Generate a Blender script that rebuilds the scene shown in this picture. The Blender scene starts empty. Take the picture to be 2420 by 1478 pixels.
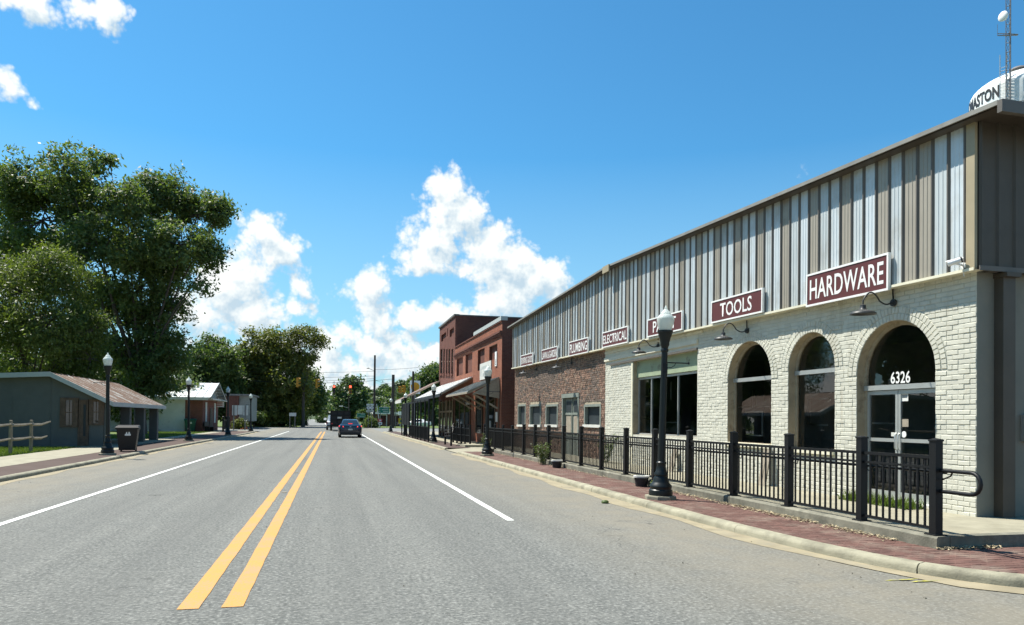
import bpy, math, random
import numpy as np
from mathutils import Vector, Matrix

random.seed(11)
rng = np.random.default_rng(11)
SC = bpy.context.scene
COL = SC.collection
R = math.radians

# ------------------------------------------------------------------ camera
FPX, CAMH, CYP = 1750.0, 1.6, 967.01        # focal length and optical centre in photo pixels (2420 x 1478), eye height
YAW, PITCH, ROLL = R(13.642), R(0.8), R(0.6)


def cam_axes():
    w = np.array([math.sin(YAW) * math.cos(PITCH), math.cos(YAW) * math.cos(PITCH), math.sin(PITCH)])
    r = np.array([math.cos(YAW), -math.sin(YAW), 0.0])
    u = np.cross(r, w)
    return r * math.cos(ROLL) + u * math.sin(ROLL), u * math.cos(ROLL) - r * math.sin(ROLL), w


CR, CU, CW = cam_axes()
cam_d = bpy.data.cameras.new('camera')
cam = bpy.data.objects.new('camera', cam_d)
COL.objects.link(cam)
m = Matrix.Identity(4)
for i in range(3):
    m[i][0], m[i][1], m[i][2] = CR[i], CU[i], -CW[i]
m[2][3] = CAMH
cam.matrix_world = m
cam_d.sensor_fit = 'HORIZONTAL'
cam_d.sensor_width = 36.0
cam_d.lens = 36.0 * FPX / 2420.0
cam_d.shift_y = (CYP - 739.0) / 2420.0
cam_d.clip_start, cam_d.clip_end = 0.1, 6000
SC.camera = cam


def ray(px, py):
    return CW + (px - 1210) / FPX * CR - (py - CYP) / FPX * CU


def on_ground(px, py, z=0.0):               # where a sight line meets the level z
    d = ray(px, py)
    t = (z - CAMH) / d[2]
    return Vector((d[0] * t, d[1] * t, z))


def on_x(px, py, X):                        # ... meets the plane x = X
    d = ray(px, py)
    t = X / d[0]
    return Vector((X, d[1] * t, CAMH + d[2] * t))


def on_y(px, py, Y):                        # ... meets the plane y = Y
    d = ray(px, py)
    t = Y / d[1]
    return Vector((d[0] * t, Y, CAMH + d[2] * t))


# ------------------------------------------------------------------ sun, view
SUNV = Vector((-0.42, 0.40, 1.0)).normalized()
sun_d = bpy.data.lights.new('sun', 'SUN')
sun_d.energy = 5.0
sun_d.angle = R(0.53)
sun_d.color = (1.0, 0.955, 0.86)
sun = bpy.data.objects.new('sun', sun_d)
COL.objects.link(sun)
sun.rotation_euler = (-SUNV).to_track_quat('-Z', 'Y').to_euler()
sun.location = (-30, 30, 60)
vs = SC.view_settings
SC.display_settings.display_device = 'sRGB'
vs.view_transform = 'Standard'
vs.look = 'None'
vs.exposure = 0.87
vs.gamma = 1.0
vs.use_curve_mapping = False
SC.render.engine = 'CYCLES'
SC.cycles.use_denoising = True
SC.cycles.max_bounces = 7
SC.cycles.transparent_max_bounces = 8
SC.cycles.caustics_reflective = False
SC.cycles.caustics_refractive = False
SC.cycles.sample_clamp_indirect = 6.0


# ------------------------------------------------------------------ node helper
class NB:
    def __init__(s, nt):
        s.nt = nt

    def new(s, t, **kw):
        n = s.nt.nodes.new(t)
        for k, v in kw.items():
            setattr(n, k, v)
        return n

    def put(s, sock, v):
        if hasattr(v, 'is_output') or isinstance(v, bpy.types.NodeSocket):
            s.nt.links.new(v, sock)
        elif v is not None:
            sock.default_value = v

    def math(s, op, a, b=None, c=None, clamp=False):
        n = s.new('ShaderNodeMath', operation=op)
        n.use_clamp = clamp
        s.put(n.inputs[0], a)
        if b is not None:
            s.put(n.inputs[1], b)
        if c is not None:
            s.put(n.inputs[2], c)
        return n.outputs[0]

    def vec(s, op, a, b=None):
        n = s.new('ShaderNodeVectorMath', operation=op)
        s.put(n.inputs[0], a)
        if b is not None:
            s.put(n.inputs[1] if op != 'SCALE' else n.inputs['Scale'], b)
        return n.outputs['Value'] if op in ('LENGTH', 'DOT_PRODUCT', 'DISTANCE') else n.outputs[0]

    def noise(s, vec, scale, detail=4.0, rough=0.55, dist=0.0):
        n = s.new('ShaderNodeTexNoise')
        if vec is not None:
            s.put(n.inputs['Vector'], vec)
        n.inputs['Scale'].default_value = scale
        n.inputs['Detail'].default_value = detail
        n.inputs['Roughness'].default_value = rough
        n.inputs['Distortion'].default_value = dist
        return n.outputs[0]

    def mix(s, f, a, b, blend='MIX'):
        n = s.new('ShaderNodeMix', data_type='RGBA', blend_type=blend)
        s.put(n.inputs[0], f)
        s.put(n.inputs[6], a)
        s.put(n.inputs[7], b)
        return n.outputs[2]

    def ramp(s, f, pts):
        n = s.new('ShaderNodeMapRange')
        n.clamp = True
        s.put(n.inputs[0], f)
        n.inputs[1].default_value, n.inputs[2].default_value = pts[0], pts[1]
        n.inputs[3].default_value, n.inputs[4].default_value = (pts[2], pts[3]) if len(pts) > 2 else (0, 1)
        return n.outputs[0]

    def smooth(s, f, a, b):
        n = s.new('ShaderNodeMapRange', interpolation_type='SMOOTHSTEP')
        s.put(n.inputs[0], f)
        n.inputs[1].default_value, n.inputs[2].default_value = a, b
        return n.outputs[0]


# ------------------------------------------------------------------ sky
world = bpy.data.worlds.new('World')
SC.world = world
world.use_nodes = True
wt = world.node_tree
wt.nodes.clear()
W = NB(wt)
sky = W.new('ShaderNodeTexSky', sky_type='NISHITA')
sky.sun_disc = False
sky.sun_elevation = math.asin(SUNV.z)
sky.sun_rotation = math.atan2(SUNV.x, SUNV.y)
sky.altitude = 0
sky.air_density = 1.0
sky.dust_density = 0.35
sky.ozone_density = 1.5
geo = W.new('ShaderNodeTexCoord').outputs['Generated']

# the clouds of the photograph as (px, py, half width, half height, strength); the rest of the sky carries the same kind
CLOUDS = [
    (1062, 470, 62, 62, 1.0), (1095, 500, 62, 50, .95), (1050, 560, 92, 62, 1.0), (1005, 618, 80, 36, .95), (1010, 490, 40, 40, .85),
    (1168, 588, 52, 54, 1.05), (1195, 640, 92, 60, 1.1), (1262, 655, 80, 46, 1.05), (1190, 705, 100, 62, 1.0),
    (862, 690, 50, 48, 1.05), (885, 755, 52, 66, 1.0), (850, 810, 90, 44, .95), (920, 800, 70, 40, .9),
    (620, 560, 70, 56, .95), (655, 605, 76, 40, .95), (590, 640, 70, 50, .9),
    (530, 690, 90, 66, 1.0), (575, 735, 100, 54, 1.0), (470, 740, 90, 60, .95), (620, 770, 90, 40, .9),
    (700, 665, 46, 26, .85), (690, 735, 40, 30, .8),
    (1000, 752, 76, 34, .95), (1080, 745, 70, 42, 1.0), (1160, 775, 80, 40, .9),
    (60, 22, 95, 40, .9), (225, 22, 75, 46, .85), (22, 215, 34, 46, .68), (62, 255, 34, 24, .62),
    (888, 628, 42, 26, .72), (60, 640, 130, 60, .9), (700, 850, 160, 50, .85), (1000, 850, 220, 50, .85), (1300, 700, 60, 30, .7),
]


def azel(px, py):
    d = ray(px, py)
    d = d / np.linalg.norm(d)
    return math.atan2(d[0], d[1]), math.asin(d[2])


def cloud_density(nb, az, el):
    """cloud thickness at azimuth az, elevation el: wide lobes, cut up by turbulence and cauliflower cells"""
    cv0 = nb.new('ShaderNodeCombineXYZ')
    nb.put(cv0.inputs[0], az)
    nb.put(cv0.inputs[1], el)
    p = cv0.outputs[0]
    warp = nb.new('ShaderNodeTexNoise', noise_dimensions='2D')
    nb.put(warp.inputs['Vector'], p)
    warp.inputs['Scale'].default_value, warp.inputs['Detail'].default_value = 14.0, 2.0
    wv = nb.vec('SUBTRACT', warp.outputs['Color'], (.5, .5, .5))
    cv = nb.vec('ADD', p, nb.vec('SCALE', wv, 0.05))
    env = None
    for px, py, hw, hh, st in CLOUDS:
        a, e = azel(px, py)
        a2, _ = azel(px + hw, py)
        _, e2 = azel(px, py - hh)
        n = nb.new('ShaderNodeMapping', vector_type='TEXTURE')
        nb.put(n.inputs['Vector'], cv)
        n.inputs['Location'].default_value = (a, e, 0)
        n.inputs['Scale'].default_value = (max(a2 - a, 1e-3) * 1.13, max(e2 - e, 1e-3) * 1.13, 1e6)
        l = nb.vec('LENGTH', n.outputs[0])
        g = nb.math('MULTIPLY_ADD', l, -st * 0.62, st)
        env = g if env is None else nb.math('SMOOTH_MAX', env, g, 0.15)
    # general fair-weather cover near the horizon, all round
    bn = nb.new('ShaderNodeTexNoise', noise_dimensions='2D')
    nb.put(bn.inputs['Vector'], p)
    bn.inputs['Scale'].default_value, bn.inputs['Detail'].default_value = 4.0, 2.0
    band = nb.math('MULTIPLY', nb.ramp(el, (0.15, 0.0)), 0.95)
    cover = nb.math('ADD', nb.math('MULTIPLY', nb.math('SUBTRACT', bn.outputs[0], .52), 1.6), band)
    cover = nb.math('MULTIPLY', cover, nb.ramp(el, (0.45, 0.10)))
    env = nb.math('SMOOTH_MAX', env, cover, 0.15)
    vo = nb.new('ShaderNodeTexVoronoi', voronoi_dimensions='2D', feature='F1')
    vo.normalize = True
    nb.put(vo.inputs['Vector'], nb.vec('ADD', p, nb.vec('SCALE', wv, 0.012)))
    vo.inputs['Scale'].default_value = 34.0
    vo.inputs['Detail'].default_value = 2.0
    vo.inputs['Roughness'].default_value = 0.6
    vo.inputs['Lacunarity'].default_value = 2.4
    puff = nb.math('SUBTRACT', 0.36, vo.outputs['Distance'])
    fn = nb.new('ShaderNodeTexNoise', noise_dimensions='2D')
    nb.put(fn.inputs['Vector'], p)
    fn.inputs['Scale'].default_value, fn.inputs['Detail'].default_value, fn.inputs['Roughness'].default_value = 24.0, 7.0, 0.62
    fb = nb.math('SUBTRACT', fn.outputs[0], 0.5)
    amp = nb.smooth(env, -0.02, 0.30)
    d = nb.math('ADD', env, nb.math('MULTIPLY', amp, nb.math('ADD', nb.math('MULTIPLY', puff, PUFF), nb.math('MULTIPLY', fb, FBM))))
    return nb.math('SUBTRACT', d, 0.38)


PUFF, FBM = 0.95, 0.88
sp0 = W.new('ShaderNodeSeparateXYZ')
W.put(sp0.inputs[0], geo)
az0 = W.math('ARCTAN2', sp0.outputs[0], sp0.outputs[1])
el0 = W.math('ARCSINE', sp0.outputs[2])
den = cloud_density(W, az0, el0)
den2 = cloud_density(W, W.math('ADD', az0, -0.010), W.math('ADD', el0, 0.020))
alpha = W.smooth(den, -0.05, 0.33)
lit = W.math('SUBTRACT', den, den2)
shade = W.math('MULTIPLY_ADD', lit, 1.15, 0.62, clamp=True)
thick = W.ramp(den, (0.25, 1.1, 0.0, 0.16))
shade = W.math('SUBTRACT', shade, thick)
ccol = W.mix(W.ramp(shade, (0.25, 0.85)), (5.9, 7.5, 8.7, 1), (10.8, 11.2, 11.0, 1))
skyc = W.mix(1.0, sky.outputs[0], (0.57, 1.40, 1.70, 1), 'MULTIPLY')
hz = W.ramp(el0, (0.34, 0.0, 0.0, 0.75))
skyc = W.mix(hz, skyc, (5.2, 7.6, 8.8, 1))
final = W.mix(alpha, skyc, ccol)
bg = W.new('ShaderNodeBackground')
bg.inputs['Strength'].default_value = 0.053
W.put(bg.inputs['Color'], final)
wo = W.new('ShaderNodeOutputWorld')
wt.links.new(bg.outputs[0], wo.inputs['Surface'])
world.cycles.sampling_method = 'MANUAL'
world.cycles.sample_map_resolution = 512


# ------------------------------------------------------------------ materials
def new_mat(name):
    m = bpy.data.materials.new(name)
    m.use_nodes = True
    nt = m.node_tree
    b = nt.nodes['Principled BSDF']
    return m, NB(nt), b


def mat(name, col, rough=0.7, var=0.12, scale=6.0, bump=0.0, bscale=60.0, metal=0.0, spec=0.4, island=0.0, dirt=None, dscale=1.5, dlev=(.5, .75), world=False, drip=None):
    """plain surface: base colour with soft blotches, optional per-piece shift, stains and fine relief"""
    m, nb, b = new_mat(name)
    co = nb.new('ShaderNodeNewGeometry').outputs['Position'] if world else nb.new('ShaderNodeTexCoord').outputs['Object']
    c = tuple(col) + (1,)
    out = c
    if var:
        n = nb.noise(co, scale, 4.0, .6)
        lo = tuple(x * (1 - var) for x in col) + (1,)
        hi = tuple(min(1, x * (1 + var)) for x in col) + (1,)
        out = nb.mix(nb.ramp(n, (.3, .7)), lo, hi)
    if island:
        g = nb.new('ShaderNodeNewGeometry').outputs['Random Per Island']
        oi = nb.new('ShaderNodeObjectInfo').outputs['Random']
        r = nb.math('FRACT', nb.math('ADD', g, nb.math('MULTIPLY', oi, 7.31)))
        f = nb.math('MULTIPLY_ADD', r, 2 * island, 1 - island)
        out = nb.vec('SCALE', out, f)
    if dirt:
        n2 = nb.noise(co, dscale, 6.0, .65)
        out = nb.mix(nb.ramp(n2, dlev), out, tuple(dirt) + (1,))
    if drip:
        mp = nb.new('ShaderNodeMapping')
        nb.put(mp.inputs[0], co)
        mp.inputs['Scale'].default_value = (7.0, 7.0, .55)
        dn = nb.math('MULTIPLY', nb.ramp(nb.noise(mp.outputs[0], 1.0, 4.0, .65), (.50, .68)), nb.ramp(nb.noise(co, .8, 3.0, .6), (.42, .62)))
        out = nb.mix(nb.math('MULTIPLY', dn, .55), out, tuple(drip) + (1,))
    nb.put(b.inputs['Base Color'], out)
    b.inputs['Roughness'].default_value = rough
    b.inputs['Metallic'].default_value = metal
    b.inputs['Specular IOR Level'].default_value = spec
    if bump:
        bn = nb.new('ShaderNodeBump')
        bn.inputs['Strength'].default_value = 1.0
        bn.inputs['Distance'].default_value = bump
        nb.put(bn.inputs['Height'], nb.noise(co, bscale, 4.0, .6))
        nb.put(b.inputs['Normal'], bn.outputs[0])
    return m


def glass_mat(name, tint=(.72, .76, .76), ior=1.55, rough=0.0):
    """window pane: clear, reflecting by angle"""
    m, nb, b = new_mat(name)
    nt = m.node_tree
    nt.nodes.remove(b)
    tr = nb.new('ShaderNodeBsdfTransparent')
    tr.inputs[0].default_value = tint + (1,)
    gl = nb.new('ShaderNodeBsdfGlossy')
    gl.inputs['Roughness'].default_value = rough
    fr = nb.new('ShaderNodeFresnel')
    fr.inputs[0].default_value = ior
    mx = nb.new('ShaderNodeMixShader')
    nt.links.new(fr.outputs[0], mx.inputs[0])
    nt.links.new(tr.outputs[0], mx.inputs[1])
    nt.links.new(gl.outputs[0], mx.inputs[2])
    nt.links.new(mx.outputs[0], nt.nodes['Material Output'].inputs[0])
    return m


def leaf_mat(name, col, col2, transl=0.35, rough=0.5):
    m, nb, b = new_mat(name)
    nt = m.node_tree
    g = nb.new('ShaderNodeNewGeometry').outputs['Random Per Island']
    co = nb.new('ShaderNodeTexCoord').outputs['Object']
    n = nb.ramp(nb.noise(co, 0.45, 3.0, .6), (.35, .65))
    f = nb.math('MULTIPLY_ADD', n, .6, nb.math('MULTIPLY', g, .4))
    c = nb.mix(f, tuple(col) + (1,), tuple(col2) + (1,))
    nb.put(b.inputs['Base Color'], c)
    b.inputs['Roughness'].default_value = rough
    b.inputs['Specular IOR Level'].default_value = 0.35
    t = nb.new('ShaderNodeBsdfTranslucent')
    nb.put(t.inputs[0], nb.mix(1.0, c, (1.25, 1.35, .55, 1), 'MULTIPLY'))
    mx = nb.new('ShaderNodeMixShader')
    mx.inputs[0].default_value = transl
    nt.links.new(b.outputs[0], mx.inputs[1])
    nt.links.new(t.outputs[0], mx.inputs[2])
    nt.links.new(mx.outputs[0], nt.nodes['Material Output'].inputs[0])
    return m


def brick_mat(name, c1, c2, mortar, bw=0.21, bh=0.075, ms=0.012, bump=0.006, stain=None):
    m, nb, b = new_mat(name)
    co = nb.new('ShaderNodeTexCoord').outputs['Object']
    sp = nb.new('ShaderNodeSeparateXYZ')
    nb.put(sp.inputs[0], co)
    cb = nb.new('ShaderNodeCombineXYZ')
    nb.put(cb.inputs[0], nb.math('ADD', sp.outputs[0], sp.outputs[1]))
    nb.put(cb.inputs[1], sp.outputs[2])
    t = nb.new('ShaderNodeTexBrick')
    nb.put(t.inputs['Vector'], cb.outputs[0])
    t.inputs['Color1'].default_value = tuple(c1) + (1,)
    t.inputs['Color2'].default_value = tuple(c2) + (1,)
    t.inputs['Mortar'].default_value = tuple(mortar) + (1,)
    t.inputs['Scale'].default_value = 1.0
    t.inputs['Brick Width'].default_value = bw
    t.inputs['Row Height'].default_value = bh
    t.inputs['Mortar Size'].default_value = ms
    t.inputs['Mortar Smooth'].default_value = 0.3
    n = nb.noise(co, 1.1, 6.0, .65)
    out = nb.mix(nb.ramp(n, (.35, .7, 0, .55)), t.outputs[0], nb.mix(1.0, t.outputs[0], (.62, .55, .52, 1), 'MULTIPLY'))
    n3 = nb.noise(co, 9.0, 3.0, .6)
    out = nb.mix(nb.ramp(n3, (.4, .75, 0, .35)), out, nb.mix(1.0, out, (1.35, 1.25, 1.2, 1), 'MULTIPLY'))
    if stain:
        out = nb.mix(nb.ramp(nb.noise(co, .7, 5.0, .7), (.56, .72, 0, .8)), out, tuple(stain) + (1,))
    nb.put(b.inputs['Base Color'], out)
    b.inputs['Roughness'].default_value = 0.88
    b.inputs['Specular IOR Level'].default_value = 0.2
    bn = nb.new('ShaderNodeBump')
    bn.inputs['Distance'].default_value = bump
    nb.put(bn.inputs['Height'], nb.math('SUBTRACT', nb.math('MULTIPLY', n3, .3), t.outputs['Fac']))
    nb.put(b.inputs['Normal'], bn.outputs[0])
    return m


def emit_mat(name, col, strength):
    m, nb, b = new_mat(name)
    b.inputs['Base Color'].default_value = tuple(col) + (1,)
    b.inputs['Emission Color'].default_value = tuple(col) + (1,)
    b.inputs['Emission Strength'].default_value = strength
    b.inputs['Roughness'].default_value = .3
    return m


def asphalt_mat():
    m, nb, b = new_mat('asphalt')
    co = nb.new('ShaderNodeTexCoord').outputs['Object']
    sp = nb.new('ShaderNodeSeparateXYZ')
    nb.put(sp.inputs[0], co)
    fine = nb.noise(co, 48.0, 4.0, .85)
    mid = nb.noise(co, 22.0, 4.0, .7)
    big = nb.noise(co, .35, 4.0, .6)
    st = nb.new('ShaderNodeMapping')
    nb.put(st.inputs[0], co)
    st.inputs['Scale'].default_value = (2.2, .06, 1)
    streak = nb.noise(st.outputs[0], 1.0, 4.0, .6)
    c = nb.mix(nb.ramp(fine, (.32, .68)), (.055, .058, .054, 1), (.235, .238, .218, 1))
    c = nb.mix(nb.ramp(mid, (.40, .60, .0, .70)), c, (.088, .092, .086, 1))
    c = nb.mix(nb.ramp(nb.noise(co, 5.5, 5.0, .75), (.38, .64, 0, .50)), c, (.225, .225, .205, 1))
    c = nb.mix(nb.ramp(big, (.42, .66, 0, .25)), c, (.20, .197, .175, 1))
    c = nb.mix(nb.ramp(streak, (.42, .66, 0, .50)), c, (.10, .103, .096, 1))
    spk = nb.noise(co, 26.0, 2.0, .6)
    c = nb.mix(nb.ramp(spk, (.56, .62, 0, .55)), c, (.30, .30, .275, 1))
    c = nb.mix(nb.ramp(spk, (.45, .39, 0, .55)), c, (.058, .060, .057, 1))
    # light chips of stone
    vo = nb.new('ShaderNodeTexVoronoi')
    nb.put(vo.inputs['Vector'], co)
    vo.inputs['Scale'].default_value = 16.0
    chip = nb.ramp(vo.outputs['Distance'], (.10, .05))
    c = nb.mix(nb.math('MULTIPLY', chip, nb.ramp(mid, (.52, .6))), c, (.5, .5, .46, 1))
    for lx in (.2, 1.75, -1.95, -3.5):
        tr = nb.math('ABSOLUTE', nb.math('SUBTRACT', sp.outputs[0], lx))
        c = nb.mix(nb.math('MULTIPLY', nb.ramp(tr, (.5, .05, 0, .30)), nb.ramp(streak, (.2, .6, .4, 1))), c, (.105, .107, .10, 1))
    # sandy dust where nobody drives: outside the edge lines, and towards the kerbs
    r1 = nb.ramp(sp.outputs[0], (2.6, 4.6, 0, .62))
    l1 = nb.ramp(sp.outputs[0], (-4.6, -6.4, 0, .62))
    dust = nb.math('MULTIPLY', nb.math('MAXIMUM', r1, l1), nb.ramp(nb.noise(co, 1.3, 6.0, .7), (.25, .6, .25, 1)))
    c = nb.mix(dust, c, (.225, .20, .15, 1))
    # cracks
    dv = nb.vec('ADD', co, nb.vec('SCALE', nb.vec('SUBTRACT', nb.new('ShaderNodeTexNoise').outputs['Color'], (.5, .5, .5)), .6))
    vc = nb.new('ShaderNodeTexVoronoi', feature='DISTANCE_TO_EDGE')
    nz = nb.new('ShaderNodeTexNoise')
    nb.put(nz.inputs['Vector'], co)
    nz.inputs['Scale'].default_value = 2.2
    nb.put(vc.inputs['Vector'], nb.vec('ADD', co, nb.vec('SCALE', nb.vec('SUBTRACT', nz.outputs['Color'], (.5, .5, .5)), .9)))
    vc.inputs['Scale'].default_value = .22
    cr = nb.math('MULTIPLY', nb.ramp(vc.outputs['Distance'], (.0035, .0012)), nb.ramp(big, (.52, .6)))
    c = nb.mix(nb.math('MULTIPLY', cr, .7), c, (.055, .055, .052, 1))
    nb.put(b.inputs['Base Color'], c)
    b.inputs['Roughness'].default_value = .88
    b.inputs['Specular IOR Level'].default_value = .25
    bn = nb.new('ShaderNodeBump')
    bn.inputs['Distance'].default_value = .006
    nb.put(bn.inputs['Height'], nb.math('ADD', fine, nb.math('MULTIPLY', mid, .6)))
    nb.put(b.inputs['Normal'], bn.outputs[0])
    return m


def rust_roof_mat():
    m, nb, b = new_mat('rusty_tin')
    co = nb.new('ShaderNodeTexCoord').outputs['Object']
    st = nb.new('ShaderNodeMapping')
    nb.put(st.inputs[0], co)
    st.inputs['Scale'].default_value = (.55, 6.0, .55)
    n1 = nb.noise(st.outputs[0], 1.1, 5.0, .7)
    n2 = nb.noise(co, 14.0, 4.0, .7)
    f = nb.math('MULTIPLY_ADD', n2, .35, n1)
    c = nb.mix(nb.ramp(f, (.56, .66)), (.52, .50, .44, 1), (.20, .118, .072, 1))
    c = nb.mix(nb.ramp(n2, (.5, .8, 0, .6)), c, (.20, .085, .05, 1))
    nb.put(b.inputs['Base Color'], c)
    b.inputs['Roughness'].default_value = .55
    b.inputs['Metallic'].default_value = .25
    return m


def paint_line_mat(name, col, wear):
    m, nb, b = new_mat(name)
    co = nb.new('ShaderNodeTexCoord').outputs['Object']
    n = nb.noise(co, 45.0, 5.0, .75)
    n2 = nb.noise(co, 3.0, 4.0, .6)
    f = nb.ramp(nb.math('MULTIPLY_ADD', n2, .5, n), (wear, wear + .22, 0, .62))
    c = nb.mix(f, tuple(col) + (1,), (.20, .20, .18, 1))
    nb.put(b.inputs['Base Color'], c)
    b.inputs['Roughness'].default_value = .8
    return m


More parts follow.
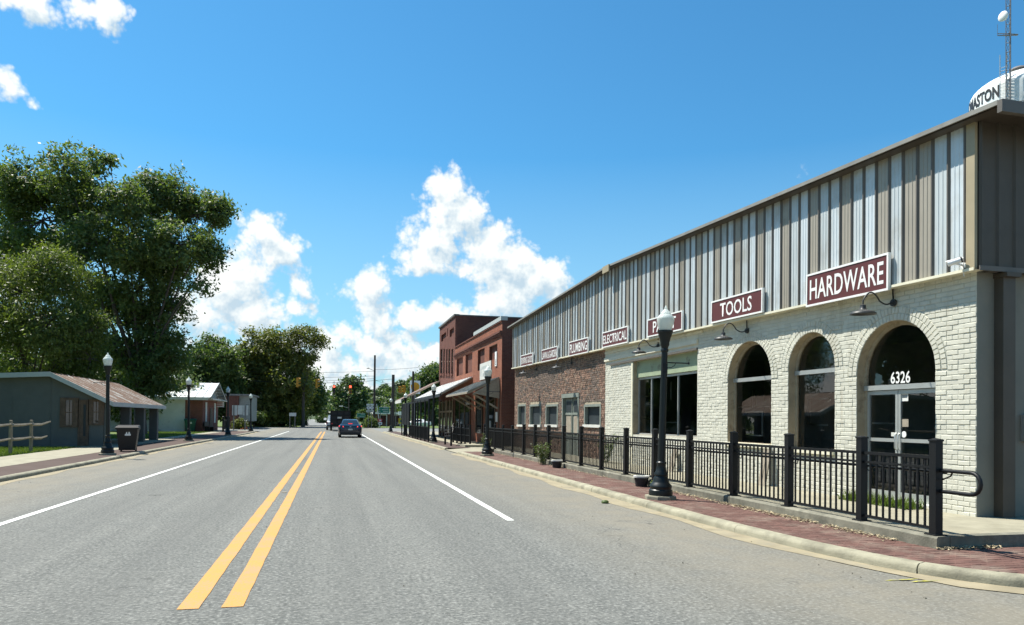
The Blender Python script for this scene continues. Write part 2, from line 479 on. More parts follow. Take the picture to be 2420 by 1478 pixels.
M = dict(
    asphalt=asphalt_mat(),
    road_far=mat('asphalt_far', (.17, .172, .16), .9, .15, 2),
    yellow=paint_line_mat('yellow_paint', (.50, .245, .045), .70),
    white_line=paint_line_mat('white_paint', (.68, .69, .65), .76),
    concrete=mat('concrete', (.28, .26, .19), .85, .16, 3, .004, 40, dirt=(.22, .20, .14), dscale=2.2, dlev=(.5, .8)),
    kerb=mat('kerb_concrete', (.305, .285, .205), .85, .2, 2.2, .006, 45, dirt=(.15, .14, .10), dscale=2.6, dlev=(.42, .74)),
    wall_conc=mat('stained_concrete', (.21, .20, .155), .88, .25, 2.0, .006, 40, dirt=(.085, .085, .065), dscale=2.6, dlev=(.42, .72)),
    gutter=mat('sandy_gutter', (.27, .23, .15), .9, .2, 2.5, .004, 70, dirt=(.23, .21, .16), dscale=1.7),
    paver=mat('red_paver', (.118, .060, .047), .85, .15, 5, .003, 80, island=.22, dirt=(.23, .18, .14), dscale=2.2, dlev=(.50, .78), world=True),
    paver_joint=mat('paver_joint', (.16, .10, .08), .9, .2, 9),
    paver_far=brick_mat('red_paving', (.125, .062, .050), (.105, .053, .044), (.09, .065, .056), .2, .1, .006, .002),
    white_brick=mat('white_painted_brick', (.56, .55, .465), .72, .06, 4, .0025, 60, island=.055, dirt=(.42, .39, .30), dscale=5, dlev=(.60, .80), world=True, drip=(.40, .36, .27)),
    white_mortar=mat('white_painted_mortar', (.50, .49, .41), .8, .1, 6, .003, 70, world=True, drip=(.40, .36, .27)),
    plaster=mat('painted_plaster', (.66, .625, .50), .75, .08, 2.5, .003, 40, dirt=(.40, .36, .27), dscale=4, dlev=(.58, .8)),
    side_dark=mat('dark_beige_side', (.205, .20, .165), .8, .1, 1.2, .003, 30, dirt=(.25, .23, .18), dscale=1.0),  # side wall colour, set darker than the front wall
    reveal=mat('tan_reveal', (.42, .35, .24), .8, .2, 3, .004, 30, dirt=(.15, .11, .07), dscale=3, dlev=(.52, .72)),
    red_brick=mat('old_red_brick', (.205, .122, .088), .88, .3, 7, .004, 60, island=.40, dirt=(.33, .27, .19), dscale=3.5, dlev=(.52, .74)),
    dark_brick=mat('sooty_brick', (.145, .105, .085), .88, .3, 7, .004, 60, island=.35, dirt=(.29, .23, .16), dscale=2.5, dlev=(.55, .8)),
    red_mortar=mat('old_mortar', (.37, .31, .22), .9, .25, 5, .004, 50),
    clad_white=mat('white_cladding', (.60, .65, .665), .42, .05, 1.5, metal=.1, dirt=(.40, .38, .33), dscale=.9, dlev=(.5, .8), drip=(.24, .19, .13)),
    clad_white2=mat('pale_cladding', (.53, .57, .57), .42, .06, 1.5, metal=.1, dirt=(.36, .33, .27), dscale=.9, dlev=(.5, .8), drip=(.22, .17, .11)),
    clad_tan=mat('tan_cladding', (.36, .325, .265), .45, .08, 1.5, metal=.1, dirt=(.17, .135, .09), dscale=.9, dlev=(.55, .85)),
    clad_brown=mat('brown_cladding', (.085, .07, .053), .5, .12, 1.5, metal=.1, dirt=(.07, .055, .04), dscale=.9, dlev=(.5, .8)),
    trim_tan=mat('tan_trim', (.37, .31, .20), .5, .08, 2),
    rake_grey=mat('weathered_rake_metal', (.25, .24, .21), .5, .15, 3),
    trim_brown=mat('brown_trim', (.125, .112, .096), .5, .1, 2),
    galv=mat('galvanised', (.50, .52, .50), .4, .1, 3, metal=.55),
    cream=mat('cream_trim', (.72, .68, .52), .6, .06, 3),
    maroon=mat('maroon_sign', (.112, .033, .031), .45, .05, 3),
    white=mat('white_paint_board', (.80, .80, .77), .5, .03, 3),
    offwhite=mat('aged_white', (.62, .62, .57), .6, .1, 3),
    black=mat('black_metal', (.007, .008, .009), .5, .1, 5, spec=.3),
    lamp_green=mat('dark_green_metal', (.007, .011, .011), .42, .1, 5, spec=.35),
    dark_metal=mat('dark_lamp_metal', (.035, .037, .038), .45, .1, 5),
    alu=mat('aluminium', (.55, .57, .55), .38, .06, 4, metal=.6),
    board_green=mat('faded_green_board', (.30, .36, .24), .8, .12, 2.0, dirt=(.16, .13, .10), dscale=2.4, dlev=(.6, .72)),
    grey_wood=mat('grey_green_wood', (.20, .225, .195), .8, .15, 6, .002, 40),
    dark_board=mat('dark_board', (.022, .030, .034), .6, .2, 2),
    interior=mat('dim_interior', (.34, .35, .33), .9, .2, 1),
    glass=glass_mat('window_glass', ior=1.85),
    dark_glass=mat('dark_window_glass', (.012, .015, .016), .04, 0, spec=.7),
    brick_one=brick_mat('orange_red_brick', (.31, .105, .056), (.245, .080, .046), (.26, .175, .135), .21, .075, .010, .006),
    brick_two=brick_mat('deep_red_brick', (.175, .066, .048), (.135, .05, .038), (.145, .10, .08), .21, .075, .009, .006),
    brick_front=brick_mat('shop_red_brick', (.22, .075, .055), (.17, .06, .045), (.20, .14, .11), .22, .08, .01, .004),
    awn_white=mat('white_tin', (.80, .80, .78), .5, .06, 2),
    awn_grey=mat('grey_tin', (.28, .295, .28), .45, .15, 2, metal=.3),
    awn_brown=mat('brown_shingle', (.16, .105, .085), .85, .2, 5),
    timber=mat('weathered_timber', (.30, .26, .20), .85, .2, 6, .003, 30),
    rail_wood=mat('split_rail_wood', (.24, .205, .15), .85, .25, 6, .006, 30),
    brown_wood=mat('brown_stained_wood', (.115, .075, .05), .75, .25, 6),
    grey_wall=mat('grey_painted_block', (.108, .116, .108), .8, .08, 2, .003, 20),
    grey_fascia=mat('pale_grey_fascia', (.42, .45, .43), .6, .05, 2),
    rust=rust_roof_mat(),
    tin=mat('bright_tin_roof', (.62, .64, .61), .4, .06, 1.5, metal=.25),
    white_block=mat('white_block', (.60, .62, .57), .8, .06, 1.5, dirt=(.20, .22, .21), dscale=.6, dlev=(.55, .7)),
    grass=mat('grass_ground', (.085, .125, .022), .9, .35, 3.0, .03, 30, dirt=(.16, .15, .05), dscale=.5, dlev=(.55, .8)),
    dirt=mat('dry_ground', (.15, .15, .06), .95, .3, .3, dirt=(.07, .11, .025), dscale=.08, dlev=(.4, .6)),
    blade=leaf_mat('grass_blade', (.07, .13, .02), (.16, .20, .04), .3),
    leaf_big=leaf_mat('pecan_leaf', (.066, .104, .034), (.155, .200, .066), .45),
    leaf_yel=leaf_mat('yellow_green_leaf', (.066, .104, .024), (.155, .19, .045), .44),
    leaf_olive=leaf_mat('olive_leaf', (.085, .105, .025), (.185, .190, .045), .40),
    leaf_mid=leaf_mat('mid_green_leaf', (.052, .090, .028), (.115, .160, .045), .40),
    leaf_far=leaf_mat('far_leaf', (.058, .100, .040), (.115, .155, .058), .34),
    weed=leaf_mat('weed_leaf', (.07, .12, .035), (.19, .22, .08), .3),
    bark=mat('bark', (.085, .070, .055), .95, .3, 8, .02, 14),
    pole_wood=mat('creosote_pole', (.062, .050, .042), .9, .2, 4),
    wire=mat('black_cable', (.02, .02, .022), .6, 0),
    signal_yellow=mat('signal_yellow', (.46, .22, .015), .5, .06, 4),
    red_lit=emit_mat('red_signal_light', (1.0, .07, .04), 2.6),
    lens_off=mat('unlit_lens', (.03, .025, .02), .3, 0),
    tail_lit=emit_mat('lit_tail_light', (.95, .05, .05), .9),
    green_sign=mat('green_guide_sign', (.004, .17, .115), .5, .04, 2),
    yellow_sign=mat('yellow_board', (.52, .38, .02), .6, .05, 2),
    teal=mat('dark_teal_print', (.03, .10, .12), .6, 0),
    red_print=mat('red_print', (.42, .05, .05), .6, 0),
    shell_yellow=mat('yellow_emblem', (.70, .34, .01), .5, .03, 3),
    car_blue=mat('dark_blue_car_paint', (.006, .015, .034), .22, 0, spec=.7),
    car_white=mat('white_car_paint', (.72, .73, .73), .25, 0, spec=.6),
    black_plastic=mat('black_plastic', (.018, .018, .02), .55, .05),
    rubber=mat('tyre_rubber', (.018, .018, .018), .8, .1),
    bin_dark=mat('dark_bin_plastic', (.014, .012, .012), .5, .05),
    bin_green=mat('green_bin_plastic', (.004, .075, .05), .5, .05),
    tank_white=mat('white_tank_paint', (.74, .76, .74), .45, .05, .6, dirt=(.55, .56, .52), dscale=.5),
    steel=mat('grey_steel', (.20, .19, .18), .5, .15, 4, metal=.4),
    orange=mat('orange_plastic', (.65, .12, .04), .5, .05),
    paper=mat('paper_notice', (.70, .70, .66), .7, .03),
    litter=mat('dry_leaf_litter', (.33, .27, .17), .9, .3, 12, island=.5),
    hill=mat('hill_ground', (.04, .065, .025), .95, .3, .05),
)


def lamp_glass():
    m, nb, b = new_mat('frosted_lamp_glass')
    nt = m.node_tree
    b.inputs['Base Color'].default_value = (.80, .83, .80, 1)
    b.inputs['Roughness'].default_value = .12
    b.inputs['Specular IOR Level'].default_value = .6
    t = nb.new('ShaderNodeBsdfTranslucent')
    t.inputs[0].default_value = (.82, .86, .82, 1)
    mx = nb.new('ShaderNodeMixShader')
    mx.inputs[0].default_value = .45
    nt.links.new(b.outputs[0], mx.inputs[1])
    nt.links.new(t.outputs[0], mx.inputs[2])
    nt.links.new(mx.outputs[0], nt.nodes['Material Output'].inputs[0])
    return m


M['lamp_glass'] = lamp_glass()


# ------------------------------------------------------------------ mesh helpers
class MB:
    """collects faces, then links them as ONE mesh object"""

    def __init__(s):
        s.v, s.f = [], []

    def add(s, vs, fs):
        o = len(s.v)
        s.v += [tuple(p) for p in vs]
        s.f += [tuple(i + o for i in f) for f in fs]
        return s

    def quad(s, *p):
        return s.add(p, [tuple(range(len(p)))])

    def box(s, x0, x1, y0, y1, z0, z1):
        x0, x1 = min(x0, x1), max(x0, x1)
        y0, y1 = min(y0, y1), max(y0, y1)
        z0, z1 = min(z0, z1), max(z0, z1)
        return s.add([(x0, y0, z0), (x1, y0, z0), (x1, y1, z0), (x0, y1, z0), (x0, y0, z1), (x1, y0, z1), (x1, y1, z1), (x0, y1, z1)],
                     [(3, 2, 1, 0), (4, 5, 6, 7), (0, 1, 5, 4), (1, 2, 6, 5), (2, 3, 7, 6), (3, 0, 4, 7)])

    def bar(s, a, b, w, h=None, up=(0, 0, 1)):
        """square bar from a to b"""
        a, b = Vector(a), Vector(b)
        h = w if h is None else h
        d = (b - a).normalized()
        u = Vector(up)
        if abs(d.dot(u)) > .95:
            u = Vector((0, 1, 0))
        x = d.cross(u).normalized() * (w / 2)
        y = x.normalized().cross(d).normalized() * (h / 2)
        vs = [a - x - y, a + x - y, a + x + y, a - x + y, b - x - y, b + x - y, b + x + y, b - x + y]
        return s.add(vs, [(3, 2, 1, 0), (4, 5, 6, 7), (0, 1, 5, 4), (1, 2, 6, 5), (2, 3, 7, 6), (3, 0, 4, 7)])

    def tube(s, pts, r, n=8, caps=True):
        pts = [Vector(p) for p in pts]
        rs = r if isinstance(r, (list, tuple)) else [r] * len(pts)
        o = len(s.v)
        prev = None
        for i, p in enumerate(pts):
            d = (pts[min(i + 1, len(pts) - 1)] - pts[max(i - 1, 0)])
            d = d.normalized() if d.length > 1e-9 else Vector((0, 0, 1))
            if prev is None:
                x = d.cross(Vector((0, 0, 1)) if abs(d.z) < .9 else Vector((0, 1, 0))).normalized()
            else:
                x = (prev - d * prev.dot(d)).normalized()
            prev = x
            y = d.cross(x)
            for k in range(n):
                a = 2 * math.pi * k / n
                s.v.append(tuple(p + (x * math.cos(a) + y * math.sin(a)) * rs[i]))
        for i in range(len(pts) - 1):
            for k in range(n):
                a, b = o + i * n + k, o + i * n + (k + 1) % n
                s.f.append((a, b, b + n, a + n))
        if caps:
            s.f.append(tuple(o + k for k in reversed(range(n))))
            e = o + (len(pts) - 1) * n
            s.f.append(tuple(e + k for k in range(n)))
        return s

    def lathe(s, prof, n=16, cx=0, cy=0, ph=0.0):
        o = len(s.v)
        for r, z in prof:
            for k in range(n):
                a = 2 * math.pi * k / n + ph
                s.v.append((cx + r * math.cos(a), cy + r * math.sin(a), z))
        for i in range(len(prof) - 1):
            for k in range(n):
                a, b = o + i * n + k, o + i * n + (k + 1) % n
                s.f.append((a, b, b + n, a + n))
        s.f.append(tuple(o + k for k in reversed(range(n))))
        e = o + (len(prof) - 1) * n
        s.f.append(tuple(e + k for k in range(n)))
        return s

    def prism(s, poly, fn):
        """poly: 2-D outline (counter-clockwise), fn(u, v, 0|1) gives the 3-D point on the two end faces"""
        n = len(poly)
        o = len(s.v)
        for k in (0, 1):
            s.v += [tuple(fn(u, v, k)) for u, v in poly]
        s.f.append(tuple(o + i for i in reversed(range(n))))
        s.f.append(tuple(o + n + i for i in range(n)))
        for i in range(n):
            j = (i + 1) % n
            s.f.append((o + i, o + j, o + n + j, o + n + i))
        return s

    def mesh(s, name, material):
        me = bpy.data.meshes.new(name)
        me.from_pydata(s.v, [], s.f)
        if material is not None:
            me.materials.append(material)
        return me

    def build(s, name, material, parent=None, smooth=None, loc=None):
        me = s.mesh(name, M[material] if isinstance(material, str) else material)
        if smooth:
            me.shade_smooth()
            me.set_sharp_from_angle(angle=R(smooth))
        return link(name, me, parent, loc)


def link(name, me, parent=None, loc=None):
    o = bpy.data.objects.new(name, me)
    COL.objects.link(o)
    if parent is not None:
        o.parent = parent
    if loc is not None:
        o.location = loc
    return o


def thing(name, label, cat, loc=(0, 0, 0), rotz=0.0, group=None):
    o = bpy.data.objects.new(name, None)
    COL.objects.link(o)
    o.empty_display_size = .2
    o.location = loc
    o.rotation_euler = (0, 0, rotz)
    return tag(o, label, cat, group)


def tag(o, label, cat, group=None):
    o['label'] = label
    o['category'] = cat
    if group:
        o['group'] = group
    return o


def struct(o):
    o['kind'] = 'structure'
    return o


def stuff(o, label=None, cat=None):
    o['kind'] = 'stuff'
    if label:
        o['label'] = label
        o['category'] = cat
    return o


def dup(root, loc, rotz=0.0, label=None, group=None, scale=None):
    r = root.copy()
    COL.objects.link(r)
    r.location = loc
    r.rotation_euler = (0, 0, rotz)
    if scale:
        r.scale = scale if hasattr(scale, '__len__') else (scale,) * 3
    if label:
        r['label'] = label
    if group:
        r['group'] = group

    def kids(a, b):
        for ch in list(a.children):
            c = ch.copy()
            COL.objects.link(c)
            c.parent = b
            kids(ch, c)
    kids(root, r)
    return r


_txt = {}


def text_mesh(body, material, w=None, h=None, bold=0.02, extrude=0.0):
    """flat lettering standing in the x-z plane, centred, facing -y"""
    cu = bpy.data.curves.new('lettering', 'FONT')
    cu.body = body
    cu.size = 1.0
    cu.offset = bold
    cu.extrude = extrude
    cu.resolution_u = 3
    cu.space_character = 1.03
    ob = bpy.data.objects.new('lettering', cu)
    COL.objects.link(ob)
    dg = bpy.context.evaluated_depsgraph_get()
    me = bpy.data.meshes.new_from_object(ob.evaluated_get(dg))
    bpy.data.objects.remove(ob)
    n = len(me.vertices)
    co = np.empty(n * 3)
    me.vertices.foreach_get('co', co)
    co = co.reshape(-1, 3)
    lo, hi = co.min(0), co.max(0)
    sx = w / (hi[0] - lo[0]) if w else None
    sz = h / (hi[1] - lo[1]) if h else None
    sx = sx or sz
    sz = sz or sx
    out = np.empty_like(co)
    out[:, 0] = (co[:, 0] - (lo[0] + hi[0]) / 2) * sx
    out[:, 2] = (co[:, 1] - (lo[1] + hi[1]) / 2) * sz
    out[:, 1] = -co[:, 2]
    me.vertices.foreach_set('co', out.ravel())
    me.materials.clear()
    me.materials.append(M[material] if isinstance(material, str) else material)
    me.update()
    return me


# ------------------------------------------------------------------ ground, road, kerbs
YS0, YS1 = 86.0, 119.0            # the crossing road
mb = MB()
mb.quad((-700, -60, -.12), (700, -60, -.12), (700, 900, -.12), (-700, 900, -.12))
struct(mb.build('ground', 'dirt'))

mb = MB()
ys = [-30, 0, 5, 10, 15, 20, 30, 45, 60, 75, YS0, YS1]
for a, b in zip(ys, ys[1:]):
    mb.quad((-7.6, a, 0), (5.62, a, 0), (5.62, b, 0), (-7.6, b, 0))
struct(mb.build('road', 'asphalt'))
mb = MB()
mb.quad((-140, YS0, -.004), (-7.6, YS0, -.004), (-7.6, YS1, -.004), (-140, YS1, -.004))
mb.quad((5.62, YS0, -.004), (140, YS0, -.004), (140, YS1, -.004), (5.62, YS1, -.004))
struct(mb.build('crossing_road', 'road_far'))
mb = MB()
mb.quad((5.62, -30, -.004), (60, -30, -.004), (60, 7.5, -.004), (5.62, 7.5, -.004))
struct(mb.build('side_street', 'asphalt'))


def far_z(y):
    return max(0.0, (y - YS1) * .0052)


def far_x(y):
    return -.00055 * max(0, y - YS1) ** 2 * .5


mb = MB()
fy = [YS1 + k * 12 for k in range(16)]
for a, b in zip(fy, fy[1:]):
    mb.quad((far_x(a) - 5.2, a, far_z(a)), (far_x(a) + 4.2, a, far_z(a)), (far_x(b) + 4.2, b, far_z(b)), (far_x(b) - 5.2, b, far_z(b)))
struct(mb.build('far_road', 'road_far'))
mb = MB()
for a, b in zip(fy, fy[1:]):
    mb.quad((far_x(a) - .9, a, far_z(a) + .006), (far_x(a) - .6, a, far_z(a) + .006), (far_x(b) - .6, b, far_z(b) + .006), (far_x(b) - .9, b, far_z(b) + .006))
struct(mb.build('far_centre_line', 'white_line'))
mb = MB()
for a, b in zip(fy, fy[1:]):
    for s0, s1 in ((-60, -5.2), (4.2, 70)):
        mb.quad((far_x(a) + s0, a, far_z(a) - .03), (far_x(a) + s1, a, far_z(a) - .03), (far_x(b) + s1, b, far_z(b) - .03), (far_x(b) + s0, b, far_z(b) - .03))
struct(mb.build('roadside_grass', 'grass'))


def line(name, material, x0, x1, y0, y1, z=.005, n=260):
    mb = MB()
    for k in range(n):
        a, b = y0 + (y1 - y0) * k / n, y0 + (y1 - y0) * (k + 1) / n
        j = [random.uniform(-.004, .004) for _ in range(2)] if k else [0, 0]
        if k == 0:
            pj = [random.uniform(-.02, .02), 0]
        mb.quad((x0 + pj[0] * .4, a, z), (x1 + pj[1], a, z), (x1 + j[1], b, z), (x0 + j[0], b, z))
        pj = [j[0] / .4 if False else j[0] * 2.5, j[1]]
    return struct(mb.build(name, material))


yl = on_ground(450, 1441)
line('yellow_centre_line', 'yellow', -1.225, -1.055, yl.y, YS0 - 1)
line('yellow_centre_line', 'yellow', -.875, -.705, on_ground(550, 1436).y, YS0 - 1)
line('white_edge_line', 'white_line', 2.70, 2.82, on_ground(1207, 1228).y - .15, YS0 - 6)
line('white_edge_line', 'white_line', -4.71, -4.59, -5, YS0)
mb = MB()
for a in (on_ground(2130, 1371), on_ground(2190, 1374)):
    mb.quad((a.x - .22, a.y - .02, .006), (a.x + .05, a.y - .035, .006), (a.x + .22, a.y + .0, .006), (a.x - .1, a.y + .02, .006))
struct(mb.build('yellow_survey_mark', mat('survey_paint', (.40, .37, .06), .8, .3, 20, dirt=(.2, .19, .14), dscale=9, dlev=(.42, .6))))

for i, (px, py, lab) in enumerate([(670, 1165, 'nearest pale reflector block between the two yellow lines'), (697, 1118, 'second pale reflector block along the yellow lines from the camera'),
                                   (726, 1085, 'third pale reflector block along the yellow lines from the camera')]):
    g = on_ground(px, py)
    mb = MB()
    mb.prism([(-.05, 0), (.05, 0), (.035, .018), (-.035, .018)], lambda u, v, k: (v * 0 + (-.05 if k == 0 else .05), u, v))
    o = mb.build('road_reflector', 'timber', None, loc=(-.965, g.y, .003))
    tag(o, lab, 'road reflector', 'reflectors along the centre line')

# right kerb as the photograph draws it, bending into the side street
kr = [(5.60, 84.0), (5.62, 60), (5.60, 37.6)]
kr2 = [(5.60, 33.6), (5.62, 28), (5.64, 22), (5.62, 16), (5.60, 12), (5.62, 10), (5.70, 8.4), (5.86, 7.2), (6.15, 6.35), (6.55, 5.85), (7.1, 5.55), (8.0, 5.40), (10, 5.32), (40, 5.3)]
KW, KZ = .17, .11


def offset_line(pts, d):
    out = []
    for i, p in enumerate(pts):
        a, b = Vector(pts[max(0, i - 1)]), Vector(pts[min(len(pts) - 1, i + 1)])
        t = (b - a).normalized()
        out.append((p[0] - t.y * d, p[1] + t.x * d))
    return out


def resample(pts, step):
    out, gaps = [Vector(pts[0])], []
    for a, b in zip(pts, pts[1:]):
        a, b = Vector(a), Vector(b)
        n = max(1, int(round((b - a).length / step)))
        for k in range(1, n + 1):
            out.append(a + (b - a) * k / n)
    return out


def smooth_line(pts, it=2):
    for _ in range(it):
        new = [pts[0]]
        for a, b in zip(pts, pts[1:]):
            new += [(a[0] * .75 + b[0] * .25, a[1] * .75 + b[1] * .25), (a[0] * .25 + b[0] * .75, a[1] * .25 + b[1] * .75)]
        pts = new + [pts[-1]]
    return pts


def kerb(pts, side, name='kerb', seg=3.0):
    """rounded kerb in cast sections with open joints, plus a gutter pan; side = +1 when the pavement lies left of the line's direction"""
    root = struct(thing(name, 'x', 'x'))
    del root['label'], root['category']
    pts = [Vector(p) for p in pts]
    # cut into sections by length
    cum = [0]
    for a, b in zip(pts, pts[1:]):
        cum.append(cum[-1] + (b - a).length)

    def at(l):
        for i in range(len(pts) - 1):
            if l <= cum[i + 1] + 1e-6:
                t = (l - cum[i]) / max(cum[i + 1] - cum[i], 1e-9)
                return pts[i].lerp(pts[i + 1], t), (pts[i + 1] - pts[i]).normalized()
        return pts[-1], (pts[-1] - pts[-2]).normalized()
    L = min(cum[-1], 75)
    n = int(L / seg)
    prof = [(0, -.1), (0.0, .055), (.018, .09), (.05, KZ), (KW, KZ + .004), (KW, -.1)]
    for k in range(n + 1):
        a, b = k * seg, min((k + 1) * seg, L)
        if b - a < .2:
            continue
        m_ = max(2, int((b - a) / .35))
        mb = MB()
        ring = []
        for i in range(m_ + 1):
            p, t = at(a + .006 + (b - a - .012) * i / m_)
            nrm = Vector((-t.y, t.x)) * side
            wob = .006 * math.sin(a * 7 + i * 1.7)
            ring.append([(p.x + nrm.x * (u + wob), p.y + nrm.y * (u + wob), z) for u, z in prof])
        q = len(prof)
        for i in range(m_ + 1):
            mb.v += ring[i]
        for i in range(m_):
            for j in range(q - 1):
                f = (i * q + j, i * q + j + 1, (i + 1) * q + j + 1, (i + 1) * q + j)
                mb.f.append(f if side > 0 else f[::-1])
        mb.f.append(tuple(range(q)) if side < 0 else tuple(reversed(range(q))))
        e = m_ * q
        mb.f.append(tuple(e + j for j in (range(q) if side > 0 else reversed(range(q)))))
        mb.build('kerb_section', 'kerb', root, smooth=40)
    g = MB()
    m_ = int(L / .8)
    for i in range(m_):
        p, t = at(L * i / m_)
        p2, t2 = at(L * (i + 1) / m_)
        n1, n2 = Vector((-t.y, t.x)) * -side, Vector((-t2.y, t2.x)) * -side
        w1 = .30 + .09 * math.sin(i * 1.3) + .05 * math.sin(i * .37)
        w2 = .30 + .09 * math.sin((i + 1) * 1.3) + .05 * math.sin((i + 1) * .37)
        g.quad((p.x, p.y, .008), (p.x + n1.x * w1, p.y + n1.y * w1, .004), (p2.x + n2.x * w2, p2.y + n2.y * w2, .004), (p2.x, p2.y, .008))
    struct(g.build('gutter', 'gutter'))
    return root


kr2s = smooth_line(kr2)
kerb(kr, 1)
kerb(kr2s, 1)
kl = [(-14, 84.6), (-10.0, 84.2), (-8.4, 83.2), (-7.65, 81), (-7.5, 77), (-7.5, 60), (-7.6, 40), (-7.5, 20), (-7.5, -20)]
kerb(list(smooth_line(kl)), -1)

# pavements
WALLX, SLABY, SLABZ = 7.05, 7.42, .235
PZ = KZ - .006


def x_kerb(y):                       # inner edge of the right kerb
    best = None
    for a, b in zip(kr2s, kr2s[1:]):
        if (a[1] - y) * (b[1] - y) <= 0 and a[1] != b[1]:
            t = (y - a[1]) / (b[1] - a[1])
            x = a[0] + (b[0] - a[0]) * t + KW
            best = x if best is None else min(best, x)
    return best


inner = offset_line(kr2s, KW)
mb = MB()
poly = [(x, y, PZ - .012) for x, y in inner] + [(40, SLABY + .1, PZ - .012), (WALLX + .1, SLABY + .1, PZ - .012), (WALLX + .1, 33.6, PZ - .012)]
mb.add(poly, [tuple(range(len(poly)))])
pavement = struct(mb.build('sidewalk', 'paver_joint'))
# brick pavers, one by one where they can be told apart
pav = []
for j in range(0, 360):
    y = 5.35 + j * .106
    if y > 33.4:
        break
    for i in range(-1, 30):
        x = 5.7 + i * .208 + (.104 if j % 2 else 0)
        if x > WALLX - .01 and y > SLABY - .08:
            continue
        xk = x_kerb(y)
        x0, x1 = x, x + .198
        if y > 6.2:
            if xk is None:
                continue
            x0, x1 = max(x0, xk + .004), min(x1, WALLX - .012) if y > SLABY - .08 else x1
        elif xk is None or x < xk:
            continue
        if x1 - x0 < .04 or x1 > 11:
            continue
        pav.append((x0, x1, y, y + .098))


def paver_shape(mb, x0, x1, y0, y1, z1):
    e = .006
    vs = [(x0, y0, -.03), (x1, y0, -.03), (x1, y1, -.03), (x0, y1, -.03), (x0, y0, z1 - e), (x1, y0, z1 - e), (x1, y1, z1 - e), (x0, y1, z1 - e),
          (x0 + e, y0 + e, z1), (x1 - e, y0 + e, z1), (x1 - e, y1 - e, z1), (x0 + e, y1 - e, z1)]
    mb.add(vs, [(0, 1, 5, 4), (1, 2, 6, 5), (2, 3, 7, 6), (3, 0, 4, 7), (4, 5, 9, 8), (5, 6, 10, 9), (6, 7, 11, 10), (7, 4, 8, 11), (8, 9, 10, 11)])


pav.sort(key=lambda p: (p[0] - 0) ** 2 + p[2] ** 2)
cache = {}
seen = [p for p in pav if p[0] < 9.5]
for p in seen[:300]:
    key = round(p[1] - p[0], 2)
    if key not in cache:
        mb = MB()
        paver_shape(mb, -key / 2, key / 2, -.049, .049, 0)
        cache[key] = mb.mesh('brick', M['paver'])
    o = link('brick', cache[key], pavement, ((p[0] + p[1]) / 2, (p[2] + p[3]) / 2, PZ + random.uniform(-.002, .002)))
    o.rotation_euler = (random.gauss(0, .01), random.gauss(0, .01), random.gauss(0, .008))
mb = MB()
ids = set(map(id, seen[:300]))
for p in pav:
    if id(p) not in ids:
        z = PZ + random.uniform(-.002, .002)
        paver_shape(mb, p[0], p[1], p[2], p[3], z)
o = mb.build('brick_paving', 'paver', pavement)
stuff(o)

mb = MB()
mb.quad((5.77, 37.7, PZ), (7.0, 37.7, PZ), (7.0, 84, PZ), (5.77, 84, PZ))
struct(mb.build('far_sidewalk', 'paver_far'))
mb = MB()
mb.quad((7.0, 33.7, PZ + .004), (9.1, 33.7, PZ + .004), (9.1, 84, PZ + .004), (7.0, 84, PZ + .004))
mb.quad((5.63, 33.62, .02), (7.0, 33.62, PZ + .003), (7.0, 37.68, PZ + .003), (5.63, 37.68, .02))
mb.quad((9.1, 66.5, PZ), (16, 66.5, PZ), (16, 84, PZ), (9.1, 84, PZ))
struct(mb.build('concrete_pavement', 'concrete'))

mb = MB()
mb.quad((-9.05, -20, PZ), (-7.67, -20, PZ), (-7.77, 40, PZ), (-9.05, 40, PZ))
mb.quad((-10.2, 50.5, PZ), (-7.67, 50.5, PZ), (-7.67, 80.5, PZ), (-10.2, 80.5, PZ))
mb.quad((-9.8, 40, PZ), (-7.77, 40, PZ), (-7.67, 50.5, PZ), (-9.8, 50.5, PZ))
struct(mb.build('brick_sidewalk', 'paver_far'))
mb = MB()
mb.quad((-11.25, -20, PZ + .004), (-9.05, -20, PZ + .004), (-9.05, 38.2, PZ + .004), (-11.25, 38.2, PZ + .004))
mb.quad((-13.2, 38.2, PZ + .03), (-9.6, 38.2, PZ + .03), (-9.6, 50.3, PZ + .03), (-13.2, 50.3, PZ + .03))
mb.quad((-9.6, 38.2, PZ + .03), (-13.2, 38.2, PZ + .03), (-13.2, 38.2, PZ - .1), (-9.6, 38.2, PZ - .1))
mb.quad((-9.6, 50.3, PZ + .03), (-9.6, 38.2, PZ + .03), (-9.6, 38.2, PZ - .1), (-9.6, 50.3, PZ - .1))
mb.quad((-11.2, 50.5, PZ + .004), (-10.2, 50.5, PZ + .004), (-10.2, 80.5, PZ + .004), (-11.2, 80.5, PZ + .004))
mb.quad((-16, 80.5, PZ), (-7.9, 80.5, PZ), (-7.9, 83.2, PZ), (-16, 83.2, PZ))
struct(mb.build('concrete_path', 'concrete'))
mb = MB()
mb.quad((-40, -20, .085), (-11.25, -20, .085), (-11.25, 38.2, .085), (-40, 38.2, .085))
mb.quad((-40, 50.3, .085), (-11.2, 50.3, .085), (-11.2, 84, .085), (-40, 84, .085))
struct(mb.build('lawn', 'grass'))
mb = MB()
mb.quad((5, YS1 + .2, .03), (80, YS1 + .2, .03), (80, 180, .3), (5, 180, .3))
mb.quad((-90, YS1 + .2, .03), (-6, YS1 + .2, .03), (-6, 180, .3), (-90, 180, .3))
struct(mb.build('verge_grass', 'grass'))


